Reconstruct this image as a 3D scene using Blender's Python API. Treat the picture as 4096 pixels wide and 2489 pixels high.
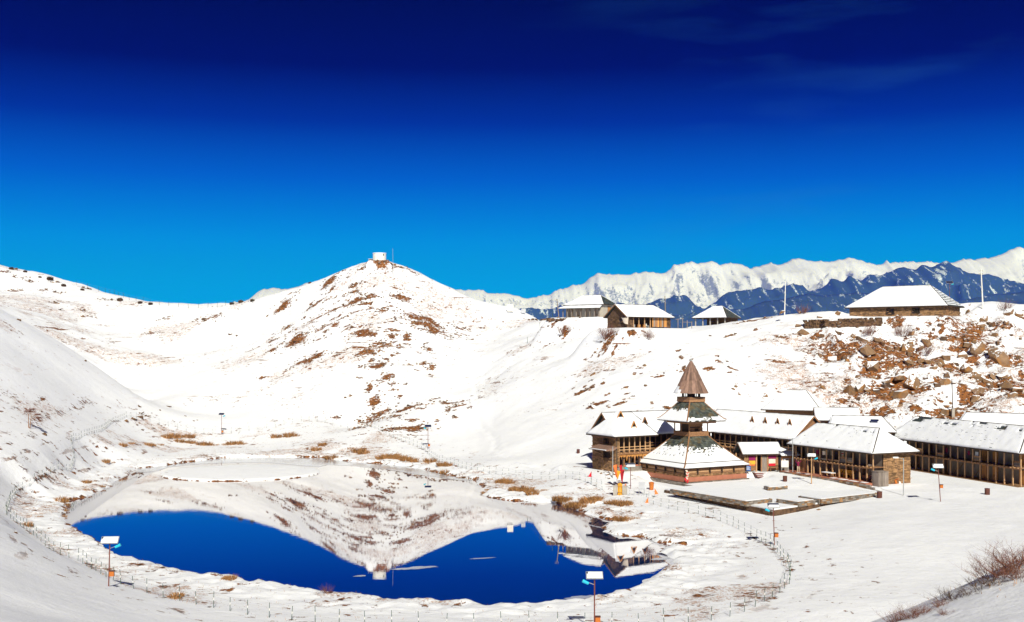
import bpy, bmesh, math, random
import numpy as np
from mathutils import Vector, Matrix

# ------------------------------------------------------------------ camera, sky, sun, exposure
SC = bpy.context.scene
for _o in list(bpy.data.objects):
    bpy.data.objects.remove(_o)
R = math.radians
CAM_H = 18.5            # metres above the lake
FPX, CXP, HZP = 4600.0, 2048.0, 1400.0     # focal length, centre and horizon, in photograph pixels
cam_d = bpy.data.cameras.new('camera')
cam_d.sensor_width = 36.0
cam_d.lens = FPX / 4096.0 * 36.0
cam_d.shift_y = (HZP - 1244.5) / 4096.0
cam_d.clip_start = 0.5
cam_d.clip_end = 90000.0
cam = bpy.data.objects.new('camera', cam_d)
SC.collection.objects.link(cam)
cam.location = (0, 0, CAM_H)
cam.rotation_euler = (R(90), 0, 0)
SC.camera = cam

SUN_EL, SUN_AZ = 36.0, 9.0        # elevation; how far the light drifts to the left as it goes away from the camera
L_dir = Vector((-math.sin(R(SUN_AZ)) * math.cos(R(SUN_EL)), math.cos(R(SUN_AZ)) * math.cos(R(SUN_EL)), -math.sin(R(SUN_EL))))
sun_d = bpy.data.lights.new('sun', 'SUN')
sun_d.energy = 5.0
sun_d.angle = R(0.5)
sun_d.color = (1.0, 0.97, 0.935)
sun = bpy.data.objects.new('sun', sun_d)
SC.collection.objects.link(sun)
sun.rotation_euler = L_dir.to_track_quat('-Z', 'Y').to_euler()

world = bpy.data.worlds.new('World')
SC.world = world
world.use_nodes = True
wn, wl = world.node_tree.nodes, world.node_tree.links
wn.clear()
w_out = wn.new('ShaderNodeOutputWorld')
w_bg = wn.new('ShaderNodeBackground')
w_bg.inputs['Strength'].default_value = 0.10
sky = wn.new('ShaderNodeTexSky')
sky.sky_type = 'NISHITA'
sky.sun_disc = False
sky.sun_elevation = R(SUN_EL)
sky.sun_rotation = math.atan2(-L_dir.x, -L_dir.y)
sky.altitude = 2700
sky.air_density = 1.0
sky.dust_density = 0.2
sky.ozone_density = 3.0
# the polarised, deep look of the sky: Nishita colour graded by elevation, plus a few faint cirrus wisps
tc = wn.new('ShaderNodeTexCoord')
sep = wn.new('ShaderNodeSeparateXYZ')
wl.new(tc.outputs['Generated'], sep.inputs[0])
ramp = wn.new('ShaderNodeValToRGB')
mr = wn.new('ShaderNodeMapRange')
mr.inputs['From Min'].default_value = 0.0
mr.inputs['From Max'].default_value = 0.5
wl.new(sep.outputs['Z'], mr.inputs['Value'])
wl.new(mr.outputs[0], ramp.inputs[0])
SKY_STOPS = [(0.0, (0.0, 0.43, 1.34)), (0.08, (0.0, 0.42, 1.32)), (0.115, (0.0, 0.405, 1.28)), (0.184, (0.0, 0.345, 1.20)), (0.292, (0.0, 0.145, 0.86)), (0.386, (0.0, 0.034, 0.40)),
             (0.476, (0.0, 0.002, 0.095)), (0.576, (0.0, 0.0005, 0.030)), (0.75, (0.0, 0.0005, 0.029)), (1.0, (0.0, 0.0005, 0.028))]
el = ramp.color_ramp.elements
while len(el) > 1:
    el.remove(el[-1])
el[0].position = SKY_STOPS[0][0]; el[0].color = SKY_STOPS[0][1] + (1,)
for p_, c_ in SKY_STOPS[1:]:
    e_ = el.new(p_); e_.color = c_ + (1,)
# luminance pattern of the Nishita sky keeps the natural falloff round the horizon
bw = wn.new('ShaderNodeRGBToBW')
wl.new(sky.outputs[0], bw.inputs[0])
lum = wn.new('ShaderNodeMath'); lum.operation = 'POWER'; lum.inputs[1].default_value = 0.12
wl.new(bw.outputs[0], lum.inputs[0])
mul = wn.new('ShaderNodeMix'); mul.data_type = 'RGBA'; mul.blend_type = 'MULTIPLY'; mul.inputs['Factor'].default_value = 1.0
wl.new(ramp.outputs[0], mul.inputs[6]); wl.new(lum.outputs[0], mul.inputs[7])
scl = wn.new('ShaderNodeVectorMath'); scl.operation = 'SCALE'
SKY_GAIN = 5.6
scl.inputs['Scale'].default_value = SKY_GAIN
wl.new(mul.outputs[2], scl.inputs[0])
# cirrus
mp = wn.new('ShaderNodeMapping'); mp.inputs['Scale'].default_value = (2.2, 2.2, 13.0); mp.inputs['Rotation'].default_value = (0, R(14), 0)
wl.new(tc.outputs['Generated'], mp.inputs[0])
cn = wn.new('ShaderNodeTexNoise'); cn.inputs['Scale'].default_value = 2.1; cn.inputs['Detail'].default_value = 7; cn.inputs['Roughness'].default_value = 0.55
wl.new(mp.outputs[0], cn.inputs['Vector'])
cm = wn.new('ShaderNodeMapRange'); cm.inputs['From Min'].default_value = 0.54; cm.inputs['From Max'].default_value = 0.9; cm.inputs['To Max'].default_value = 0.24
wl.new(cn.outputs[0], cm.inputs['Value'])
cmx = wn.new('ShaderNodeMix'); cmx.data_type = 'RGBA'
cx_ = wn.new('ShaderNodeMapRange'); cx_.inputs['From Min'].default_value = -0.05; cx_.inputs['From Max'].default_value = 0.2; wl.new(sep.outputs['X'], cx_.inputs['Value'])
cmm = wn.new('ShaderNodeMath'); cmm.operation = 'MULTIPLY'; wl.new(cm.outputs[0], cmm.inputs[0]); wl.new(cx_.outputs[0], cmm.inputs[1])
wl.new(cmm.outputs[0], cmx.inputs['Factor']); wl.new(scl.outputs[0], cmx.inputs[6]); cmx.inputs[7].default_value = (0.25, 1.5, 4.6, 1)
wl.new(cmx.outputs[2], w_bg.inputs['Color'])
wl.new(w_bg.outputs[0], w_out.inputs[0])

SC.view_settings.view_transform = 'Standard'
SC.view_settings.look = 'None'
SC.view_settings.exposure = 0.18
SC.view_settings.gamma = 1.0
SC.view_settings.use_curve_mapping = False
SC.render.engine = 'CYCLES'
SC.cycles.use_denoising = True
SC.cycles.max_bounces = 6
SC.cycles.volume_bounces = 0
SC.cycles.caustics_reflective = False
SC.cycles.caustics_refractive = False

# ------------------------------------------------------------------ helpers: place
random.seed(7)
RNG = np.random.default_rng(11)
COL = SC.collection

def P(px, py, D):
    """A point seen at photograph pixel (px, py) at depth D metres."""
    return Vector(((px - CXP) / FPX * D, D, CAM_H - (py - HZP) / FPX * D))

def F(px, py, z):
    """The same for a point of known height z."""
    D = (CAM_H - z) * FPX / (py - HZP)
    return Vector(((px - CXP) / FPX * D, D, z))

# ------------------------------------------------------------------ helpers: noise
def _hash(ix, iy, seed):
    h = (ix.astype(np.int64) * 374761393 + iy.astype(np.int64) * 668265263 + seed * 1442695041) & 0x7fffffff
    h = ((h ^ (h >> 13)) * 1274126177) & 0x7fffffff
    return ((h ^ (h >> 16)) & 0xffff) / 65535.0

def vnoise(x, y, seed=0):
    x0, y0 = np.floor(x), np.floor(y)
    fx, fy = x - x0, y - y0
    u, v = fx * fx * fx * (fx * (fx * 6 - 15) + 10), fy * fy * fy * (fy * (fy * 6 - 15) + 10)
    a, b = _hash(x0, y0, seed), _hash(x0 + 1, y0, seed)
    c, d = _hash(x0, y0 + 1, seed), _hash(x0 + 1, y0 + 1, seed)
    return (a * (1 - u) + b * u) * (1 - v) + (c * (1 - u) + d * u) * v

def fbm(x, y, octv=4, seed=0, gain=0.5, lac=2.03):
    s, a, t = 0.0, 1.0, 0.0
    for k in range(octv):
        s = s + a * vnoise(x, y, seed + k * 17); t += a
        x, y, a = x * lac + 13.7, y * lac - 7.3, a * gain
    return s / t

def ridged(x, y, octv=5, seed=0, gain=0.5):
    s, a, t = 0.0, 1.0, 0.0
    for k in range(octv):
        s = s + a * (1 - np.abs(2 * vnoise(x, y, seed + k * 31) - 1)) ** 1.6; t += a
        x, y, a = x * 2.07 + 5.1, y * 2.07 + 9.2, a * gain
    return s / t

def sstep(a, b, x):
    t = np.clip((x - a) / (b - a), 0, 1)
    return t * t * (3 - 2 * t)
# ------------------------------------------------------------------ the lay of the land
SHORE_PX = [(264,2007),(345,1991),(390,1967),(446,1946),(454,1926),(503,1906),(544,1877),(649,1865),(730,1853),(893,1833),(1083,1829),(1290,1832),
    (1338,1841),(1478,1854),(1631,1866),(1777,1899),(1899,1921),(1947,1966),(1929,1982),(1996,2000),(2118,2009),(2215,2012),(2282,2033),(2310,2042),
    (2361,2063),(2421,2079),(2457,2082),(2430,2091),(2404,2112),(2427,2132),(2481,2144),(2545,2147),(2618,2166),(2667,2177),(2774,2184),(2776,2190),
    (2681,2188),(2628,2193),(2662,2220),(2691,2240),(2667,2269),(2593,2318),(2530,2357),(2457,2371),(2399,2396),(2350,2403),(2148,2419),(1966,2431),
    (1887,2416),(1722,2410),(1600,2410),(1509,2398),(1326,2373),(1265,2370),(1144,2346),(991,2328),(933,2315),(832,2307),(751,2291),(670,2275),
    (548,2242),(467,2226),(450,2210),(406,2177),(365,2149),(312,2124),(284,2102),(256,2088),(260,2051)]
SHORE = np.array([F(a, b, 0.0)[:2] for a, b in SHORE_PX])
FENCE_PX = [(2584,2006),(2691,2033),(2788,2050),(2896,2084),(2973,2118),(3032,2147),(3081,2181),(3110,2210),(3149,2254),(3163,2288),(3159,2337),
    (3115,2378),(3032,2425),(2954,2459),(2886,2473),(2827,2484),(2600,2505),(2300,2515),(2000,2515),(1700,2512),(1400,2503),(1150,2480),(954,2457),(897,2441),(787,2421),
    (678,2400),(578,2382),(485,2358),(418,2323),(357,2275),(317,2242),(223,2214),(138,2157),(85,2116),(24,2076),(28,2060),(41,2023),(77,1979),(126,1967),
    (227,1926),(284,1894),(298,1877),(284,1857),(345,1833),(406,1808),(450,1780),(507,1760),(568,1752),(690,1748),(812,1748),(974,1744),(1204,1738),
    (1387,1742),(1594,1778),(1692,1796),(1753,1826),(1874,1857),(2057,1887),(2240,1921),(2319,1936),(2418,1963)]

def poly_dist(X, Y, poly):
    """signed distance to a closed polygon, positive outside"""
    d2 = np.full(X.shape, 1e18); ins = np.zeros(X.shape, bool)
    n = len(poly)
    for i in range(n):
        ax, ay = poly[i]; bx, by = poly[(i + 1) % n]
        ex, ey = bx - ax, by - ay
        t = np.clip(((X - ax) * ex + (Y - ay) * ey) / (ex * ex + ey * ey + 1e-12), 0, 1)
        d2 = np.minimum(d2, (X - ax - t * ex) ** 2 + (Y - ay - t * ey) ** 2)
        if ay != by:
            c = ((ay > Y) != (by > Y)) & (X < (bx - ax) * (Y - ay) / (by - ay) + ax)
            ins ^= c
    d = np.sqrt(d2)
    return np.where(ins, -d, d)

CTRL = []
def c(px, py, D):
    CTRL.append(tuple(P(px, py, D)))
def cf(px, py, z):
    CTRL.append(tuple(F(px, py, z)))
def cw(x, y, z):
    CTRL.append((x, y, z))
for i, (a, b) in enumerate(SHORE_PX):
    if i % 3 == 0: cf(a, b, 0.25)
for i, (a, b) in enumerate(FENCE_PX):
    if i % 2 == 0: cf(a, b, 0.9 if b > 1900 else 1.3)
cw(-18, 125, 0.1); cw(-25, 160, 0.1); cw(-10, 100, 0.1); cw(5, 110, 0.1); cw(-35, 130, 0.1)
# camera's own hill and its two shoulders
cw(0, 0, 16.6); cw(0, 14, 13.0); cw(0, 30, 7.6); cw(0, 50, 3.2); cw(0, 65, 1.4); cw(25, 60, 2.0); cw(-12, 62, 2.0)
cw(20, 30, 8.8); cw(-15, 30, 9.0); cw(-30, 0, 17.5); cw(30, 0, 17.0); cw(0, -30, 22); cw(-60, -20, 27); cw(60, -20, 25)
for a in [(3560,2489,50),(3680,2410,52),(3830,2330,55),(3960,2255,58),(4096,2185,62)]: c(*a)          # edge of the bank on the right
for a in [(3750,2489,44),(3950,2489,40),(4096,2489,36),(4096,2330,48)]: c(*a)
cw(24, 62, 2.4); cw(29, 68, 2.2); cw(34, 76, 2.0); cw(40, 84, 2.0); cw(52, 70, 8.5); cw(60, 50, 13)
for a in [(0,2110,88),(150,2225,82),(300,2335,77),(450,2420,72),(650,2489,69),(0,2300,66),(0,2489,46),(200,2370,68),(250,2489,58),(450,2489,63)]: c(*a)
cw(-44, 70, 9.0); cw(-55, 95, 9.5); cw(-50, 45, 13)
# slope on the left behind the path
for a in [(0,1232,232),(120,1270,234),(230,1325,236),(330,1395,238),(430,1490,240),(520,1590,240),(0,1350,205),(0,1500,180),(0,1650,160),(0,1760,148),
          (0,1900,132),(150,1450,200),(150,1600,182),(150,1750,160),(280,1560,208),(280,1680,188),(280,1780,172),(400,1650,216),(400,1735,203),(130,1880,145)]: c(*a)
cw(-130, 180, 32); cw(-160, 235, 44); cw(-100, 130, 17); cw(-90, 100, 15)
for a in [(120,1275,262),(330,1410,268),(520,1600,262)]:
    p = P(*a); cw(p.x, p.y, p.z - 2.0)
# far left ridge, saddle and bowl
for a in [(-150,1030,420),(0,1062,420),(200,1108,416),(400,1166,410),(600,1213,396),(800,1230,386),(930,1215,375),(0,1150,380),(200,1200,360),(200,1290,320),
          (400,1300,345),(400,1420,300),(600,1300,350),(600,1450,305),(600,1600,262),(800,1330,335),(800,1500,287),(800,1650,251),(500,1560,285)]: c(*a)
# the cone of the hill
for a in [(1030,1195,362),(1160,1150,350),(1300,1108,338),(1420,1066,328),(1480,1048,325),(1517,1045,325),(1570,1050,325),(1640,1080,323),(1720,1112,322),(1850,1172,322),(1950,1222,324),(2060,1250,325),
          (1150,1250,328),(1150,1400,292),(1150,1550,261),(1150,1680,238),(1517,1120,315),(1517,1200,303),(1517,1300,287),(1517,1420,268),(1517,1560,246),(1517,1680,227),
          (1350,1200,312),(1350,1400,276),(1350,1600,245),(1750,1200,310),(1750,1300,294),(1750,1450,266),(1700,1600,236),(1700,1700,220),(1000,1690,240),(1350,1700,231)]: c(*a)
# the gully and the plateau with its houses
for a in [(1950,1350,300),(1950,1500,258),(1950,1650,224),(1950,1780,200),(2120,1253,318),(2200,1260,290),(2120,1350,283),(2120,1500,246),(2120,1650,217),(2120,1800,190),
          (2250,1262,262),(2400,1267,258),(2480,1290,246),(2550,1312,233),(2680,1312,233),(2780,1300,238),(2900,1287,240),(3000,1275,236),(3130,1260,230),(3300,1262,226),(3500,1264,223),(3700,1255,222),(3930,1232,224),(4096,1232,224),(4250,1235,224),
          (2300,1400,234),(2300,1600,205),(2300,1750,184),(2300,1850,168),(2550,1400,218),(2550,1550,197),(2550,1650,184),(2800,1400,217),(2800,1550,197),(2800,1650,187),
          (3100,1400,211),(3100,1550,195),(3100,1650,187),(3500,1400,208),(3500,1550,194),(3500,1650,185),(3800,1400,208),(3800,1550,191),(3800,1650,180),(4096,1400,206),(4096,1550,190),(4096,1650,178),(4350,1450,200)]: c(*a)
# level ground of the village
for a in [(2320,1890,2.0),(2464,1890,2.2),(2600,1900,2.0),(2745,1935,1.3),(2990,1900,1.9),(3210,1905,2.1),(3490,1935,1.9),(3660,1892,2.0),(3860,1925,1.9),(4060,1955,1.9),
          (3093,2070,.62),(2950,2040,.68),(2800,2012,.75),(2690,1988,.85),(3250,2040,.85),(3400,2012,1.15),(3100,2090,.62),(3500,2080,1.5),(3755,2007,1.8),(3950,1985,1.9),(4096,2010,2.0),(3500,2250,1.3),(3800,2150,1.7),(3300,2350,1.1),(3300,2489,1.2),(3550,2420,1.6)]: cf(*a)
cw(45, 160, 2.4); cw(52, 165, 3.0); cw(30, 165, 2.4); cw(20, 163, 2.4); cw(70, 150, 2.6); cw(85, 150, 5); cw(85, 110, 3.5); cw(95, 80, 8)
# beyond the crests the land falls away
for a in [(-150,1030,420),(200,1108,416),(600,1213,396),(800,1230,386),(1030,1195,362),(1300,1108,338),(1517,1045,325),(1720,1112,322),(1950,1222,324),(2200,1260,300)]:
    p = P(*a); k = (p.y + 28) / p.y; cw(p.x * k, p.y + 28, p.z - 9); k = (p.y + 90) / p.y; cw(p.x * k, p.y + 90, p.z - 42)
for a in [(2400,1267,272),(2700,1290,256),(3000,1275,252),(3300,1262,252),(3700,1255,250),(4096,1232,250),(4350,1232,250)]:
    p = P(*a); cw(p.x, p.y, p.z - 1.5); cw(p.x * 1.1, p.y + 26, p.z - 9); cw(p.x * 1.35, p.y + 90, p.z - 42)
cw(-260, 300, 60); cw(-270, 420, 66); cw(190, 180, 30); cw(190, 240, 34); cw(-230, 100, 40); cw(200, 60, 32)
CTRL = np.array(CTRL)

def tps_fit(pts, lam):
    n = len(pts); S = 100.0
    xy = pts[:, :2] / S
    d = np.sqrt(((xy[:, None] - xy[None]) ** 2).sum(-1))
    K = np.where(d > 0, d * d * np.log(d + 1e-12), 0) + lam * np.eye(n)
    Pm = np.c_[np.ones(n), xy]
    A = np.zeros((n + 3, n + 3)); A[:n, :n] = K; A[:n, n:] = Pm; A[n:, :n] = Pm.T
    return xy, np.linalg.solve(A, np.r_[pts[:, 2], 0, 0, 0]), S
def tps_eval(m, X, Y):
    xy, w, S = m; x, y = X.ravel() / S, Y.ravel() / S
    out = w[-3] + w[-2] * x + w[-1] * y
    for i in range(len(xy)):
        r2 = (x - xy[i, 0]) ** 2 + (y - xy[i, 1]) ** 2 + 1e-12
        out += w[i] * 0.5 * r2 * np.log(r2)
    return out.reshape(X.shape)
_u, _idx = np.unique(np.round(CTRL[:, :2], 1), axis=0, return_index=True)
TPS = tps_fit(CTRL[_idx], 2e-4)

def axis(segs):
    out = []
    for a, b, s in segs:
        out.append(np.arange(a, b, s))
    return np.concatenate(out + [[segs[-1][1]]])
GX = axis([(-300, -180, 3.0), (-180, -62, 0.8), (-62, 72, 0.36), (72, 130, 0.8), (130, 240, 3.0)])
GY = axis([(-40, 30, 2.5), (30, 60, 0.6), (60, 215, 0.36), (215, 345, 0.6), (345, 430, 0.9), (430, 520, 4.0)])
cgx, cgy = np.arange(-306, 248, 2.5), np.arange(-46, 528, 2.5)
CX_, CY_ = np.meshgrid(cgx, cgy)
CZ_ = tps_eval(TPS, CX_, CY_)
def blur(a, n):
    k = np.exp(-0.5 * (np.arange(-3 * n, 3 * n + 1) / n) ** 2); k /= k.sum()
    p = np.pad(a, 3 * n, 'edge')
    p = np.apply_along_axis(lambda r: np.convolve(r, k, 'valid'), 1, p)
    return np.apply_along_axis(lambda r: np.convolve(r, k, 'valid'), 0, p)
_b1, _b4 = blur(CZ_, 1), blur(CZ_, 4)
_left = (1 - sstep(-48, -34, CX_)) * (1 - sstep(236, 252, CY_)); _gul = sstep(-8, 2, CX_) * (1 - sstep(38, 50, CX_)) * sstep(178, 190, CY_) * (1 - sstep(262, 290, CY_))
_wb = np.maximum(_left, _gul); CZ_ = _b1 * (1 - _wb) + _b4 * _wb
TRAILS = []
def base_z(X, Y):
    fx = np.clip((X - cgx[0]) / 2.5, 0, len(cgx) - 2.001); fy = np.clip((Y - cgy[0]) / 2.5, 0, len(cgy) - 2.001)
    ix, iy = fx.astype(int), fy.astype(int); tx, ty = fx - ix, fy - iy
    return (CZ_[iy, ix] * (1 - tx) + CZ_[iy, ix + 1] * tx) * (1 - ty) + (CZ_[iy + 1, ix] * (1 - tx) + CZ_[iy + 1, ix + 1] * tx) * ty
LAKE_C = SHORE.mean(0)
FENCE_W = np.array([F(a, b, 0.9 if b > 1900 else 1.3)[:2] for a, b in FENCE_PX])
# level pads cut into the ground for buildings: (polygon, z, soft margin)
PADS = []
def ground_z(X, Y, detail=True):
    X = np.asarray(X, float); Y = np.asarray(Y, float)
    z = base_z(X, Y)
    sd = poly_dist(X, Y, SHORE)
    fd = poly_dist(X, Y, FENCE_W)
    rough = sstep(0, 30, fd)
    # rolling relief: stronger on the hills, terracettes of grazing land on the steep ones
    hill = sstep(4, 14, z)
    calm = 1 - 0.75 * (1 - sstep(-52, -40, X)) * (1 - sstep(238, 255, Y))       # the wind-packed slope on the left is smooth
    z = z + hill * calm * ((fbm(X / 23, Y / 23, 4, 3) - 0.5) * 2.0 + (fbm(X / 6, Y / 6, 4, 9) - 0.5) * 0.8)
    right = sstep(38, 60, X) * sstep(160, 175, Y) * (1 - sstep(215, 224, Y))
    z = z + right * ((ridged(X / 8, Y / 8, 4, 21) - 0.55) * 2.6 + (fbm(X / 2.2, Y / 2.2, 3, 5) - 0.5) * 0.8)
    z = z + (1 - hill) * rough * (fbm(X / 9, Y / 9, 3, 13) - 0.5) * 0.35
    z = z + (fbm(X / 1.6, Y / 2.6, 3, 31) - 0.5) * 0.10
    for tr in TRAILS:      # trodden tracks
        lo, hi = tr.min(0) - 3, tr.max(0) + 3
        m = (X > lo[0]) & (X < hi[0]) & (Y > lo[1]) & (Y < hi[1])
        if m.any():
            xs, ys = X[m], Y[m]; d = np.full(xs.shape, 1e9)
            for (ax, ay), (bx, by) in zip(tr[:-1], tr[1:]):
                ex, ey = bx - ax, by - ay; t_ = np.clip(((xs - ax) * ex + (ys - ay) * ey) / (ex * ex + ey * ey), 0, 1)
                d = np.minimum(d, np.hypot(xs - ax - t_ * ex, ys - ay - t_ * ey))
            d = d + (fbm(xs / 1.5, ys / 1.5, 2, 44) - 0.5) * 0.9
            z = z.copy(); z[m] = z[m] - 0.22 * np.exp(-(d / 0.55) ** 2) * (0.4 + 0.6 * vnoise(xs / 0.7, ys / 0.7, 45)) + 0.07 * np.exp(-((d - 1.0) / 0.4) ** 2)
    # lake bowl and its bank
    bankh = 0.28 + 0.22 * fbm(X / 2.4, Y / 2.4, 3, 41)
    sdj = sd + (fbm(X / 1.3, Y / 1.3, 3, 51) - 0.5) * 0.9
    lump = (fbm(X / 0.9, Y / 0.9, 3, 61) - 0.5) * 0.42 * (1 - sstep(3, 9, sd)) * sstep(0, 0.6, sd) + (fbm(X / 1.4, Y / 1.4, 2, 66) - 0.5) * 0.16 * (fd < 0) * sstep(2, 5, sd)
    bank = bankh * sstep(-0.05, 0.85, sdj) + np.maximum(sd, 0) * 0.02 + lump
    lk = np.where(sdj < 0, np.maximum(-1.6, sdj * 0.5), bank)
    z = np.where(sd < 10, lk * (1 - sstep(3, 10, sd)) + np.maximum(z, 0.3) * sstep(3, 10, sd), np.where(fd < 14, np.maximum(z, 0.35), z))
    for poly, pz, m in PADS:
        pd = poly_dist(X, Y, poly)
        k = 1 - sstep(0, m, pd)
        z = z * (1 - k) + pz * k
    return z
def gz(x, y):
    return float(ground_z(np.array([x]), np.array([y]))[0])
# ------------------------------------------------------------------ helpers: materials
class NT:
    def __init__(s, name):
        s.m = bpy.data.materials.new(name); s.m.use_nodes = True
        s.t = s.m.node_tree; s.n = s.t.nodes; s.b = s.n['Principled BSDF']; s.out = s.n['Material Output']
        s.b.inputs['Specular IOR Level'].default_value = 0.25
    def node(s, typ, ins=None, **kw):
        n = s.n.new(typ)
        for k, v in kw.items(): setattr(n, k, v)
        for k, v in (ins or {}).items():
            if hasattr(v, 'is_linked') or hasattr(v, 'links'): s.t.links.new(v, n.inputs[k])
            else: n.inputs[k].default_value = v
        return n
    def link(s, a, b): s.t.links.new(a, b)
    def noise(s, scale, detail=4, rough=0.55, vec=None, dist=0.0):
        n = s.node('ShaderNodeTexNoise', {'Scale': scale, 'Detail': detail, 'Roughness': rough, 'Distortion': dist})
        s.link(vec if vec is not None else s.pos(), n.inputs['Vector'])
        return n.outputs['Fac']
    def pos(s):
        if not hasattr(s, '_p'): s._p = s.node('ShaderNodeNewGeometry')
        return s._p.outputs['Position']
    def obj(s):
        if not hasattr(s, '_o'): s._o = s.node('ShaderNodeTexCoord')
        return s._o.outputs['Object']
    def mapr(s, v, a, b, c=0.0, d=1.0):
        n = s.node('ShaderNodeMapRange', {'Value': v, 'From Min': a, 'From Max': b, 'To Min': c, 'To Max': d}); return n.outputs[0]
    def math(s, op, a, b=0.0):
        n = s.node('ShaderNodeMath', {0: a, 1: b}, operation=op); return n.outputs[0]
    def mix(s, f, a, b, typ='MIX'):
        n = s.node('ShaderNodeMix', data_type='RGBA', blend_type=typ)
        for i, v in ((0, f), (6, a), (7, b)):
            if isinstance(v, (tuple, list)): n.inputs[i].default_value = tuple(v) + ((1,) if len(v) == 3 else ())
            elif isinstance(v, float) or isinstance(v, int): n.inputs[i].default_value = v
            else: s.link(v, n.inputs[i])
        return n.outputs[2]
    def bump(s, h, strength, dist):
        n = s.node('ShaderNodeBump', {'Height': h, 'Strength': strength, 'Distance': dist}); s.link(n.outputs[0], s.b.inputs['Normal']); return n
    def attr(s, name):
        return s.node('ShaderNodeAttribute', attribute_name=name).outputs['Fac']
    def color(s, c):
        if isinstance(c, (tuple, list)): s.b.inputs['Base Color'].default_value = tuple(c[:3]) + (1,)
        else: s.link(c, s.b.inputs['Base Color'])
    def rough(s, r): s.b.inputs['Roughness'].default_value = r

def mat(name, ca, cb, rough=0.8, scale=3.0, stretch=(1, 1, 1), bump=0.0, bdist=0.02, metallic=0.0, tint=True, snow=0.0, dirt=None):
    """two-tone weathered surface: noise between ca and cb, per-piece tint, optional snow lying on what faces up"""
    t = NT(name)
    mp = t.node('ShaderNodeMapping', {'Vector': t.obj(), 'Scale': stretch})
    n = t.noise(scale, 5, 0.6, mp.outputs[0])
    f = t.mapr(n, 0.32, 0.68)
    col = t.mix(f, ca, cb)
    if tint:
        ti = t.attr('tint')
        g = t.mapr(ti, 0.0, 1.0, 0.55, 1.45)
        gm = t.node('ShaderNodeCombineColor', {0: g, 1: g, 2: g}).outputs[0]
        col = t.mix(1.0, col, gm, 'MULTIPLY')
    if dirt:
        d = t.mapr(t.noise(0.9, 4, 0.6, t.obj()), 0.5, 0.72)
        col = t.mix(d, col, dirt)
    if snow > 0:
        nz = t.node('ShaderNodeSeparateXYZ'); t.link(t._p.outputs['Normal'] if hasattr(t, '_p') else (t.pos() and t._p.outputs['Normal']), nz.inputs[0])
        k = t.math('ADD', nz.outputs[2], t.math('MULTIPLY', t.math('SUBTRACT', t.noise(3.0, 4, 0.6), 0.5), 0.7))
        col = t.mix(t.mapr(k, 1 - snow, 1 - snow + 0.06), col, (0.84, 0.86, 0.9))
    t.color(col); t.rough(rough); t.b.inputs['Metallic'].default_value = metallic
    if bump > 0: t.bump(n, bump, bdist)
    return t.m

M = {}
M['wood'] = mat('weathered_wood', (0.33, 0.175, 0.085), (0.205, 0.10, 0.048), 0.8, 6, (1, 1, 1), 0.3)
M['wood_pale'] = mat('pale_wood', (0.54, 0.33, 0.17), (0.39, 0.22, 0.11), 0.8, 6, (1, 1, 0.3), 0.2)
M['wood_dark'] = mat('dark_wood', (0.075, 0.045, 0.03), (0.035, 0.022, 0.016), 0.85, 5, (1, 1, 1), 0.2)
M['wood_orange'] = mat('orange_wood', (0.55, 0.26, 0.07), (0.42, 0.18, 0.05), 0.7, 5, (1, 1, 0.4), 0.2)
M['wood_grey'] = mat('grey_wood', (0.28, 0.235, 0.20), (0.19, 0.15, 0.125), 0.85, 5, (1, 1, 0.25), 0.3)
M['plank_brown'] = mat('roof_plank_wood', (0.27, 0.165, 0.12), (0.17, 0.10, 0.075), 0.8, 4, (1, 1, 0.2), 0.3)
M['stone'] = mat('brown_stone', (0.34, 0.19, 0.085), (0.17, 0.10, 0.055), 0.9, 2.2, (1, 1, 1), 0.5, 0.03)
M['stone_grey'] = mat('grey_stone', (0.27, 0.235, 0.20), (0.16, 0.135, 0.115), 0.9, 2.2, (1, 1, 1), 0.5, 0.03)
M['stone_dark'] = mat('dark_rubble', (0.15, 0.085, 0.045), (0.075, 0.045, 0.028), 0.95, 2.0, (1, 1, 1), 0.5, 0.03)
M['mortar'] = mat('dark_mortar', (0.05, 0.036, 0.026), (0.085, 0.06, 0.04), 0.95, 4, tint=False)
M['terracotta'] = mat('terracotta_plaster', (0.42, 0.165, 0.10), (0.33, 0.125, 0.075), 0.85, 1.5, bump=0.1, tint=False)
M['slate'] = mat('slate', (0.065, 0.085, 0.085), (0.035, 0.045, 0.05), 0.6, 3, bump=0.3, dirt=(0.10, 0.075, 0.035))
M['slate_green'] = mat('green_slate', (0.095, 0.105, 0.085), (0.045, 0.055, 0.052), 0.6, 2.4, bump=0.3, dirt=(0.15, 0.10, 0.04))
M['plaster'] = mat('cream_plaster', (0.50, 0.45, 0.37), (0.40, 0.35, 0.28), 0.9, 1.0, bump=0.1, tint=False)
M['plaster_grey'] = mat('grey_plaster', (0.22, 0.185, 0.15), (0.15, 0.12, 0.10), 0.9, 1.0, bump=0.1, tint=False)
M['concrete'] = mat('concrete', (0.42, 0.38, 0.33), (0.30, 0.27, 0.23), 0.9, 1.6, bump=0.2, tint=False)
M['white_paint'] = mat('white_paint', (0.80, 0.79, 0.74), (0.66, 0.64, 0.58), 0.6, 1.2, tint=False)
M['board_grey'] = mat('faded_board', (0.42, 0.43, 0.46), (0.52, 0.53, 0.56), 0.6, 1.2, tint=False)
M['rust'] = mat('rusty_steel', (0.13, 0.045, 0.03), (0.075, 0.03, 0.025), 0.8, 6, tint=False)
M['rust_red'] = mat('red_brown_paint', (0.20, 0.06, 0.04), (0.14, 0.045, 0.035), 0.6, 6, tint=False)
M['steel'] = mat('galvanised_steel', (0.42, 0.43, 0.42), (0.33, 0.34, 0.34), 0.45, 6, metallic=0.3, tint=False)
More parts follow.
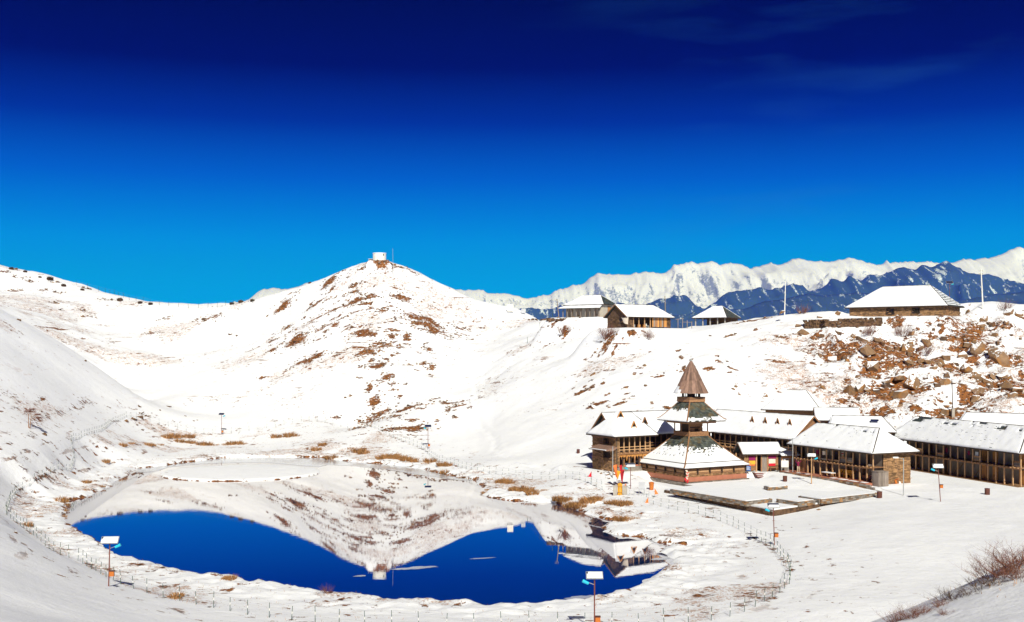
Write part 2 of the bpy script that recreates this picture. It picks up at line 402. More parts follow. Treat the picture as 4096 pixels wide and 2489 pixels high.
M['solar'] = mat('solar_cells', (0.012, 0.016, 0.05), (0.02, 0.025, 0.07), 0.25, 3, tint=False)
M['cyan'] = mat('cyan_lamp_housing', (0.02, 0.50, 0.68), (0.02, 0.42, 0.60), 0.5, 3, tint=False)
M['amber'] = mat('orange_box', (0.55, 0.17, 0.03), (0.42, 0.12, 0.025), 0.6, 3, tint=False)
M['yellow'] = mat('yellow_paint', (0.72, 0.36, 0.02), (0.60, 0.28, 0.02), 0.5, 3, tint=False)
M['green_post'] = mat('green_post_paint', (0.035, 0.085, 0.06), (0.03, 0.065, 0.05), 0.6, 3, tint=False)
M['red_cloth'] = mat('red_cloth', (0.62, 0.025, 0.04), (0.48, 0.015, 0.03), 0.9, 3, tint=False)
M['orange_cloth'] = mat('orange_cloth', (0.85, 0.24, 0.06), (0.75, 0.16, 0.05), 0.9, 3, tint=False)
M['yellow_cloth'] = mat('yellow_cloth', (0.80, 0.42, 0.05), (0.70, 0.33, 0.03), 0.9, 3, tint=False)
M['white_cloth'] = mat('white_cloth', (0.75, 0.66, 0.55), (0.62, 0.52, 0.42), 0.9, 3, tint=False)
M['maroon_cloth'] = mat('maroon_cloth', (0.20, 0.012, 0.05), (0.15, 0.01, 0.04), 0.9, 6, tint=False)
M['purple_cloth'] = mat('purple_cloth', (0.28, 0.02, 0.10), (0.20, 0.015, 0.08), 0.9, 3, tint=False)
M['beige_cloth'] = mat('beige_cloth', (0.58, 0.44, 0.30), (0.50, 0.37, 0.25), 0.9, 6, tint=False)
M['green_tarp'] = mat('green_tarp', (0.30, 0.42, 0.33), (0.22, 0.33, 0.26), 0.7, 3, tint=False)
M['blue_sign'] = mat('blue_sign_paint', (0.03, 0.12, 0.40), (0.02, 0.09, 0.32), 0.5, 3, tint=False)
M['skin'] = mat('skin', (0.42, 0.22, 0.14), (0.38, 0.19, 0.12), 0.6, 8, tint=False)
M['hair'] = mat('black_hair', (0.015, 0.012, 0.01), (0.03, 0.022, 0.018), 0.6, 8, tint=False)
M['black'] = mat('flat_black', (0.012, 0.010, 0.009), (0.02, 0.016, 0.013), 0.9, 3, tint=False)  # even near-black for panes, openings and small dark parts
M['grass_dry'] = mat('dry_grass', (0.42, 0.22, 0.085), (0.25, 0.12, 0.045), 0.9, 5)
M['twig'] = mat('bare_twigs', (0.22, 0.095, 0.06), (0.13, 0.055, 0.04), 0.9, 5)
M['bush_dark'] = mat('dark_bush', (0.055, 0.035, 0.025), (0.095, 0.05, 0.025), 0.9, 5)
M['rock'] = mat('golden_brown_rock', (0.27, 0.165, 0.09), (0.135, 0.085, 0.052), 0.95, 1.3, (1, 1, 1), 0.8, 0.1, dirt=(0.34, 0.15, 0.035), snow=0.34)
M['rock_dark'] = mat('dark_brown_rock', (0.085, 0.055, 0.038), (0.15, 0.085, 0.045), 0.95, 1.6, (1, 1, 1), 0.6, 0.06, dirt=(0.20, 0.095, 0.03), snow=0.17)

def snow_mat():
    t = NT('snow')
    n1 = t.noise(0.9, 6, 0.6); n2 = t.noise(7.0, 4, 0.6)
    h = t.math('ADD', n1, t.math('MULTIPLY', n2, 0.18))
    t.color(t.mix(t.mapr(n1, 0.3, 0.7), (0.80, 0.82, 0.86), (0.86, 0.875, 0.90))); t.rough(0.75)
    t.bump(h, 0.35, 0.12)
    return t.m
M['snow'] = snow_mat()

def ground_mat():
    """snow over tawny winter turf: the vertex layers say where the turf is bare ('bare') and where stubble pokes through ('stubble')"""
    t = NT('snow_over_turf')
    bare, stub = t.attr('bare'), t.attr('stubble')
    n_f = t.noise(1.1, 7, 0.68); n_m = t.noise(0.22, 5, 0.6); n_h = t.noise(4.5, 5, 0.65)
    mpx = t.node('ShaderNodeMapping', {'Vector': t.pos(), 'Scale': (0.35, 1.0, 1.6)})
    n_t = t.noise(1.3, 5, 0.65, mpx.outputs[0])
    n_b = t.noise(2.6, 3, 0.6)
    k = t.math('ADD', bare, t.math('MULTIPLY', t.math('SUBTRACT', n_f, 0.5), 1.7))
    k = t.math('ADD', k, t.math('MULTIPLY', t.math('SUBTRACT', n_t, 0.5), 1.3))
    k = t.math('ADD', k, t.math('MULTIPLY', t.math('SUBTRACT', n_b, 0.5), 1.3))
    m1 = t.math('MULTIPLY', t.mapr(k, 0.56, 0.64), t.mapr(bare, 0.05, 0.15))
    # stubble: fine specks
    s = t.math('ADD', t.math('MULTIPLY', stub, 0.30), t.math('ADD', t.math('MULTIPLY', n_h, 0.6), t.math('MULTIPLY', n_f, 0.4)))
    m2 = t.math('MULTIPLY', t.mapr(s, 0.72, 0.80), 0.72)
    # tufts and terracettes: spots and thin lines of turf that follow the contours
    n_s = t.noise(0.75, 6, 0.7)
    m3 = t.math('MULTIPLY', t.mapr(t.math('ADD', n_s, t.math('MULTIPLY', stub, 0.10)), 0.65, 0.69), t.mapr(stub, 0.04, 0.25))
    mpz = t.node('ShaderNodeMapping', {'Vector': t.pos(), 'Scale': (0.10, 0.10, 1.25)})
    n_z = t.noise(1.0, 4, 0.55, mpz.outputs[0])
    m4 = t.math('MULTIPLY', t.mapr(t.math('ADD', n_z, t.math('MULTIPLY', t.math('SUBTRACT', n_f, 0.5), 0.35)), 0.64, 0.69), t.mapr(stub, 0.10, 0.4))
    mask = t.math('MAXIMUM', t.math('MAXIMUM', m1, m2), t.math('MAXIMUM', m3, m4))
    snow = t.mix(t.mapr(n_m, 0.3, 0.7), (0.80, 0.815, 0.85), (0.87, 0.88, 0.90))
    turf = t.mix(t.mapr(n_h, 0.35, 0.65), (0.33, 0.125, 0.03), (0.16, 0.06, 0.018))
    turf = t.mix(t.mapr(t.noise(2.2, 3, 0.5), 0.5, 0.62), turf, (0.065, 0.03, 0.016))
    turf = t.mix(t.mapr(t.math('MAXIMUM', bare, t.math('MAXIMUM', m3, m4)), 0.1, 0.4), (0.44, 0.20, 0.075), turf)
    t.color(t.mix(mask, snow, turf)); t.rough(0.8)
    h = t.math('ADD', t.math('MULTIPLY', n_f, 0.8), t.math('MULTIPLY', n_h, 0.16))
    h = t.math('SUBTRACT', h, t.math('MULTIPLY', mask, 0.5))
    t.bump(h, 0.55, 0.26)
    return t.m
M['ground'] = ground_mat()

# ------------------------------------------------------------------ helpers: meshes
class MB:
    """collects faces (with a material slot and a tint each) and links them as one mesh object"""
    def __init__(s): s.v, s.f, s.mi, s.ti = [], [], [], []
    def face(s, pts, mi=0, ti=0.5):
        b = len(s.v); s.v += [tuple(p) for p in pts]; s.f.append(tuple(range(b, b + len(pts)))); s.mi.append(mi); s.ti.append(ti)
    def hexa(s, p, mi=0, ti=0.5):
        """p: 4 bottom points ccw then 4 top points"""
        b = len(s.v); s.v += [tuple(q) for q in p]
        for f in ((3, 2, 1, 0), (4, 5, 6, 7), (0, 1, 5, 4), (1, 2, 6, 5), (2, 3, 7, 6), (3, 0, 4, 7)):
            s.f.append(tuple(b + i for i in f)); s.mi.append(mi); s.ti.append(ti)
        return s
    def box(s, x0, x1, y0, y1, z0, z1, mi=0, ti=0.5, j=0.0):
        J = (lambda: random.uniform(-j, j)) if j else (lambda: 0.0)
        P8 = [(x0, y0, z0), (x1, y0, z0), (x1, y1, z0), (x0, y1, z0), (x0, y0, z1), (x1, y0, z1), (x1, y1, z1), (x0, y1, z1)]
        return s.hexa([(a + J(), b + J(), c_ + J()) for a, b, c_ in P8], mi, ti)
    def bar(s, a, b, w, h, mi=0, ti=0.5, up=(0, 0, 1)):
        a, b = Vector(a), Vector(b); d = (b - a).normalized(); u = Vector(up)
        if abs(d.dot(u)) > 0.99: u = Vector((1, 0, 0))
        sd = d.cross(u).normalized() * (w / 2); u2 = sd.cross(d).normalized() * (h / 2)
        return s.hexa([a - sd - u2, a + sd - u2, b + sd - u2, b - sd - u2, a - sd + u2, a + sd + u2, b + sd + u2, b - sd + u2], mi, ti)
    def tube(s, a, b, r0, r1=None, n=6, mi=0, ti=0.5, cap=True):
        r1 = r0 if r1 is None else r1
        a, b = Vector(a), Vector(b); d = (b - a).normalized(); u = Vector((0, 0, 1)) if abs(d.z) < 0.95 else Vector((1, 0, 0))
        p = d.cross(u).normalized(); q = d.cross(p)
        base = len(s.v)
        for c0, r in ((a, r0), (b, r1)):
            for k in range(n):
                t = 2 * math.pi * k / n; s.v.append(tuple(c0 + (p * math.cos(t) + q * math.sin(t)) * r))
        for k in range(n):
            k2 = (k + 1) % n
            s.f.append((base + k, base + k2, base + n + k2, base + n + k)); s.mi.append(mi); s.ti.append(ti)
        if cap:
            s.f.append(tuple(base + n + k for k in range(n))); s.mi.append(mi); s.ti.append(ti)
            s.f.append(tuple(base + k for k in reversed(range(n)))); s.mi.append(mi); s.ti.append(ti)
        return s
    def lathe(s, prof, n=16, cx=0, cy=0, mi=0, ti=0.5):
        for (r0, z0), (r1, z1) in zip(prof[:-1], prof[1:]):
            for k in range(n):
                a, b = 2 * math.pi * k / n, 2 * math.pi * (k + 1) / n
                pts = [(cx + r0 * math.cos(a), cy + r0 * math.sin(a), z0), (cx + r0 * math.cos(b), cy + r0 * math.sin(b), z0),
                       (cx + r1 * math.cos(b), cy + r1 * math.sin(b), z1), (cx + r1 * math.cos(a), cy + r1 * math.sin(a), z1)]
                if r0 < 1e-6: pts = [pts[0], pts[2], pts[3]]
                elif r1 < 1e-6: pts = pts[:3]
                s.face(pts, mi, ti)
        return s
    def extr(s, poly, z0, z1, mi=0, ti=0.5):
        """vertical prism over an xy polygon"""
        n = len(poly); b = len(s.v)
        s.v += [(p[0], p[1], z0) for p in poly] + [(p[0], p[1], z1) for p in poly]
        s.f.append(tuple(b + n + i for i in range(n))); s.f.append(tuple(b + i for i in reversed(range(n))))
        for i in range(n): s.f.append((b + i, b + (i + 1) % n, b + n + (i + 1) % n, b + n + i))
        s.mi += [mi] * (n + 2); s.ti += [ti] * (n + 2)
        return s
    def slab(s, poly, d, mi=0, ti=0.5):
        """any planar polygon thickened downwards by d"""
        n = len(poly); b = len(s.v)
        s.v += [tuple(p) for p in poly] + [(p[0], p[1], p[2] - d) for p in poly]
        s.f.append(tuple(b + i for i in range(n))); s.f.append(tuple(b + n + i for i in reversed(range(n))))
        for i in range(n): s.f.append((b + i, b + n + i, b + n + (i + 1) % n, b + (i + 1) % n))
        s.mi += [mi] * (n + 2); s.ti += [ti] * (n + 2)
        return s
    def mesh(s, name, mats, smooth=False):
        me = bpy.data.meshes.new(name)
        me.from_pydata(s.v, [], s.f)
        for m in mats: me.materials.append(M[m] if isinstance(m, str) else m)
        me.polygons.foreach_set('material_index', s.mi)
        at = me.attributes.new('tint', 'FLOAT', 'FACE'); at.data.foreach_set('value', s.ti)
        if smooth: me.shade_smooth()
        me.update()
        return me
    def build(s, name, mats, parent=None, smooth=False, kind=None, label=None, loc=None):
        if isinstance(mats, str): mats = [mats]
        o = bpy.data.objects.new(name, s.mesh(name, mats, smooth)); COL.objects.link(o)
        if parent is not None: o.parent = parent
        if kind: o['kind'] = kind
        if label: o['label'] = label
        if loc is not None: o.location = loc
        return o

def inst(me, name, parent=None, loc=(0, 0, 0), rot=(0, 0, 0), scale=(1, 1, 1)):
    o = bpy.data.objects.new(name, me); COL.objects.link(o); o.parent = parent
    o.location = loc; o.rotation_euler = rot; o.scale = scale if isinstance(scale, (tuple, list)) else (scale,) * 3
    return o
def tag(o, label, cat, group=None):
    o['label'] = label; o['category'] = cat
    if group: o['group'] = group
    return o
def thing(name, label, cat, loc=(0, 0, 0), rotz=0.0, group=None):
    o = bpy.data.objects.new(name, None); COL.objects.link(o)
    o.location = loc; o.rotation_euler = (0, 0, rotz); o.empty_display_size = 0.3
    return tag(o, label, cat, group)
def grid_obj(name, X, Y, Z, mats, attrs=None, parent=None, smooth=True):
    ny, nx = X.shape
    co = np.stack([X, Y, Z], -1).reshape(-1, 3).astype(np.float32)
    i = np.arange(ny * nx).reshape(ny, nx)
    q = np.stack([i[:-1, :-1], i[:-1, 1:], i[1:, 1:], i[1:, :-1]], -1).reshape(-1, 4).astype(np.int32)
    me = bpy.data.meshes.new(name)
    me.vertices.add(len(co)); me.vertices.foreach_set('co', co.ravel())
    me.loops.add(q.size); me.loops.foreach_set('vertex_index', q.ravel())
    me.polygons.add(len(q)); me.polygons.foreach_set('loop_start', (np.arange(len(q)) * 4).astype(np.int32))
    me.update(calc_edges=True)
    for k, a in (attrs or {}).items():
        at = me.attributes.new(k, 'FLOAT', 'POINT'); at.data.foreach_set('value', a.ravel().astype(np.float32))
    if smooth: me.shade_smooth()
    for m in mats: me.materials.append(M[m] if isinstance(m, str) else m)
    o = bpy.data.objects.new(name, me); COL.objects.link(o); o.parent = parent
    return o

def hits(pxs):
    """where the sight lines through these photograph pixels meet the ground"""
    pxs = np.array(pxs, float)
    Ds = np.concatenate([np.arange(36, 260, 0.7), np.arange(260, 440, 1.5)])
    X = (pxs[:, :1] - CXP) / FPX * Ds; Y = np.broadcast_to(Ds, X.shape); Z = CAM_H - (pxs[:, 1:2] - HZP) / FPX * Ds
    g = ground_z(X, Y)
    below = g >= Z
    out = []
    for r in range(len(pxs)):
        w = np.argmax(below[r])
        if not below[r].any(): out.append(None); continue
        if w > 0:
            a, b = Z[r, w - 1] - g[r, w - 1], g[r, w] - Z[r, w]
            D = Ds[w - 1] + (Ds[w] - Ds[w - 1]) * a / (a + b + 1e-9)
        else: D = Ds[w]
        x = (pxs[r, 0] - CXP) / FPX * D
        out.append(Vector((x, D, CAM_H - (pxs[r, 1] - HZP) / FPX * D)))
    return out
# ------------------------------------------------------------------ where the buildings stand
class Fr:
    """a building's own frame: x along its facade, y into its depth"""
    def __init__(s, x, y, deg): s.x, s.y, s.a = x, y, R(deg)
    def w(s, u, v): return (s.x + u * math.cos(s.a) - v * math.sin(s.a), s.y + u * math.sin(s.a) + v * math.cos(s.a))
    def rect(s, u0, u1, v0, v1): return np.array([s.w(u0, v0), s.w(u1, v0), s.w(u1, v1), s.w(u0, v1)])
FR_TEMPLE = Fr(24.05, 154.45, 30)
FR_GUEST = Fr(13.84, 153.0, 30)
FR_BACK = Fr(*FR_GUEST.w(22.3, 9.0), -60)
FR_LODGE = Fr(37.9, 154.0, -65)
FR_FAR = Fr(54.15, 162.1, -73)
FR_HUT = Fr(31.7, 155.6, 8)
FR_HIP = Fr(*P(3062, 1645, 181)[:2], -28)
FR_GABLE = Fr(*P(3277, 1660, 172)[:2], -8)
FR_PANEL = Fr(*P(3330, 1700, 163)[:2], -14)
FR_RBACK = Fr(*P(3830, 1700, 163)[:2], -35)
FR_A = Fr(*P(2250, 1265, 264)[:2], -32)
FR_B = Fr(*P(2508, 1308, 232)[:2], 33)
FR_C = Fr(*P(2780, 1300, 246)[:2], -33)
FR_D = Fr(*P(3398, 1262, 231)[:2], -36)
TANK = P(1518, 1044, 325)
PADS += [(FR_TEMPLE.rect(-6.2, 6.2, -6.2, 6.2), 1.05, 2.5), (FR_GUEST.rect(-0.4, 24, -0.6, 12.5), 2.2, 2.2), (FR_BACK.rect(-4, 20, -0.8, 7), 2.2, 2.0),
         (FR_LODGE.rect(-1.5, 16.0, -0.4, 7), 1.95, 1.2), (FR_FAR.rect(-1, 28, -0.8, 8), 1.95, 2.0), (FR_HUT.rect(-0.5, 7, -0.3, 3.5), 2.0, 1.5),
         (FR_HIP.rect(-0.5, 9, -0.5, 8), 6.2, 2.0), (FR_GABLE.rect(-0.5, 6, -0.5, 4.5), 4.2, 2.0), (FR_PANEL.rect(-0.5, 9, -0.5, 5), 3.2, 2.0),
         (FR_RBACK.rect(-0.5, 14, -0.5, 6), 3.6, 2.0), (FR_A.rect(-1, 11, -3, 8), 25.85, 6), (FR_B.rect(-2, 13, -2, 6.5), 22.95, 7),
         (FR_C.rect(-0.3, 7.2, -0.3, 7.2), 23.6, 2.0), (FR_D.rect(-1.5, 20, -4.5, 11), 24.95, 3.0),
         (np.array([(TANK.x - 2.5, TANK.y - 2.5), (TANK.x + 2.5, TANK.y - 2.5), (TANK.x + 2.5, TANK.y + 2.5), (TANK.x - 2.5, TANK.y + 2.5)]), TANK.z, 2.0)]

for tr in ([(1868,1405),(1885,1470),(1900,1510),(1906,1600),(1912,1690),(1958,1735),(1985,1762),(1975,1800),(2055,1835),(2120,1862),(2200,1890)], [(318,1310),(335,1350),(345,1385),(430,1440),(500,1425),(560,1385),(640,1345)],
           [(430,1440),(470,1510),(560,1640)]):
    h_ = [p for p in hits(tr) if p is not None]
    TRAILS.append(np.array([(p.x, p.y) for p in h_]))
# ------------------------------------------------------------------ bare patches (photograph pixels: centre, half width, half height)
HILL_PATCH = [(1520,1052,52,8),(1590,1066,35,6),(1445,1078,15,5),(1315,1130,30,22),(1410,1142,22,5),(1410,1168,18,8),(1430,1200,32,16),(1485,1187,27,14),(1600,1190,46,16),
    (1265,1215,34,8),(1330,1243,105,9),(1130,1225,38,14),(1525,1243,18,7),(1695,1275,78,15),(1710,1305,78,15),(1840,1310,32,7),(1740,1332,72,7),(1180,1365,48,28),(1085,1365,18,10),
    (1145,1312,15,12),(1460,1330,52,14),(1570,1345,14,10),(1625,1345,12,10),(1510,1375,28,12),(1465,1412,38,18),(1545,1380,15,10),(1710,1395,17,9),(1235,1440,55,18),(1510,1460,34,18),
    (1690,1455,13,10),(1725,1470,13,12),(1550,1505,24,14),(1480,1548,13,14),(1500,1605,22,18),(1520,1658,44,22),(1475,1685,22,14),(1625,1635,48,14),(1640,1712,66,22),(1560,1720,28,12),
    (1585,1665,24,10),(1420,1715,15,12),(1800,1608,55,5),(1835,1621,42,4),(1790,1640,12,14),(1330,1290,70,4),(1420,1310,90,4)]
LEFT_PATCH = [(20,1085,22,7),(50,1076,25,8),(75,1110,32,7),(60,1165,24,13),(170,1160,20,8),(210,1128,26,9),(225,1168,27,7),(125,1125,22,9),(345,1155,27,7),(425,1200,22,7),(210,1212,15,9),
    (665,1275,22,10),(610,1333,22,10),(850,1270,38,14),(785,1282,12,7),(330,1240,15,8),(345,1268,22,5)]
RIGHT_PATCH = [(3330,1440,34,22),(3380,1420,28,12),(3480,1500,44,22),(3500,1440,34,22),(3700,1455,66,20),(3620,1545,76,28),(3680,1560,44,24),(3780,1470,84,25),(3850,1390,64,10),(3930,1400,34,14),
    (4010,1430,64,32),(3420,1565,66,18),(3520,1570,54,30),(3830,1632,66,16),(3520,1660,54,20),(3660,1630,34,12),(3790,1660,32,15),(4060,1560,44,44),(3960,1540,44,30),(3880,1590,44,22),
    (3480,1460,34,20),(3815,1360,24,10),(3590,1272,34,11),(3020,1280,80,9),(2920,1343,28,5),(3200,1335,28,9),(3120,1350,28,6),(4010,1300,60,8),(3900,1300,30,8),(3730,1350,20,8)]
MID_PATCH = [(2330,1567,28,12),(2385,1615,38,12),(2480,1615,30,8),(2370,1548,13,8),(2500,1550,13,8),(2670,1632,15,10),(2725,1430,8,14),(2735,1475,10,20),(2840,1475,22,11),(2880,1445,16,9),
    (2260,1330,15,9),(2430,1368,22,12),(2432,1340,17,7),(2530,1330,24,9),(2450,1350,12,6),(2240,1275,40,5),(2860,1660,14,20),(2640,1500,26,4),(2560,1470,20,4)]
PATH_PATCH = [(x, y, 17, 5) for x, y in ((15,1985),(60,1945),(110,1925),(160,1905),(200,1880),(235,1845),(270,1830),(310,1808),(350,1800),(380,1778),(80,1985),(130,1967),(180,1947),(222,1928),(262,1908),(290,1890),(300,1872),(335,1840),(380,1818),(430,1792),(45,2015),(35,2045))] + [
    (80,1862,30,12),(50,1815,18,8),(110,1840,20,8),(225,1790,16,6),(150,1700,14,5),(30,1770,14,6),(190,1770,16,5)]
PATCHES = []
for grp, lst in (('hill', HILL_PATCH), ('left', LEFT_PATCH), ('right', RIGHT_PATCH), ('mid', MID_PATCH), ('path', PATH_PATCH)):
    for q, h in zip(lst, hits([(a, b) for a, b, _, _ in lst])):
        if h is not None: PATCHES.append((grp, h, q[2] / FPX * h.y * 1.12, max(0.6, q[3] / FPX * h.y * 2.4)))

for grp, h, rx, ry in list(PATCHES):       # ragged satellites round each patch
    if grp in ('left', 'path'): continue
    for _ in range(3 if grp == 'hill' else 2):
        a_, d_ = random.uniform(0, 6.28), random.uniform(1.2, 2.6); k_ = random.uniform(.18, .42)
        PATCHES.append((grp + '+', Vector((h.x + (rx + 1) * d_ * math.cos(a_), h.y + (ry + 1) * d_ * math.sin(a_), 0)), max(.5, rx * k_), max(.5, ry * k_)))
XX, YY = np.meshgrid(GX, GY)
ZZ = ground_z(XX, YY)
FDm = poly_dist(XX, YY, FENCE_W); SDm = poly_dist(XX, YY, SHORE)
bare = np.zeros(XX.shape)
wob_x = (fbm(XX / 3.1, YY / 3.1, 3, 71) - 0.5) * 3.0; wob_y = (fbm(XX / 3.1, YY / 3.1, 3, 77) - 0.5) * 5.0
for grp, h, rx, ry in PATCHES:
    j0, j1 = np.searchsorted(GX, [h.x - rx * 2.2 - 3, h.x + rx * 2.2 + 3]); i0, i1 = np.searchsorted(GY, [h.y - ry * 2.2 - 4, h.y + ry * 2.2 + 4])
    s_ = (slice(i0, i1), slice(j0, j1))
    wk = min(1.0, rx / 3.0)
    d = np.hypot((XX[s_] + wob_x[s_] * wk - h.x) / rx, (YY[s_] + wob_y[s_] * wk - h.y) / ry)
    bare[s_] = np.maximum(bare[s_], (1.12 if grp[:5] == 'right' else 1.12 if grp not in ('left', 'path') else 0.85) * (1 - sstep(0.3, 1.75, d)) - 0.35 * (1 - ridged(XX[s_] / 2.6, YY[s_] / 4.5, 3, 73)))
rr = sstep(44, 62, XX) * sstep(166, 178, YY) * (1 - sstep(212, 224, YY))
bare = np.maximum(bare, rr * (0.20 + 0.60 * sstep(0.42, 0.70, fbm(XX / 6, YY / 6, 4, 91))))
bank_edge = (1 - sstep(0.15, 0.75, np.abs(SDm + (fbm(XX / 1.3, YY / 1.3, 3, 51) - 0.5) * 0.9 - 0.12))) * (YY > 105)
bare = np.maximum(bare, bank_edge * (0.25 + 0.5 * sstep(0.4, 0.6, fbm(XX / 3, YY / 3, 3, 98))))
fence_line = (1 - sstep(0.1, 0.9, np.abs(FDm))) * sstep(0.5, 0.62, fbm(XX / 2.3, YY / 2.3, 3, 95))
bare = np.maximum(bare, 0.6 * fence_line)
# dark edges of the path at the foot of the left slope
lp = (1 - sstep(0.2, 1.1, np.abs(FDm - 5.2))) * (XX < -48) * (YY > 112) * (YY < 215) * sstep(0.38, 0.55, fbm(XX / 2, YY / 2, 3, 97))
bare = np.maximum(bare, 0.66 * lp)
bank_r = sstep(0, 1, (XX - 24)) * (1 - sstep(70, 78, YY)) * sstep(2.2, 3.2, ZZ) * (YY > 30)
bare = np.maximum(bare, bank_r * (0.25 + 0.55 * sstep(0.5, 0.75, fbm(XX / 1.7, YY / 1.7, 4, 99))))
hill_m = sstep(3.5, 9, ZZ) * (YY > 150)
stub = hill_m * (0.16 + 0.60 * sstep(0.48, 0.72, fbm(XX / 17, YY / 17, 4, 81)))
stub = np.maximum(stub, sstep(34, 46, XX) * sstep(170, 182, YY) * (1 - sstep(214, 226, YY)) * (0.35 + 0.5 * sstep(0.4, 0.65, fbm(XX / 7, YY / 7, 3, 88))))
stub = np.maximum(stub, (FDm < 0) * (SDm > 0.3) * (0.25 + 0.55 * sstep(0.4, 0.7, fbm(XX / 6, YY / 6, 3, 83))))
stub = np.maximum(stub, (1 - sstep(0, 8, np.abs(FDm - 4))) * 0.35)
stub = np.maximum(stub, bank_r * 0.5)
ground = grid_obj('ground', XX, YY, ZZ, ['ground'], {'bare': bare, 'stubble': stub}); ground['kind'] = 'structure'
# the valley beyond the crests
VX, VY = np.meshgrid(np.linspace(-16000, 16000, 60), np.linspace(-6000, 19000, 50))
valley = grid_obj('valley_floor', VX, VY, -420 + 120 * fbm(VX / 1500, VY / 1500, 4, 5), ['ground'], {'bare': VX * 0 + 0.2, 'stubble': VX * 0}); valley['kind'] = 'structure'

# ------------------------------------------------------------------ the lake
def water_mat():
    t = NT('still_lake_water')
    mpx = t.node('ShaderNodeMapping', {'Vector': t.pos(), 'Scale': (0.5, 1.6, 1.0)})
    n = t.noise(1.4, 3, 0.5, mpx.outputs[0]); n2 = t.noise(0.05, 3, 0.5)
    t.n.remove(t.b)
    bp = t.node('ShaderNodeBump', {'Height': n, 'Strength': t.mapr(n2, 0.4, 0.7, 0.006, 0.022), 'Distance': 0.05})
    dif = t.node('ShaderNodeBsdfDiffuse', {'Color': (0.0, 0.045, 0.20, 1)})
    gl = t.node('ShaderNodeBsdfGlossy', {'Color': (0.84, 0.815, 0.79, 1), 'Roughness': 0.008, 'Normal': bp.outputs[0]})
    fr = t.node('ShaderNodeFresnel', {'IOR': 1.34})
    k = t.mapr(fr.outputs[0], 0.02, 0.5, 0.55, 0.9)
    mx = t.node('ShaderNodeMixShader', {0: k, 1: dif.outputs[0], 2: gl.outputs[0]})
    t.link(mx.outputs[0], t.out.inputs[0])
    return t.m
M['water'] = water_mat()
mb = MB(); mb.face([(-72, 74, 0), (34, 74, 0), (34, 206, 0), (-72, 206, 0)])
lake = mb.build('lake_water', 'water'); lake['kind'] = 'structure'
def ice_mat():
    t = NT('thin_grey_ice')
    n = t.noise(0.35, 5, 0.6)
    t.color(t.mix(t.mapr(n, 0.35, 0.65), (0.36, 0.385, 0.43), (0.50, 0.52, 0.55))); t.rough(0.12)
    t.b.inputs['Specular IOR Level'].default_value = 0.6
    t.bump(t.noise(1.5, 4, 0.6), 0.1, 0.03)
    return t.m
M['ice'] = ice_mat()
ICE_PX = [(544,1877),(649,1865),(730,1853),(893,1833),(1083,1829),(1290,1832),(1338,1841),(1478,1854),(1631,1866),(1777,1899),(1899,1921),(1840,1922),(1760,1912),(1660,1898),(1540,1880),(1420,1866),(1310,1858),
          (1270,1868),(1180,1860),(1080,1853),(960,1850),(850,1853),(760,1860),(680,1870),(640,1884),(600,1887),(560,1889)]
mb = MB(); mb.face([F(a + random.uniform(-6, 6), b + (random.uniform(-2, 2) if i > 10 else 0), 0.012) for i, (a, b) in enumerate(ICE_PX)])
for cx_, cy_, wx_, wy_ in ((1660, 2272, 95, 5), (1440, 2304, 26, 3), (1930, 2233, 55, 2), (2330, 2390, 70, 9), (1620, 2400, 40, 5), (2640, 2236, 40, 5)):      # thin slivers of skim ice adrift
    pts_ = [(cx_ + wx_ * math.cos(a_) * random.uniform(.8, 1.1), cy_ - wx_ * math.cos(a_) * .06 + wy_ * math.sin(a_) * random.uniform(.6, 1.2)) for a_ in np.linspace(0, 6.1, 22)]
    mb.face([F(a_, b_, 0.010) for a_, b_ in reversed(pts_)])
ice = mb.build('lake_ice', 'ice'); ice['kind'] = 'structure'
# floating island
ISL = F(965, 1888, 0.2)
ang = np.linspace(0, 2 * np.pi, 181); rad = np.r_[np.linspace(0, 0.93, 22), 0.96, 0.98, 0.995, 1.0, 1.003]
AA, RR_ = np.meshgrid(ang, rad)
wob = 1 + 0.03 * (fbm(np.cos(AA) * 5 + 9, np.sin(AA) * 5 + 9, 5, 3, 0.65) - 0.5) * 2
wob[:, -1] = wob[:, 0]
IX, IY = ISL.x + 11.9 * RR_ * wob * np.cos(AA), ISL.y + 11.0 * RR_ * wob * np.sin(AA)
edge = sstep(1.0, 0.955, RR_) if False else (1 - sstep(0.955, 1.0, RR_))
IZ = -0.12 + 0.36 * edge + (fbm(IX / 1.1, IY / 1.1, 3, 7) - 0.5) * 0.12 * edge + 0.25 * (1 - RR_ ** 2)
isl = grid_obj('floating_island', IX, IY, IZ, ['ground'], {'bare': sstep(0.958, 0.976, RR_) * (0.35 + 0.6 * sstep(0.35, 0.6, fbm(IX / 1.2, IY / 1.2, 3, 17))), 'stubble': 0.3 * sstep(0.6, 1, RR_)})
tag(isl, 'round snow-covered island floating in the lake, ringed with brown turf', 'island')

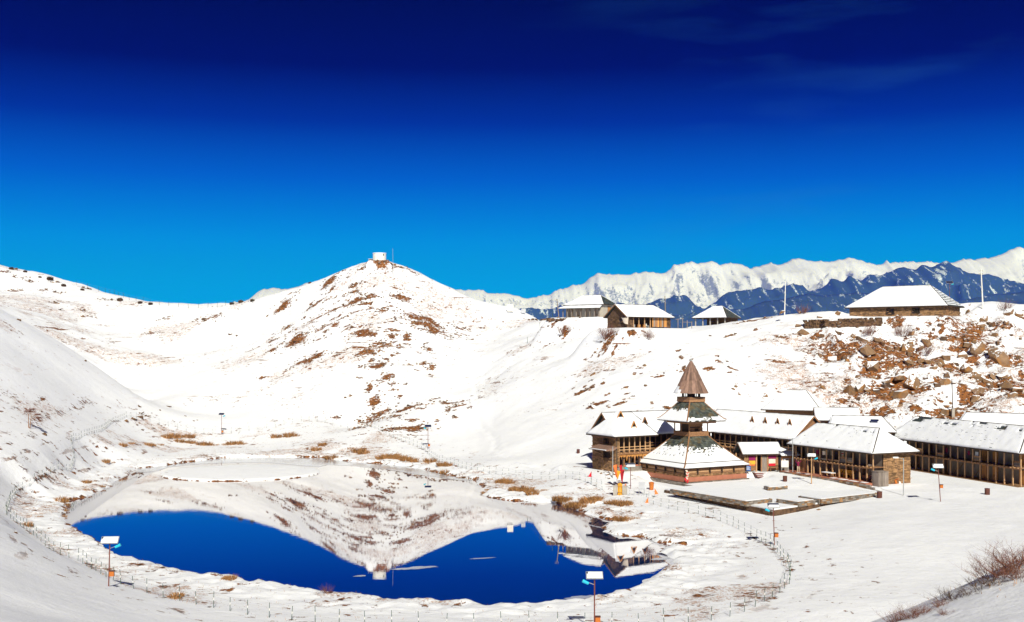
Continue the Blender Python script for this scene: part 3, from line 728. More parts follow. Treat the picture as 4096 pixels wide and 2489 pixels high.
# ------------------------------------------------------------------ far ranges
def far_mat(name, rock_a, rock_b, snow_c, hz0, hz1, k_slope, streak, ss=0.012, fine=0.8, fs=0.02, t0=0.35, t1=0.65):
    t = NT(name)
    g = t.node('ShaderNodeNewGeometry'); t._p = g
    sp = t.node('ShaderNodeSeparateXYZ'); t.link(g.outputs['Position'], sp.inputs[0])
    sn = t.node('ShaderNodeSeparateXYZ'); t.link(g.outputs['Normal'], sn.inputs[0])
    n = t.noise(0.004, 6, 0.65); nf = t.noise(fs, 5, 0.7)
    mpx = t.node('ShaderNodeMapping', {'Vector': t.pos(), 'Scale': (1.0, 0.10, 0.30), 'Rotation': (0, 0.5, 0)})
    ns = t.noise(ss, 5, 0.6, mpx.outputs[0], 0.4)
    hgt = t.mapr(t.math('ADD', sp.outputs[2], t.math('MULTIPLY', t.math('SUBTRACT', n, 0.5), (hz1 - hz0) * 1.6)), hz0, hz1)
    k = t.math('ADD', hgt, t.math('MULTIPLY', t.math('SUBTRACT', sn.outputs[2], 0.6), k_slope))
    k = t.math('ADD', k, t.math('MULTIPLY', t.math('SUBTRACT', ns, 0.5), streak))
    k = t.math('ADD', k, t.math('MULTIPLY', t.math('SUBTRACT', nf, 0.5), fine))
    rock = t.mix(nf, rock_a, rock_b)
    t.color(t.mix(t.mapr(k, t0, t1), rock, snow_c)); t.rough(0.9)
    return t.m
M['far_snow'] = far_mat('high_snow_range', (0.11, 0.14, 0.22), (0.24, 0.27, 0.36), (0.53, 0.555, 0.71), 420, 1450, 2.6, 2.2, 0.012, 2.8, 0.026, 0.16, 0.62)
M['far_forest'] = far_mat('forested_range', (0.014, 0.046, 0.078), (0.034, 0.074, 0.112), (0.46, 0.53, 0.68), 1100, 2300, 0.5, 3.0, 0.016, 1.5, 0.034, 0.40, 0.62)  # part of the blue haze is put into these forest colours
M['near_forest'] = far_mat('forested_spur', (0.014, 0.044, 0.074), (0.034, 0.07, 0.105), (0.40, 0.47, 0.60), 1200, 2500, 0.4, 2.8, 0.02, 1.5, 0.04, 0.44, 0.68)  # spur colours likewise carry some of the haze blue
def mountain(name, crest, D, W, nu, nv, matn, seed, spur, jag, base=-500):
    px = np.array([a for a, _ in crest], float); py = np.array([b for _, b in crest], float)
    u = np.linspace(px[0], px[-1], nu); X1 = (u - CXP) / FPX * D
    Zc = CAM_H + (HZP - np.interp(u, px, py)) / FPX * D
    ks = np.array([.2, .6, .2]); Zc = np.convolve(np.pad(Zc, 1, 'edge'), ks, 'valid')
    v = np.r_[np.linspace(-0.45, -0.03, 7), np.linspace(0, 1, nv)]
    Xg, Vg = np.meshgrid(X1, v); Zg = np.broadcast_to(Zc, Xg.shape)
    av = np.abs(Vg); L = D / 9000
    prof = np.where(Vg >= 0, (1 - av) ** 1.25, (1 - av) ** 2.2)
    wx = Xg + 420 * L * (fbm(Xg / (900 * L), Vg * 3, 3, seed + 5) - 0.5)
    r1 = ridged(wx / (900 * L) + Vg * 0.9, Vg * 1.7, 6, seed, 0.6); r2 = ridged(wx / (260 * L) - Vg * 2.0, Vg * 7.0, 5, seed + 9, 0.62)
    Z = base + (Zg - base) * prof + (r1 - 0.62) * spur * sstep(0.02, 0.22, av) + (r2 - 0.55) * spur * 0.42 * sstep(0.0, 0.12, av)
    Z = Z + jag * (ridged(Xg / (150 * L), Xg * 0 + seed, 3, seed + 3, 0.6) - 0.6) * (1 - sstep(0.0, 0.2, av))
    Y = D - Vg * W + (fbm(Xg / (500 * L), Vg * 2, 3, seed + 7) - 0.5) * 500 * L * sstep(0, 0.1, av)
    o = grid_obj(name, Xg[::-1], Y[::-1], Z[::-1], [matn]); o['kind'] = 'structure'
    return o
SNOW_CREST = [(-1200,1240),(0,1250),(600,1240),(900,1215),(985,1195),(1030,1170),(1095,1148),(1150,1160),(1220,1135),(1300,1165),(1500,1200),(1700,1180),(1850,1158),(1900,1155),(1945,1165),(1990,1168),(2040,1178),(2110,1195),(2160,1185),
    (2230,1160),(2290,1135),(2330,1140),(2370,1110),(2400,1095),(2440,1096),(2500,1097),(2570,1088),(2620,1095),(2660,1085),(2700,1062),(2745,1042),(2775,1043),(2800,1058),(2845,1043),(2880,1053),(2915,1043),
    (2970,1052),(2998,1068),(3050,1052),(3110,1055),(3160,1046),(3190,1030),(3225,1042),(3280,1040),(3330,1042),(3385,1030),(3430,1042),(3500,1052),(3580,1042),(3690,1040),(3800,1046),(3870,1032),(3950,1030),(4010,1012),
    (4050,1000),(4080,985),(4140,1000),(4300,990),(4600,1020),(5200,1040),(5800,1100)]
FOREST_CREST = [(-1500,1300),(900,1290),(1500,1265),(1900,1250),(2100,1232),(2300,1216),(2450,1200),(2520,1216),(2570,1232),(2640,1192),(2700,1186),(2740,1172),(2790,1222),(2820,1230),(2870,1198),(2930,1160),(3000,1147),(3040,1146),(3100,1152),(3170,1137),(3200,1132),
    (3240,1160),(3280,1146),(3330,1112),(3370,1126),(3400,1098),(3440,1122),(3480,1100),(3520,1104),(3590,1066),(3620,1064),(3660,1072),(3690,1054),(3720,1068),(3745,1058),(3790,1046),(3850,1078),(3900,1090),(3960,1102),(4040,1122),(4150,1140),(4400,1130),(5200,1150)]
SPUR_CREST = [(1500,1330),(2200,1300),(2500,1275),(2650,1262),(2760,1252),(2860,1240),(2980,1232),(3060,1205),(3150,1190),(3230,1170),(3300,1178),(3420,1172),(3560,1165),(3700,1185),(3820,1205),(3900,1190),(3980,1172),(4096,1168),(4300,1160),(5000,1180)]
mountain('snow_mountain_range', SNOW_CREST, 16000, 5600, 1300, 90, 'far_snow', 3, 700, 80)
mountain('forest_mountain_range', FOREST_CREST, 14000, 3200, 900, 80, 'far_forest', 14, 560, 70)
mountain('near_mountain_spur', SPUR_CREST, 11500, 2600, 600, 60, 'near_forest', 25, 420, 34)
# the air between
t = NT('haze_air'); t.n.remove(t.b)
vol = t.node('ShaderNodeVolumePrincipled', {'Color': (0.008, 0.06, 1.0, 1), 'Density': 0.00004, 'Anisotropy': 0.0, 'Absorption Color': (1, 1, 1, 1)})
t.link(vol.outputs[0], t.out.inputs['Volume']); M['haze'] = t.m
mb = MB(); mb.box(-17000, 17000, -6500, 19500, -700, 1520)
hz = mb.build('haze', 'haze'); hz['kind'] = 'stuff'; hz['label'] = 'thin blue mountain haze in the air'
# ------------------------------------------------------------------ building pieces
def stonework(name, parent, x0, x1, z0, z1, y, face=-1, mats=('stone', 'mortar'), sw=(0.28, 0.7), sh=(0.10, 0.22), depth=0.10, axis='x', holes=()):
    """a wall face laid in courses of separate stones, proud of a dark core; in the plane y (axis x) or x (axis y)"""
    mb = MB()
    def put(a0, a1, c0, c1, d0, d1, mi, ti, j=0.0):
        lo, hi = min(d0, d1), max(d0, d1)
        if axis == 'x': mb.box(a0, a1, lo, hi, c0, c1, mi, ti, j)
        else: mb.box(lo, hi, a0, a1, c0, c1, mi, ti, j)
    back = y - face * 0.22
    if not holes: put(x0, x1, z0, z1, y - face * 0.03, back, 1, 0.5)
    else:
        hs = sorted(holes); a = x0
        for h0, h1, g0, g1 in hs:
            if h0 > a: put(a, h0, z0, z1, y - face * 0.03, back, 1, 0.5)
            if g0 > z0: put(h0, h1, z0, g0, y - face * 0.03, back, 1, 0.5)
            if g1 < z1: put(h0, h1, g1, z1, y - face * 0.03, back, 1, 0.5)
            a = h1
        if a < x1: put(a, x1, z0, z1, y - face * 0.03, back, 1, 0.5)
    z = z0
    while z < z1 - 0.02:
        h = min(random.uniform(*sh), z1 - z); x = x0 - random.uniform(0, sw[0])
        while x < x1:
            w = random.uniform(*sw); a, b = max(x, x0), min(x + w, x1)
            cx, cz = (a + b) / 2, z + h / 2
            if b - a > 0.05 and not any(h0 < cx < h1 and g0 < cz < g1 for h0, h1, g0, g1 in holes):
                p = random.uniform(0.0, depth * 0.6)
                put(a + 0.012, b - 0.012, z + 0.01, z + h - 0.008, y + face * p, y - face * 0.06, 0, random.random(), 0.008)
            x += w
        z += h
    return mb.build(name, list(mats), parent, kind='stuff')

def snow_patch(mb, p00, p10, p11, p01, nu, nv, th, keep=None, seed=0, amp=0.05, mi=0):
    """a blanket of snow over a bilinear roof face (p00-p10 is the eave, p01-p11 the ridge); keep(u, v) says where it has stayed"""
    p00, p10, p11, p01 = map(Vector, (p00, p10, p11, p01))
    nrm = (p10 - p00).cross(p01 - p00).normalized()
    if nrm.z < 0: nrm = -nrm
    pt = lambda u, v: (p00 * (1 - u) + p10 * u) * (1 - v) + (p01 * (1 - u) + p11 * u) * v
    K = [[True if keep is None else keep((i + .5) / nu, (j + .5) / nv) for i in range(nu)] for j in range(nv)]
    us = np.linspace(0, 1, nu + 1)
    cache = {}
    def vert(i, j, top):
        key = (i, j, top)
        if key not in cache:
            q = pt(us[i], j / nv)
            if top:
                inner = all(0 <= a < nu and 0 <= b < nv and K[b][a] for a in (i - 1, i) for b in (j - 1, j))
                e = 1.0 if inner else 0.62
                q = q + nrm * (th * e + amp * (float(fbm(np.array([q.x * 1.3]), np.array([q.y * 1.3 + q.z]), 2, seed)[0]) - 0.5) * 2)
            else: q = q + nrm * 0.004
            cache[key] = len(mb.v); mb.v.append(tuple(q))
        return cache[key]
    for j in range(nv):
        for i in range(nu):
            if not K[j][i]: continue
            f = [vert(i, j, 1), vert(i + 1, j, 1), vert(i + 1, j + 1, 1), vert(i, j + 1, 1)]
            mb.f.append(tuple(f)); mb.mi.append(mi); mb.ti.append(0.5)
            for (di, dj, a, b) in ((0, -1, (i, j), (i + 1, j)), (1, 0, (i + 1, j), (i + 1, j + 1)), (0, 1, (i + 1, j + 1), (i, j + 1)), (-1, 0, (i, j + 1), (i, j))):
                ii, jj = i + di, j + dj
                if not (0 <= ii < nu and 0 <= jj < nv) or not K[jj][ii]:
                    mb.f.append((vert(*a, 0), vert(*b, 0), vert(*b, 1), vert(*a, 1))); mb.mi.append(mi); mb.ti.append(0.5)

def hip_roof(parent, L, W, ov, ze, zr, hl, hr, th=0.14, rows=0, bare_r=False, bare=0.0, seed=1, name='roof', mat_='slate', dash=0.0, ovl=None, ovr=None, gab='stone'):
    """roof over the rectangle 0..L, 0..W: eave height ze, ridge zr, hip lengths hl / hr (0 = gable)"""
    ovl = ov if ovl is None else ovl; ovr = ov if ovr is None else ovr
    x0, x1, y0, y1 = -ovl, L + ovr, -ov, W + ov; ym = W / 2
    A, B, C_, D_ = (x0, y0, ze), (x1, y0, ze), (x1, y1, ze), (x0, y1, ze)
    R0, R1 = (x0 + hl if hl else x0, ym, zr), (x1 - hr if hr else x1, ym, zr)
    mb = MB()
    mb.slab([A, B, R1, R0], 0.10, 0, 0.4); mb.slab([C_, D_, R0, R1], 0.10, 0, 0.4)
    if hl: mb.slab([D_, A, R0], 0.10, 0, 0.4)
    if hr: mb.slab([B, C_, R1], 0.10, 0, 0.4)
    for a, b in ((A, B), (B, C_), (C_, D_), (D_, A)):
        if (a, b) == (B, C_) and not hr or (a, b) == (D_, A) and not hl: continue
        a, b = Vector(a), Vector(b); mb.bar(a - Vector((0, 0, 0.08)), b - Vector((0, 0, 0.08)), 0.07, 0.16, 1, 0.4)
    roof = mb.build(name, [mat_, 'wood_dark'], parent)
    sm = MB()
    nu, nv = max(6, int(L / 0.3)), 14
    up = lambda p: Vector(p)
    keepf = None
    rr = random.Random(seed)
    if bare > 0:
        ph = rr.random() * 50
        def keepf(u, v):
            n = float(fbm(np.array([u * L * 0.5 + ph]), np.array([v * 5.0]), 3, seed)[0])
            return not (v > 0.82 and n > 1 - bare)
    snow_patch(sm, A, B, R1, R0, nu, nv, th, keepf, seed)
    snow_patch(sm, C_, D_, R0, R1, nu, nv, th, None, seed)
    nw = max(5, int(W / 0.35))
    if hl: snow_patch(sm, D_, A, R0, R0, nw, nv, th, None, seed)
    if hr and not bare_r: snow_patch(sm, B, C_, R1, R1, nw, nv, th, None, seed)
    sn = sm.build('snow_cover', 'snow', roof, smooth=False)
    for p_ in sn.data.polygons: p_.use_smooth = True
    if dash > 0:    # edges of slates showing in rows through the snow
        dm = MB(); n = Vector(B) - Vector(A); up_ = (Vector(R0) - Vector(A)); nn = n.cross(Vector((0, W / 2 + ov, zr - ze))).normalized()
        for j in range(1, rows):
            v = j / rows; a = Vector(A).lerp(Vector(R0), v); b = Vector(B).lerp(Vector(R1), v)
            u = 0.02
            while u < 0.97:
                w = rr.uniform(0.006, 0.02)
                k = float(vnoise(np.array([u * 6 + seed]), np.array([v * 3.0 + seed]), seed)[0])
                if rr.random() < dash * (0.2 + 1.9 * max(0, k - 0.35)) * (0.4 + 1.1 * v):
                    p = a.lerp(b, u) + nn * (th * 0.86); q = a.lerp(b, u + w) + nn * (th * 0.86)
                    dm.bar(p, q, 0.05, th * 0.5, 0, rr.random())
                u += w * 1.3
        dm.build('slate_edges', 'slate', roof, kind='stuff')
    if bare_r and hr:      # slates lie open on the right hip
        sl = MB(); Bv, Cv, Rv = Vector(B), Vector(C_), Vector(R1); n_ = (Cv - Bv).cross(Rv - Bv).normalized()
        for j in range(11):
            v0, v1 = j / 11, min(1, (j + 1.25) / 11); k = max(2, int((1 - v0) * W / 0.42))
            for i in range(k):
                u0, u1 = i / k, (i + 0.94) / k
                f = lambda u, v: (Bv.lerp(Cv, u)).lerp(Rv, v)
                a, b, c1, d1 = f(u0, v0), f(u1, v0), f(u1, v1), f(u0, v1); o1 = n_ * 0.05; o2 = n_ * 0.02
                sl.hexa([a + o2, b + o2, c1 + n_ * 0.004, d1 + n_ * 0.004, a + o1, b + o1, c1 + o2, d1 + o2], 0 if rr.random() > bare_r * 0.999 - 0.8 or True else 0, rr.random())
        sl.build('slates', mat_, roof, kind='stuff')
        if bare_r >= 2:
            sm2 = MB(); snow_patch(sm2, Bv, Cv, Rv, Rv, 34, 22, 0.10, lambda u, v: (v * 11) % 1 > 0.42 and vnoise(np.array([u * 14]), np.array([v * 9]), seed)[0] > 0.25, seed, 0.01)
            sm2.build('snow_strips', 'snow', roof, kind='stuff')
    ridge = MB(); ridge.bar(Vector(R0) + Vector((0, 0, th * .7)), Vector(R1) + Vector((0, 0, th * .7)), 0.12, 0.06, 0, 0.3)
    for e, c0, hh in ((B, R1, hr), (C_, R1, hr), (A, R0, hl), (D_, R0, hl)):
        if hh and e in (B,): ridge.bar(Vector(e) + Vector((0, 0, th * .75)), Vector(c0) + Vector((0, 0, th * .75)), 0.10, 0.06, 0, 0.3)
    ridge.build('ridge_board', 'wood_dark', roof)
    for side, x, hh in (('l', 0.0, hl), ('r', L, hr)):
        if not hh:
            g = MB(); xa = x - (0.1 if side == 'l' else -0.1)
            lo, hi = min(x, xa), max(x, xa)
            za = ze + (zr - ze) * ov / (W / 2 + ov)
            pl = [(lo, 0.0), (lo, W)]
            g.hexa([(lo, 0, ze - 0.1), (hi, 0, ze - 0.1), (hi, W, ze - 0.1), (lo, W, ze - 0.1), (lo, ym - 0.05, zr - 0.2), (hi, ym - 0.05, zr - 0.2), (hi, ym + 0.05, zr - 0.2), (lo, ym + 0.05, zr - 0.2)], 0, 0.5)
            g.build('gable', gab, parent)
            bb = MB(); xe = x0 if side == 'l' else x1
            for ya in (y0, y1): bb.bar((xe, ya, ze - 0.02), (xe, ym, zr - 0.02), 0.06, 0.2, 0, 0.5)
            bb.build('bargeboard', 'wood', parent)
    return roof

def dormer(parent, x, y, z, w, h, depth, mat_='wood', name='dormer'):
    """small triangular roof vent: dark opening, A-frame boards, snowy little roof"""
    d = bpy.data.objects.new(name, None); COL.objects.link(d); d.parent = parent; d.location = (x, y, z); d.empty_display_size = 0.1
    mb = MB()
    mb.face([(-w / 2 + .05, 0.12, 0.03), (w / 2 - .05, 0.12, 0.03), (0, 0.12, h - .05)]); mb.build('vent_opening', 'black', d)
    fr = MB(); fr.bar((-w / 2, 0.02, 0), (0, 0.02, h), 0.13, 0.10, 0, 0.6); fr.bar((w / 2, 0.02, 0), (0, 0.02, h), 0.13, 0.10, 0, 0.6); fr.bar((-w / 2, 0.02, 0.05), (w / 2, 0.02, 0.05), 0.1, 0.08, 0, 0.5)
    fr.build('frame', mat_, d)
    rf = MB()
    for s in (-1, 1): rf.slab([(s * (w / 2 + .06), -0.03, -0.02), (0, -0.03, h + .08), (0, depth, h + .08), (s * (w / 2 + .06), depth * 0.15, -0.02)], 0.05, 0)
    rf.build('dormer_roof', 'snow', d)
    return d

def post_mesh(h, w=0.14, matn='wood_pale', taper=0.9):
    mb = MB(); a, b = w / 2, w / 2 * taper
    mb.hexa([(-a, -a, 0), (a, -a, 0), (a, a, 0), (-a, a, 0), (-b, -b, h), (b, -b, h), (b, b, h), (-b, b, h)], 0, 0.5)
    return mb.mesh('post', [matn])

def veranda(t, L, z0, z1, z2, n, d=1.5, wmat='wood_pale', rail=True, skip_low=(), lowmat='wood_pale', parapet=False, jit=0.02):
    """two open storeys in front of a shaded wall: posts below and above, deck with joist ends, rails"""
    lo, up = post_mesh(z1 - z0 - 0.1, 0.15, lowmat), post_mesh(z2 - z1, 0.13, wmat)
    for i in range(n + 1):
        x = L * i / n
        x = min(max(x, 0.09), L - 0.09) + random.uniform(-jit, jit)
        if i not in skip_low: inst(lo, 'post', t, (x, 0.09, z0), (0, 0, random.uniform(-.04, .04)))
        inst(up, 'post', t, (x, 0.09, z1))
    dk = MB(); dk.box(-0.1, L + 0.1, -0.12, d, z1 - 0.10, z1 - 0.02, 0, 0.45); dk.build('deck', 'wood', t)
    be = MB(); be.box(-0.15, L + 0.15, -0.16, 0.02, z1 - 0.24, z1 - 0.105, 0, 0.5); be.build('deck_beam', 'wood', t)
    jm = MB(); jm.box(-0.05, 0.05, -0.3, 0.0, z1 - 0.09, z1 - 0.015, 0, 0.7); jme = jm.mesh('joist_end', ['wood_pale'])
    k = int(L / 0.62)
    for i in range(k): inst(jme, 'joist_end', t, (0.2 + i * (L - 0.4) / max(1, k - 1), 0, 0.02))
    pl = MB(); pl.box(-0.05, L + 0.05, 0.0, 0.2, z2 - 0.03, z2 + 0.12, 0, 0.4); pl.build('wall_plate', 'wood_dark', t)
    if rail:
        for q, zz in (('hand_rail', 0.72), ('mid_rail', 0.36)):
            r_ = MB(); r_.box(0, L, 0.03, 0.09, z1 + zz - 0.045, z1 + zz + 0.045, 0, 0.6); r_.build(q, wmat, t)
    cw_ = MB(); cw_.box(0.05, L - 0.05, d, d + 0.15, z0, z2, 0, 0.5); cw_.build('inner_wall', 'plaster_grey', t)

def doors_and_windows(t, L, z0, z1, d, spec):
    for (x, zb, w, h, kind) in spec:
        o = bpy.data.objects.new('window' if kind == 'w' else 'door', None); COL.objects.link(o); o.parent = t; o.location = (x, d - 0.03, zb); o.empty_display_size = .1
        a = MB(); a.box(-w / 2, w / 2, -0.02, 0.02, 0, h); a.build('pane' if kind == 'w' else 'door_leaf', 'black' if kind == 'w' else 'wood_dark', o)
        f = MB()
        for s in (-1, 1): f.box(s * w / 2 - .05, s * w / 2 + .05, -0.06, 0.03, 0, h + .05, 0, .5)
        f.box(-w / 2 - .05, w / 2 + .05, -0.065, 0.03, h, h + .09, 0, .5)
        if kind == 'w':
            for i in (1, 2): f.box(-w / 2 + w * i / 3 - .02, -w / 2 + w * i / 3 + .02, -0.05, 0.0, 0, h, 0, .5)
        f.build('frame', 'wood', o)

def wall_window(t, x, y, zb, w, h, axis='x', face=-1, bars=3, fm='wood_dark'):
    o = bpy.data.objects.new('window', None); COL.objects.link(o); o.parent = t; o.location = (x, y, zb); o.empty_display_size = .1
    if axis == 'y': o.rotation_euler = (0, 0, R(-90) if face < 0 else R(90))
    elif face > 0: o.rotation_euler = (0, 0, R(180))
    a = MB(); a.box(-w / 2, w / 2, 0.05, 0.2, 0, h); a.build('pane', 'black', o)
    f = MB()
    for s in (-1, 1): f.box(s * w / 2 - .06, s * w / 2 + .06, -0.1, 0.1, -.06, h + .06, 0, .5)
    f.box(-w / 2, w / 2, -0.1, 0.1, h, h + .08, 0, .5); f.box(-w / 2 - .1, w / 2 + .1, -0.12, 0.1, -.1, 0, 0, .5)
    f.build('frame', fm, o)
    for i in range(bars):
        b = MB(); xb = -w / 2 + w * (i + 1) / (bars + 1); b.box(xb - .02, xb + .02, -0.04, 0.0, 0, h, 0, .5); b.build('bar', fm, o)
    return o

# ------------------------------------------------------------------ the three-tiered temple
T = thing('pagoda_temple', 'three-tiered wooden temple with snowy slate roofs and a conical top', 'temple', (FR_TEMPLE.x, FR_TEMPLE.y, 0), FR_TEMPLE.a)
mb = MB(); mb.extr([(-5.35, -5.35), (5.35, -5.35), (5.35, 5.35), (-5.35, 5.35)], 0.9, 1.5); mb.build('foundation_core', 'mortar', T)
for ax, s in (('x', -1), ('y', -1)):
    stonework('foundation_stones', T, -5.42, 5.42, 0.95, 1.52, s * 5.42, s, ('stone_grey', 'mortar'), (0.5, 1.1), (0.16, 0.2), 0.08, ax)
mb = MB(); mb.extr([(-5.2, -5.2), (5.2, -5.2), (5.2, 5.2), (-5.2, 5.2)], 1.5, 2.12); mb.build('terracotta_plinth', 'terracotta', T)
mb = MB(); mb.extr([(-4.9, -4.9), (4.9, -4.9), (4.9, 4.9), (-4.9, 4.9)], 2.12, 3.9); mb.build('wall_core', 'wood_dark', T)
for ax, s in (('x', -1), ('y', -1)):
    stonework('stone_course', T, -5.02, 5.02, 2.12, 2.44, s * 5.02, s, ('stone', 'mortar'), (0.4, 0.9), (0.14, 0.18), 0.06, ax)
    for k, (za, zb_, m_, w_) in enumerate(((2.46, 2.60, 'wood', 5.1), (2.64, 2.92, 'wood_pale', 4.98), (2.96, 3.10, 'wood', 5.1), (3.14, 3.4, 'wood', 4.98))):
        b = MB()
        if ax == 'x': b.box(-w_, w_, -w_, -4.85, za, zb_, 0, 0.5, 0.01)
        else: b.box(-w_, -4.85, -w_ + .26, w_, za, zb_, 0, 0.5, 0.01)
        b.build('wall_beam', m_, T)
    pm = MB(); pm.box(-.09, .09, -.09, .09, 2.44, 3.5, 0, 0.3); pme = pm.mesh('wall_post', ['wood_dark'])
    for i in range(6):
        u = -5.05 + 10.1 * i / 5
        inst(pme, 'wall_post', T, (u, -5.12, 0) if ax == 'x' else (-5.12, u, 0))

def tier_roof(name, a0, z0, a1, z1, ex, ns, snow_keep, slate_zone, seed, n_u=30, n_v=26, slate_w=0.42):
    """four-sided flared roof: half-size a0 at the top z0, a1 at the eave z1"""
    prof = lambda v: (a0 + (a1 - a0) * v, z1 + (z0 - z1) * (1 - v) ** ex)      # v: 0 top, 1 eave
    rot = lambda p, k: (p[0], p[1], p[2]) if k == 0 else ((-p[1], p[0], p[2]) if k == 1 else ((-p[0], -p[1], p[2]) if k == 2 else (p[1], -p[0], p[2])))
    mb = MB(); NV = 8
    for k in range(4):
        for j in range(NV):
            (a, za), (b, zb_) = prof(j / NV), prof((j + 1) / NV)
            mb.face([rot((-b, -b, zb_), k), rot((b, -b, zb_), k), rot((a, -a, za), k), rot((-a, -a, za), k)], 0, 0.4)
            mb.face([rot((-a, -a, za - .12), k), rot((a, -a, za - .12), k), rot((b, -b, zb_ - .12), k), rot((-b, -b, zb_ - .12), k)], 1, 0.4)
        a, za = prof(1.0); mb.face([rot((-a, -a, za - .12), k), rot((a, -a, za - .12), k), rot((a, -a, za), k), rot((-a, -a, za), k)], 1, 0.5)
    roof = mb.build(name, ['slate_green', 'wood_dark'], T)
    sm = MB(); rr = random.Random(seed)
    for k in (0, 3, 1, 2):        # 0 faces local -y (front right), 3 faces local -x (front left)
        def vtx(i, j, th, K):
            a, za = prof(j / n_v); u = -1 + 2 * i / n_u
            inner = all(0 <= ii < n_u and 0 <= jj < n_v and K[jj][ii] for ii in (i - 1, i) for jj in (j - 1, j))
            h = th * (1.0 if inner else 0.55)
            return rot((a * u, -a - h * 0.4, za + h), k)
        K = [[snow_keep(k, (i + .5) / n_u, (j + .5) / n_v, rr) for i in range(n_u)] for j in range(n_v)]
        for j in range(n_v):
            for i in range(n_u):
                if not K[j][i]: continue
                q = [vtx(i, j + 1, .12, K), vtx(i + 1, j + 1, .12, K), vtx(i + 1, j, .12, K), vtx(i, j, .12, K)]
                sm.face(q)
                for (ii, jj, c0, c1) in ((i, j + 1, (i, j + 1), (i + 1, j + 1)), (i, j - 1, (i + 1, j), (i, j)), (i - 1, j, (i, j), (i, j + 1)), (i + 1, j, (i + 1, j + 1), (i + 1, j))):
                    if not (0 <= ii < n_u and 0 <= jj < n_v) or not K[jj][ii]:
                        sm.face([vtx(*c0, 0.0, K), vtx(*c1, 0.0, K), vtx(*c1, .12, K), vtx(*c0, .12, K)])
    sm.build('snow_cover', 'snow', roof)
    # separate slates where the roof lies open
    for k in (0, 3):
        for j in range(ns):
            v0, v1 = j / ns, (j + 1.3) / ns
            if v0 > slate_zone[k]: break
            v1 = min(v1, 1)
            (a, za), (b, zb_) = prof(v0), prof(v1)
            n = max(3, int(2 * (a + b) / 2 / slate_w))
            for i in range(n):
                u0, u1 = -1 + 2 * (i + .02) / n, -1 + 2 * (i + .97) / n
                o1, o2 = 0.035 + rr.uniform(0, .03), 0.07 + rr.uniform(0, .035)
                m1 = MB(); dy = rr.uniform(-.02, .02)
                top = [(a * u0, -a - .01, za + .02), (a * u1, -a - .01, za + .02)]; bot = [(b * u0, -b - .02, zb_ + o2 + dy), (b * u1, -b - .02, zb_ + o2 + dy)]
                m1.hexa([rot(p, k) for p in ((bot[0][0], bot[0][1], bot[0][2] - .03), (bot[1][0], bot[1][1], bot[1][2] - .03), (top[1][0], top[1][1], top[1][2] - .03), (top[0][0], top[0][1], top[0][2] - .03), bot[0], bot[1], top[1], top[0])], 0, rr.random())
                m1.build('slate', 'slate_green', roof)
    # hip boards
    for k in range(4):
        hb = MB()
        for j in range(NV):
            (a, za), (b, zb_) = prof(j / NV), prof((j + 1) / NV)
            ext = 1.03 if j == NV - 1 else 1.0
            hb.bar(rot((-a, -a, za + .12), k), rot((-b * ext, -b * ext, zb_ + (.10 if k == 0 and name == 'lower_roof' and j > 6 else .14)), k), 0.16, 0.09, 0, 0.5)
        hb.build('hip_board', 'wood', roof)
    return roof
def keep_low(k, u, v, rr):
    n = float(fbm(np.array([u * 5 + k * 9]), np.array([v * 4.0]), 3, 4)[0]) - 0.5
    lim = (0.30 if k == 3 else 0.34) + n * 0.12 - 0.10 * abs(u - 0.5)
    if v < lim: return False
    if v < lim + 0.12: return rr.random() < 0.35 + (v - lim) * 5
    if k == 0 and 0.44 < v < 0.50 and 0.05 < u < 0.72: return rr.random() < 0.45
    return rr.random() < (0.93 if v < 0.62 else 1.0)
def keep_up(k, u, v, rr):
    n = float(fbm(np.array([u * 4 + k * 7 + 3]), np.array([v * 3.0]), 3, 8)[0]) - 0.5
    lim = (0.78 if k == 0 else 0.34) + n * 0.25 - (0.55 * max(0, abs(u - .45) - .28) if k == 0 else 0.0)
    if k == 0 and v > 0.93: return rr.random() < 0.5
    if v < lim: return False
    return v > lim + 0.08 or rr.random() < 0.6
tier_roof('lower_roof', 1.5, 7.05, 5.45, 3.32, 1.22, 18, keep_low, {0: 0.38, 3: 0.36}, 3)
tier_roof('upper_roof', 1.05, 11.6, 3.24, 9.1, 1.12, 10, keep_up, {0: 1.0, 3: 0.5}, 5, 20, 18, 0.36)
# middle storey
mb = MB(); mb.extr([(-1.05, -1.05), (1.05, -1.05), (1.05, 1.05), (-1.05, 1.05)], 6.9, 9.6); mb.build('middle_storey_core', 'wood_dark', T)
mb = MB(); mb.box(-1.07, 1.07, -1.12, -1.06, 7.55, 8.1, 0, 0.7); mb.box(-1.07, 1.07, -1.12, -1.06, 8.25, 8.9, 0, 0.6)
mb.build('carved_panel', 'wood', T)
for i in (-1, 0, 1):
    mb = MB(); mb.extr([(i * .22 - .07, -1.16), (i * .22 + .07, -1.16), (i * .22 + .07, -1.10), (i * .22 - .07, -1.10)], 7.7, 8.02); mb.build('window_slit', 'black', T)
def ring(name, a, z0, z1, th, m_, boards=1):
    for k in range(4):
        for b_ in range(boards):
            h = (z1 - z0) / boards; mb = MB(); za, zb_ = z0 + b_ * h + .008, z0 + (b_ + 1) * h - .008
            e = a if k in (0, 2) else a - th - 0.003
            if k == 0: mb.box(-e, e, -a, -a + th, za, zb_, 0, random.random() * .6 + .2)
            elif k == 2: mb.box(-e, e, a - th, a, za, zb_, 0, random.random() * .6 + .2)
            elif k == 1: mb.box(a - th, a, -e, e, za, zb_, 0, random.random() * .6 + .2)
            else: mb.box(-a, -a + th, -e, e, za, zb_, 0, random.random() * .6 + .2)
            mb.build(name, m_, T)
ring('balcony_board', 1.66, 7.02, 7.62, 0.08, 'wood', 3)
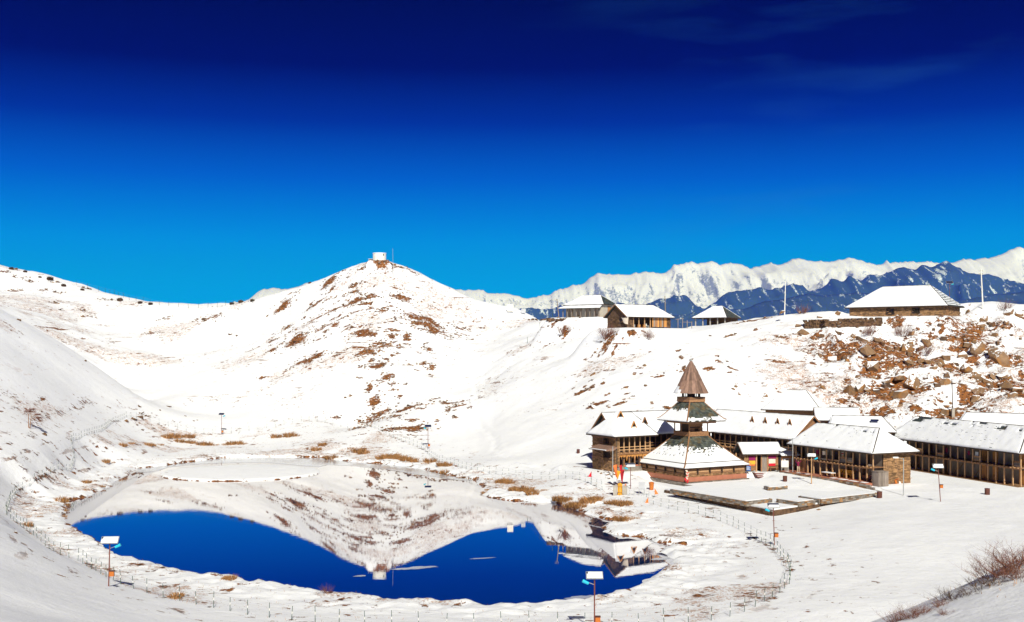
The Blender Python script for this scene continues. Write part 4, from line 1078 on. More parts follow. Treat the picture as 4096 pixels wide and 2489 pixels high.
mb = MB(); mb.box(-1.6, 1.6, -1.6, 1.6, 6.96, 7.0, 0, .4); mb.build('balcony_floor', 'wood_dark', T)
pm = post_mesh(1.75, 0.13, 'wood'); 
for x in (-1, 1):
    for y in (-1, 1): inst(pm, 'balcony_post', T, (1.55 * x, 1.55 * y, 7.5))
inst(pm, 'balcony_post', T, (0.35, -1.55, 7.5)); inst(pm, 'balcony_post', T, (-1.55, 0.1, 7.5))
ring('eave_fringe', 2.35, 8.72, 9.18, 0.06, 'wood', 1)
mb = MB(); mb.box(-2.3, 2.3, -2.3, 2.3, 9.2, 9.24, 0, .4); mb.build('eave_soffit', 'wood_dark', T)
# top storey
ring('balcony_board', 1.34, 11.55, 12.22, 0.07, 'wood', 2)
mb = MB(); mb.box(-1.28, 1.28, -1.28, 1.28, 11.5, 11.56, 0, .4); mb.build('balcony_floor', 'wood_dark', T)
pm = post_mesh(0.75, 0.09, 'wood_dark')
for i in range(12):
    a = 2 * math.pi * (i + .5) / 12; inst(pm, 'balcony_post', T, (1.18 * math.cos(a), 1.18 * math.sin(a), 12.1))
mb = MB(); mb.tube((0, 0, 11.5), (0, 0, 13.2), 0.5, 0.45, 10); mb.build('core_post', 'wood_dark', T)
CT = [(2.32, 12.72, 1.42, 14.48), (1.47, 14.42, 0.92, 15.55), (0.97, 15.49, 0.13, 17.02)]
cone = MB()
for r0, z0, r1, z1 in CT: cone.lathe([(r0 - .05, z0), (r1 - .05, z1)], 20, 0, 0, 0, .3)
cone.lathe([(0.01, 12.9), (2.26, 12.73)], 20, 0, 0, 1, .3)
cone = cone.build('conical_roof', ['plank_brown', 'wood_dark'], T)
for ti, (r0, z0, r1, z1) in enumerate(CT):
    n = 26
    for i in range(n):
        a, b = 2 * math.pi * (i + .02) / n, 2 * math.pi * (i + .98) / n
        mb = MB(); o = random.uniform(0, .025); zo = random.uniform(-.04, .03)
        ring_ = lambda r, z: [(r * math.cos(a), r * math.sin(a), z), (r * math.cos(b), r * math.sin(b), z)]
        lo_o, lo_i, hi_o, hi_i = ring_(r0 + o, z0 + zo), ring_(r0 - .05, z0 + zo), ring_(r1 + o * .6, z1), ring_(r1 - .045, z1)
        mb.hexa([lo_o[0], lo_o[1], lo_i[1], lo_i[0], hi_o[0], hi_o[1], hi_i[1], hi_i[0]], 0, random.random()); mb.build('plank', 'plank_brown', cone)
sm = MB()
for i in range(10, 14):
    a, b = 2 * math.pi * i / 26, 2 * math.pi * (i + 1) / 26; rA = 2.36; 
    za = [13.25, 13.7, 13.6, 13.2][i - 10]; rr_ = lambda z: 2.36 + (1.45 - 2.36) * (z - 12.72) / (14.48 - 12.72)
    sm.face([(rA * math.cos(a), rA * math.sin(a), 12.76), (rA * math.cos(b), rA * math.sin(b), 12.76), (rr_(za) * math.cos(b), rr_(za) * math.sin(b), za + .02), (rr_(za) * math.cos(a), rr_(za) * math.sin(a), za + .02)])
sm.build('snow_cover', 'snow', cone)
mb = MB(); mb.lathe([(.15, 16.95), (.17, 17.1), (.06, 17.25), (.05, 17.35), (0, 17.4)], 10); mb.bar((0, 0, 17.3), (0, 0, 17.75), .03, .03); mb.bar((-.12, 0, 17.58), (.12, 0, 17.58), .03, .03); mb.build('finial', 'steel', T)

# ------------------------------------------------------------------ guest house, left of the temple
G = thing('stone_guest_house', 'two-storey stone and timber guest house with arcaded veranda left of the temple', 'house', (FR_GUEST.x, FR_GUEST.y, 0), FR_GUEST.a)
GL, GW = 5.9, 5.6
stonework('end_wall_stones', G, 0.0, GW, 2.0, 6.95, -0.0, -1, ('stone', 'mortar'), (0.3, 0.85), (0.11, 0.22), 0.12, 'y', holes=((1.55, 2.75, 4.0, 5.0), (1.7, 2.7, 5.85, 6.6)))
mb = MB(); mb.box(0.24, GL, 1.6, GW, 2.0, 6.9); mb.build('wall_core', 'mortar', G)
stonework('base_stones', G, 0.0, GL, 2.0, 3.0, 0.55, -1, ('stone', 'mortar'), (0.3, 0.7), (0.12, 0.2), 0.1)
mb = MB(); mb.box(0.3, GL, 0.30, 1.6, 2.0, 2.85); mb.build('veranda_floor', 'stone_grey', G)
mb = MB(); mb.box(0.6, GL, 0.24, 0.42, 2.86, 3.05); mb.build('terracotta_sill', 'terracotta', G)
stonework('front_return_stones', G, 0.0, 0.62, 2.9, 6.9, 0.12, -1, ('stone', 'mortar'), (0.2, 0.5), (0.11, 0.2), 0.08)
for z_, m_ in ((3.95, 'wood'), (5.35, 'wood'), (6.7, 'wood')):
    b = MB(); b.box(-0.16, -0.02, -0.05, GW, z_ - .07, z_ + .07, 0, .5); b.build('tie_beam', m_, G)
wall_window(G, -0.06, 2.15, 4.0, 1.15, 1.0, 'y', -1, 3); wall_window(G, -0.06, 2.2, 5.85, 0.95, 0.75, 'y', -1, 2)
vp = bpy.data.objects.new('veranda', None); COL.objects.link(vp); vp.parent = G; vp.location = (0.62, 0.22, 0); vp.empty_display_size = .1
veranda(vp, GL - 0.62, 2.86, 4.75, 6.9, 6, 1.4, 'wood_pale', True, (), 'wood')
for i in range(4):      # scalloped orange arch panels
    x0 = (GL - 0.62) * i / 4 + .05; w = (GL - 0.62) / 4 - .1
    mb = MB(); n = 18; top = 4.48
    for k in range(n):
        f = lambda s: top - 0.62 + 0.40 * (abs(math.sin(math.pi * s * 3))) ** 0.6 - 0.25 * abs(s * 2 - 1) ** 6
        s0, s1 = k / n, (k + 1) / n
        mb.hexa([(x0 + w * s0, 0.02, f(s0)), (x0 + w * s1, 0.02, f(s1)), (x0 + w * s1, 0.08, f(s1)), (x0 + w * s0, 0.08, f(s0)), (x0 + w * s0, 0.02, top), (x0 + w * s1, 0.02, top), (x0 + w * s1, 0.08, top), (x0 + w * s0, 0.08, top)])
    mb.build('arch_panel', 'wood_orange', vp)
    col_ = MB(); xc = x0 + w / 2; col_.lathe([(.10, 2.95), (.07, 3.2), (.06, 3.7), (.12, 3.8), (.05, 3.86), (.3, 4.05), (.28, 4.1)], 8, xc, 0.06); col_.build('arch_column', 'wood_dark', vp)
hip_roof(G, GL, GW, 0.62, 7.0, 9.9, 2.6, 2.0, 0.15, 14, seed=4)
dormer(G, 2.1, 1.9, 8.95, 1.5, 1.25, 1.2, 'wood_orange'); dormer(G, 3.2, 0.35, 7.95, 0.95, 0.95, 1.2, 'wood_orange'); dormer(G, 5.5, 1.0, 8.4, 0.95, 0.95, 1.0, 'wood')
mb = MB(); mb.slab([(-1.5, 0.2, 5.15), (-1.5, 4.3, 5.15), (0.02, 4.0, 5.72), (0.02, 0.5, 5.72)], 0.1); mb.slab([(-1.5, 0.2, 5.15), (0.02, 0.5, 5.72), (0.02, -0.3, 5.55), (-0.6, -0.3, 5.2)], 0.1)
pr = mb.build('pent_roof', 'plank_brown', G)
mb = MB(); mb.bar((-1.5, 0.2, 5.2), (-1.5, 4.3, 5.2), .16, .08); mb.build('snow_edge', 'snow', pr)
for y in (0.6, 3.6):
    mb = MB(); mb.bar((-0.05, y, 4.5), (-1.3, y, 5.12), .09, .09); mb.build('bracket', 'wood_dark', G)
# wing behind the temple, closing the court
W2 = thing('court_wing', 'low shaded wing with dark veranda posts behind the pagoda temple', 'house', (*FR_GUEST.w(4.5, 6.5), 0), FR_GUEST.a)
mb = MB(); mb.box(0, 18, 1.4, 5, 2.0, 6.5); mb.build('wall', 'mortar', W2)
pv = bpy.data.objects.new('veranda', None); COL.objects.link(pv); pv.parent = W2; pv.empty_display_size = .1
veranda(pv, 18, 2.2, 4.55, 6.45, 18, 1.4, 'wood', True, (), 'wood')
hip_roof(W2, 18, 5.2, 0.6, 6.5, 9.55, 0, 0, 0.15, seed=6, gab='wood')
# long wing with four dormers
W3 = thing('long_dormer_wing', 'long snow-roofed wing with four small triangular dormers right behind the temple', 'house', (FR_BACK.x, FR_BACK.y, 0), FR_BACK.a)
BL = 19.0
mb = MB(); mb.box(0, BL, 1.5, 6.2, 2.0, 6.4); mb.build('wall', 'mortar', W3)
pv = bpy.data.objects.new('veranda', None); COL.objects.link(pv); pv.parent = W3; pv.empty_display_size = .1
veranda(pv, BL, 2.2, 4.5, 6.35, 16, 1.5, 'wood_pale', True, (), 'wood_pale')
mb = MB(); mb.box(0, BL, -0.2, 1.5, 2.0, 2.22); mb.build('veranda_floor', 'terracotta', W3)
mb = MB(); mb.box(-.02, 4, 0.02, 0.08, 4.0, 4.42); mb.build('arch_panel', 'wood_orange', W3)
hip_roof(W3, BL, 6.2, 0.6, 6.4, 9.45, 0, 0, 0.15, seed=7, gab='wood')
for x in (9.2, 11.9, 14.4, 16.8): dormer(W3, x, 1.3, 8.05, 0.8, 0.95, 1.0, 'wood')
# ------------------------------------------------------------------ lodge with the open veranda
LO = thing('veranda_lodge', 'two-storey lodge with post veranda, stone end wall and hipped snow roof', 'house', (FR_LODGE.x, FR_LODGE.y, 0), FR_LODGE.a)
LL, LW = 14.8, 6.0
pv = bpy.data.objects.new('veranda', None); COL.objects.link(pv); pv.parent = LO; pv.empty_display_size = .1
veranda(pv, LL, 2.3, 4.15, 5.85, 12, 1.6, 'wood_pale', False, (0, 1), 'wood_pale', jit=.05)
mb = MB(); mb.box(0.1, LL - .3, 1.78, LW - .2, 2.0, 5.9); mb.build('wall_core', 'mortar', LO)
doors_and_windows(LO, LL, 2.3, 5.8, 1.6, [(3.2, 4.3, .7, 1.3, 'w'), (6.4, 4.25, .8, 1.4, 'd'), (9.4, 4.4, .7, 1.1, 'w'), (12.3, 4.25, .8, 1.4, 'd'), (5.0, 2.32, .9, 1.6, 'd'), (8.5, 2.32, .9, 1.6, 'd'), (11.6, 2.6, .8, 1.0, 'w')])
stonework('end_wall_stones', LO, 1.6, LW, 1.9, 5.85, LL, 1, ('stone', 'mortar'), (0.25, 0.8), (0.10, 0.18), 0.12, 'y')
mb = MB(); mb.box(0.2, 1.9, 0.3, 0.42, 2.3, 3.9); mb.build('plank_partition', 'wood_grey', LO)
for i in range(5):
    mb = MB(); mb.box(0.25 + i * .34, .56 + i * .34, 0.24, 0.3, 2.32, 3.92, 0, random.random()); mb.build('plank', 'wood', LO)
hip_roof(LO, LL, LW, 0.75, 5.9, 8.65, 1.6, 2.9, 0.15, 15, seed=8, dash=0.10, bare=0.25)
for x, w, m_ in ((7.6, .42, 'white_cloth'), (4.6, .5, 'plaster'), (5.5, .4, 'plaster')):
    mb = MB(); mb.box(x - w / 2, x + w / 2, 1.52, 1.57, 4.75, 5.4); 
    if m_ == 'white_cloth': mb.box(x - w / 2 + .03, x + w / 2 - .03, 1.505, 1.52, 5.1, 5.25, 1); mb.box(x - w / 2 + .03, x + w / 2 - .03, 1.505, 1.52, 4.8, 4.92, 2)
    mb.build('wall_poster', [m_, 'red_cloth', 'yellow_cloth'], LO)
# lodge terrace: paved floor on a coursed retaining wall
LT = thing('lodge_terrace', 'paved red-brown terrace on a grey coursed stone wall in front of the veranda lodge', 'terrace', (FR_LODGE.x, FR_LODGE.y, 0), FR_LODGE.a)
mb = MB(); mb.box(-1.2, LL + .4, -1.55, 1.6, 1.3, 2.28); mb.build('paving', 'terracotta', LT)
nb = 0
for j in range(4):
    z = 1.22 + j * .245; x = -1.3 + (j % 2) * .25
    while x < LL + 1.2 + (3 - j) * .55:
        w = random.uniform(.42, .72); b = MB(); b.box(x + .01, x + w - .01, -1.78 + random.uniform(-.03, .02), -1.5, z + .008, z + .235, 0, random.random(), .006); b.build('stone_block', random.choice(['stone_grey', 'stone_grey', 'stone']), LT); x += w
mb = MB(); 
for i in range(9):
    x = random.uniform(-1, LL); mb.box(x, x + random.uniform(.4, 1.3), -1.4, random.uniform(-1.0, -.6), 2.281, 2.31)
mb.build('snow_patches', 'snow', LT, kind='stuff')
# ------------------------------------------------------------------ far lodge on the right
LF = thing('long_veranda_lodge', 'long two-storey lodge with tall post veranda at the right edge of the village', 'house', (FR_FAR.x, FR_FAR.y, 0), FR_FAR.a)
FL, FW = 24.5, 6.5
pv = bpy.data.objects.new('veranda', None); COL.objects.link(pv); pv.parent = LF; pv.empty_display_size = .1
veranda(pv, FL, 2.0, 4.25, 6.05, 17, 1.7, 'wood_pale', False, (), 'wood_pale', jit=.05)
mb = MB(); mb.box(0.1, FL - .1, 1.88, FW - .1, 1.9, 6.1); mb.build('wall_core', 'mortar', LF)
stonework('end_wall_stones', LF, 1.7, FW, 1.9, 6.05, FL, 1, ('stone', 'mortar'), (0.25, 0.8), (0.10, 0.18), 0.12, 'y')
for x in (16.2, 18.2, 22.9):
    for z in (2.05, 4.3):
        mb = MB(); mb.box(x - .42, x + .42, 1.55, 1.69, z, z + 1.7); mb.build('plank_door', 'wood_orange', LF)
doors_and_windows(LF, FL, 2.0, 6.0, 1.7, [(2.5, 2.1, .9, 1.7, 'd'), (5.5, 2.1, .9, 1.7, 'd'), (8.5, 2.1, .9, 1.7, 'd'), (2.5, 4.6, .8, 1.0, 'w'), (5.5, 4.6, .8, 1.0, 'w'), (8.5, 4.6, .8, 1.0, 'w'), (16.2, 4.4, .9, 1.5, 'd'), (16.2, 2.1, .9, 1.7, 'd')])
mb = MB(); mb.box(-.2, FL + .2, -0.55, 1.75, 1.5, 2.0); mb.build('veranda_floor', 'stone', LF)
hip_roof(LF, FL, FW, 0.85, 6.1, 9.0, 0.8, 3.2, 0.15, 15, seed=9, dash=0.22, bare=0.42)

# odds and ends on the two lodge fronts: half-height boards, a few hung cloths, stored planks
for par, L_, d_, zt_, seed_ in ((LO, LL, .16, 4.15, 5), (LF, FL, .17, 4.25, 6)):
    rr = random.Random(seed_); n_ = 12 if par is LO else 17; bay = L_ / n_
    for i in range(n_):
        if rr.random() < .45:
            for k in range(rr.randint(1, 3)):
                mb = MB(); z_ = zt_ + .08 + k * .24; mb.box(i * bay + .08, (i + 1) * bay - .06, d_, d_ + .04, z_, z_ + .21, 0, rr.random(), .01); mb.build('parapet_board', rr.choice(['wood', 'wood_grey', 'wood_pale']), par)
        if rr.random() < .22:
            w_ = rr.uniform(.3, .6); x_ = i * bay + .25; mb = MB()
            for q in range(4): mb.box(x_ + q * w_ / 4, x_ + (q + 1) * w_ / 4, d_ + .1 + .02 * (q % 2), d_ + .12 + .02 * (q % 2), zt_ + .75 - rr.uniform(0, .05), zt_ + 1.25)
            mb.build('hung_cloth', rr.choice(['white_cloth', 'maroon_cloth', 'board_grey', 'beige_cloth']), par)
    for k in range(5):
        mb = MB(); x_ = rr.uniform(2, L_ - 2); mb.bar((x_, .3, 2.35), (x_ + rr.uniform(.2, .5), 1.4, 3.6), .12, .04, 0, rr.random()); mb.build('stored_plank', 'wood', par)
# ------------------------------------------------------------------ stall hut and shop between temple and lodge
H = thing('stall_hut', 'plank stall hut with thick snow roof and bright cloths beside the temple', 'hut', (FR_HUT.x, FR_HUT.y, 2.0), FR_HUT.a)
for z in range(9):
    for x0, x1 in ((0.1, 1.35), (3.0, 4.5)):
        mb = MB(); mb.box(x0, x1, 0.0, 0.07, .15 + z * .24, .375 + z * .24, 0, random.random(), .006); mb.build('plank', 'wood', H)
    mb = MB(); mb.box(-.02, .06, 0.08, 2.8, .15 + z * .24, .375 + z * .24, 0, random.random(), .006); mb.build('plank', 'wood', H)
mb = MB(); mb.box(0.12, 4.4, 1.4, 2.8, 0, 2.35); mb.build('inner_wall', 'wood_dark', H)
for x in (1.4, 2.1, 2.95):
    mb = MB(); mb.box(x - .08, x + .08, -.12, .06, 0, 2.4, 0, .6); mb.build('door_post', 'wood_pale' if x < 2 else 'wood', H)
mb = MB(); mb.box(2.15, 2.9, -.06, 0.0, .05, 2.1, 0, .5); mb.build('door_leaf', 'wood_grey', H)
hip_roof(H, 4.5, 2.9, 0.5, 2.42, 3.75, 0, 0, 0.3, seed=11, gab='wood_dark', ovl=.7)
mb = MB(); mb.box(0.35, 1.25, -.06, -.01, 1.55, 2.1); mb.box(.35, 1.25, -.062, -.012, 1.0, 1.5, 1); mb.box(.4, 1.2, -.064, -.014, .85, 1.05, 2); mb.build('hanging_cloths', ['purple_cloth', 'yellow_cloth', 'orange_cloth'], H)
mb = MB(); mb.box(3.1, 4.2, -.06, -.01, 1.75, 2.15); mb.box(3.15, 4.1, -.062, -.012, 1.1, 1.7, 1); mb.box(3.15, 4.1, -.064, -.014, .75, 1.1, 2); mb.build('hanging_cloths', ['purple_cloth', 'white_cloth', 'red_cloth'], H)
mb = MB(); mb.box(3.2, 4.2, -.6, -.15, .55, .62); [mb.box(x, x + .06, -.58, -.52, 0, .55) for x in (3.2, 4.14)]; mb.build('counter_shelf', 'wood', H)
for k_, x in enumerate((-.45, -.3, -.12)):
    mb = MB(); mb.bar((x, -.3, 0), (x + .25, .0, 2.2), .06, .06, 0, .8); mb.build('leaning_pole', 'wood_pale', H)
S2 = thing('orange_framed_shop', 'small shop with orange window frame and lean-to snow roof next to the stall hut', 'shop', (*FR_HUT.w(4.75, -.6), 2.0), FR_HUT.a)
mb = MB(); mb.box(0, 2.3, 0, 1.8, 0, .75); mb.build('wall_base', 'plaster_grey', S2)
mb = MB(); mb.box(0.05, 2.25, .1, 1.75, .75, 1.9); mb.build('shutter', 'board_grey', S2)
for x in (0, 1.15, 2.22):
    mb = MB(); mb.box(x, x + .1, -.02, .1, .76, 1.85); mb.build('frame_post', 'wood_orange', S2)
mb = MB(); mb.box(-.02, 2.34, -.03, .1, 1.86, 2.1); mb.build('frame_beam', 'wood_orange', S2)
mb = MB(); mb.slab([(-.2, -.5, 2.2), (2.5, -.5, 2.2), (2.5, 2.0, 3.1), (-.2, 2.0, 3.1)], .08); rf = mb.build('roof', 'wood_dark', S2)
mb = MB(); snow_patch(mb, (-.2, -.5, 2.21), (2.5, -.5, 2.21), (2.5, 2.0, 3.11), (-.2, 2.0, 3.11), 10, 8, .16); mb.build('snow_cover', 'snow', rf, smooth=True)
bs = thing('blue_notice', 'small blue notice board at the right corner of the temple', 'sign', (*FR_HUT.w(-.2, -1.3), 2.0), FR_HUT.a)
mb = MB(); mb.box(-.35, .35, -.03, .03, .3, .95); mb.build('panel', 'blue_sign', bs)
mb = MB(); [mb.box(-.28, .28 - .1 * (i % 2), -.035, -.031, .42 + i * .12, .46 + i * .12) for i in range(4)]; mb.build('lettering', 'white_paint', bs)
mb = MB(); [mb.box(x, x + .05, -.02, .02, -.3, .3) for x in (-.3, .25)]; mb.build('legs', 'steel', bs)

# ------------------------------------------------------------------ roofs behind
def plain_house(name, label, fr, L, W, z0, ze, zr, hl, hr, seed, wallm='stone', ov=.6, dash=0.0, rows=0, bare_r=0, gab='wood', **kw):
    h = thing(name, label, 'house', (fr.x, fr.y, z0), fr.a)
    if wallm == 'stone':
        stonework('front_stones', h, 0, L, -.5, ze - z0, 0, -1, ('stone', 'mortar'), (.3, .9), (.12, .22), .1)
        stonework('side_stones', h, 0.1, W, -.5, ze - z0, L, 1, ('stone', 'mortar'), (.3, .9), (.12, .22), .1, 'y')
        stonework('side_stones', h, 0.1, W, -.5, ze - z0, 0, -1, ('stone', 'mortar'), (.3, .9), (.12, .22), .1, 'y')
    else:
        mb = MB(); mb.box(0, L, 0, W, -.5, ze - z0); mb.build('wall', wallm, h)
    hip_roof(h, L, W, ov, ze - z0, zr - z0, hl, hr, .15, rows, seed=seed, dash=dash, bare_r=bare_r, gab=gab, **kw)
    return h
h = plain_house('hipped_back_house', 'house with a tall plain hipped snow roof behind the long dormer wing', FR_HIP, 8.2, 6.0, 6.2, 9.15, 12.1, 3.2, 3.2, 12, 'wood')
for i in range(5):
    mb = MB(); x = .4 + i * 1.7; mb.box(x, x + .5, -.05, 0.0, .8, 2.0); mb.build('window', 'black' if i % 2 else 'wood_orange', h)
plain_house('gabled_back_house', 'small gabled house with an orange plank gable behind the lodges', FR_GABLE, 5.4, 3.8, 4.2, 8.0, 9.75, 0, 0, 13, 'wood', gab='wood_orange')
h = plain_house('panel_roof_house', 'low snow-roofed house with a dark solar panel on its roof, behind the veranda lodge', FR_PANEL, 8.0, 4.6, 3.2, 7.0, 9.0, 0.6, 1.8, 14, 'wood', dash=.03, rows=10)
mb = MB(); mb.slab([(5.2, .55, 5.28), (6.3, .55, 5.28), (6.3, .95, 5.5), (5.2, .95, 5.5)], .05); mb.build('roof_solar_panel', 'solar', h)
plain_house('rear_lodge', 'long plain snow roof standing behind the long veranda lodge', FR_RBACK, 13, 6, 3.6, 7.0, 9.5, 1.0, 1.5, 15, 'wood')

# ------------------------------------------------------------------ houses on the ridge
A = thing('cream_ridge_house', 'cream plastered house with double snow roof and front posts on the ridge', 'house', (FR_A.x, FR_A.y, 25.9), FR_A.a)
mb = MB(); mb.box(0, 9.6, 1.6, 7.8, -.6, 2.85); mb.build('wall', 'plaster', A)
for i in range(4):
    wall_window(A, 1.3 + i * 2.3, 1.6, .5 if i % 2 else .05, .9, 1.5 if i % 2 else 1.95, 'x', -1, 2, 'wood')
d_ = bpy.data.objects.new('door', None); COL.objects.link(d_); d_.parent = A; d_.location = (9.6, 4.6, 0)
mb = MB(); mb.box(0, .06, -.55, .55, .05, 2.3); mb.build('door_leaf', 'wood_orange', d_)
mb = MB(); mb.box(0, .1, -.7, -.55, 0, 2.4); mb.box(0, .1, .55, .7, 0, 2.4); mb.box(0, .1, -.7, .7, 2.4, 2.52); mb.build('frame', 'wood', d_)
pm = post_mesh(2.05, .16, 'wood_grey')
for i in range(9): inst(pm, 'post', A, (.1 + 9.3 * i / 8, 0.05, 0))
mb = MB(); mb.slab([(-.8, -.7, 2.1), (10.0, -.7, 2.1), (9.4, 1.7, 2.85), (.2, 1.7, 2.85)], .1); vr = mb.build('veranda_roof', 'slate', A)
mb = MB(); snow_patch(mb, (-.8, -.7, 2.1), (10.0, -.7, 2.1), (9.4, 1.7, 2.85), (.2, 1.7, 2.85), 30, 6, .16); mb.build('snow_cover', 'snow', vr, smooth=True)
_r = hip_roof(A, 9.6, 6.3, .45, 2.95, 5.15, 3.6, 2.6, .16, seed=16, bare_r=1); _r.location = (0, 1.5, 0)
B = thing('stone_gable_house', 'rough stone house with a snow roof, open plank front and left gable on the ridge', 'house', (FR_B.x, FR_B.y, 23.0), FR_B.a)
stonework('gable_wall_stones', B, 0, 6.4, -.6, 2.2, 0, -1, ('stone_dark', 'mortar'), (.3, .8), (.14, .26), .14, 'y', holes=((1.6, 2.6, .6, 1.8),))
mb = MB(); mb.box(.2, 11.5, 2.0, 6.3, -.5, 2.2); mb.build('wall_core', 'mortar', B)
stonework('front_stones', B, 0, 1.6, -.5, 2.1, 0, -1, ('stone_dark', 'mortar'), (.3, .8), (.14, .26), .12)
for i in range(11):
    mb = MB(); x = 6.6 + i * .36; mb.box(x, x + .345, 0, .07, .2, 2.15, 0, random.random()); mb.build('plank', random.choice(['wood', 'wood_grey', 'wood_grey', 'wood_orange']), B)
stonework('corner_stones', B, 10.55, 11.5, -.4, 2.1, 0, -1, ('stone_dark', 'mortar'), (.3, .7), (.14, .24), .12)
pm = post_mesh(2.1, .17, 'wood_pale')
for x in (1.7, 3.1, 4.6, 6.1): inst(pm, 'post', B, (x, .05, 0))
mb = MB(); mb.box(1.6, 6.6, -.1, 2, -.3, .05); mb.build('floor', 'wood', B)
for x, c_ in ((2.3, 'steel'), (3.7, 'wood_orange'), (5.1, 'wood_orange')):
    mb = MB(); mb.box(x, x + .7, 1.1, 1.5, .05, .75, 0, .7); mb.build('stored_crate', c_, B)
hip_roof(B, 11.5, 6.4, .6, 2.2, 4.75, 0, 2.6, .18, 12, seed=17, gab='stone_dark', dash=.06)
mb = MB()
for i in range(8):
    for j in range(6):
        f = lambda a, b: (-.35 - .25 * math.sin(a * 3.1) - .12 * b, -.9 + a * 2.4 * (1 - .3 * b), 2.15 - b * 1.5 * (1 - .55 * a) - .2 * math.sin(a * 3.1))
        mb.face([f(i / 8, j / 6), f((i + 1) / 8, j / 6), f((i + 1) / 8, (j + 1) / 6), f(i / 8, (j + 1) / 6)])
cl = mb.build('hanging_sheet', 'white_cloth', B, smooth=True)
Cc = thing('open_ridge_shed', 'open shed with snowy front roof and bare dark hip, half behind the ridge', 'shed', (FR_C.x, FR_C.y, 23.6), FR_C.a)
pm = post_mesh(2.0, .2, 'concrete')
for i in range(5): inst(pm, 'post', Cc, (.1 + 6.7 * i / 4, .1, -.3), scale=(1, 1, 1.05))
mb = MB(); mb.box(1.6, 6.9, 2.6, 6.9, -.5, 1.7); mb.build('back_wall', 'stone_dark', Cc)
hip_roof(Cc, 6.9, 7.0, .5, 1.75, 4.25, 3.4, 2.6, .16, seed=18, bare_r=1)
Dd = plain_house('long_ridge_house', 'long stone house with a broad tiled snow roof on the rocky ridge', FR_D, 18.6, 10.5, 25.05, 27.0, 31.2, 5.8, 4.9, 19, 'stone', ov=.7, dash=.30, rows=11, bare_r=2)
wall_window(Dd, 8.2, -.1, .55, 1.5, .85, 'x', -1, 2); wall_window(Dd, 13.2, -.1, .65, 1.4, .85, 'x', -1, 2)
mb = MB(); mb.box(18.6, 18.72, 1.2, 2.0, 0, 1.5); mb.build('door', 'wood', Dd)
# ------------------------------------------------------------------ things on the hilltop and the ridge
TK = thing('hilltop_tank', 'round white water tank on the summit of the snowy hill', 'water tank', TANK)
mb = MB(); mb.lathe([(1.86, -.3), (1.86, 2.05)], 28); mb.build('drum', 'white_paint', TK, smooth=True)
mb = MB(); mb.lathe([(1.87, 2.05), (1.96, 2.05), (1.96, 2.2), (0, 2.24)], 28); mb.build('lid', 'snow', TK)
mb = MB(); mb.box(-.16, .16, -.04, .04, -.2, .2); o = mb.build('hatch', 'black', TK); o.location = (1.30, -1.33, 1.6); o.rotation_euler = (0, 0, R(44))
mb = MB(); mb.box(-2.9, -1.95, -.8, .2, -.4, .45, 0, .3, .08); mb.slab([(-3.1, -1, .5), (-1.8, -1, .5), (-1.8, .4, .62), (-3.1, .4, .62)], .08, 1); mb.build('valve_box', ['stone_dark', 'snow'], TK)
def sign_board(name, label, base, w, zb, zt, rz=0.0, marks=True, cat='sign', pm_='white_paint'):
    s = thing(name, label, cat, base, rz)
    mb = MB(); mb.box(-w / 2, w / 2, -.03, .03, zb, zt); mb.build('panel', pm_, s)
    for x in (-w / 2 + .06, w / 2 - .06):
        mb = MB(); mb.box(x - .035, x + .035, .032, .09, -.3, zt); mb.build('leg', 'steel', s)
    if marks:
        mb = MB(); n = 6
        for i in range(n):
            x = -w * .36 + w * .72 * i / n; zm = zb + (zt - zb) * .42; hh = (zt - zb) * .14
            mb.box(x, x + w * .02, -.036, -.031, zm, zm + hh); mb.box(x, x + w * .08, -.037, -.032, zm + hh * (.45 if i % 2 else 1), zm + hh * (.6 if i % 2 else 1.15))
        mb.build('lettering', 'red_cloth', s)
    return s
b = hits([(2041, 1252), (2093, 1258)])
sign_board('sign_board', 'white sign board with red lettering on the saddle beside the hill', b[0] or P(2041, 1252, 325), 1.6, .35, 2.3, R(-3))
sign_board('sign_board', 'small greyish sign board, second to the right on the saddle', b[1] or P(2093, 1258, 310), 1.1, .3, 1.5, R(4), False, pm_='board_grey')

def pole(name, label, base, h, r0, r1, m_, cat='pole', lean=0.0, arms=0, rz=0):
    s = thing(name, label, cat, base, rz)
    mb = MB(); mb.tube((0, 0, -.4), (lean * h, 0, h), r0, r1, 8); mb.build('shaft', m_, s)
    for i in range(arms):
        mb = MB(); z = h - .25 - i * .55; mb.bar((lean * h - .4, 0, z), (lean * h + .4, 0, z), .07, .07)
        for x in (-.35, 0, .35): mb.tube((lean * h + x, 0, z), (lean * h + x, 0, z + .2), .05, .03, 6, 1)
        mb.build('cross_arm', ['wood_grey', 'white_paint'], s)
    return s
hp = hits([(3138, 1262), (3932, 1236), (1573, 1104), (2236, 1268), (2662, 1300), (3812, 1668), (2451, 1912), (3614, 1982), (2215, 1268)])
pole('white_mast', 'plain white mast on the ridge left of the long stone house', hp[0] or P(3138, 1258, 230), 6.9, .13, .06, 'white_paint', lean=.03)
pole('utility_pole', 'white utility pole with small cross arms on the rocky crest at the right', hp[1] or P(3932, 1233, 225), 7.6, .17, .10, 'white_paint', lean=-.05, arms=2)
pole('aerial_mast', 'thin aerial mast just below the hilltop tank', hp[2], 7.6, .05, .03, 'steel', lean=-.02)
pole('utility_pole', 'slanting wooden utility pole left of the cream ridge house', P(2236, 1268, 262), 4.1, .12, .09, 'wood_grey', lean=-.12, arms=1)
pole('utility_pole', 'short utility pole behind the stone gable house', P(2662, 1262, 246), 4.2, .11, .08, 'wood_grey', lean=-.03)
u = pole('utility_pole', 'tall dark pole on a concrete stub behind the lodges', hp[5] or P(3812, 1668, 178), 5.9, .09, .06, 'wood_dark', lean=-.03)
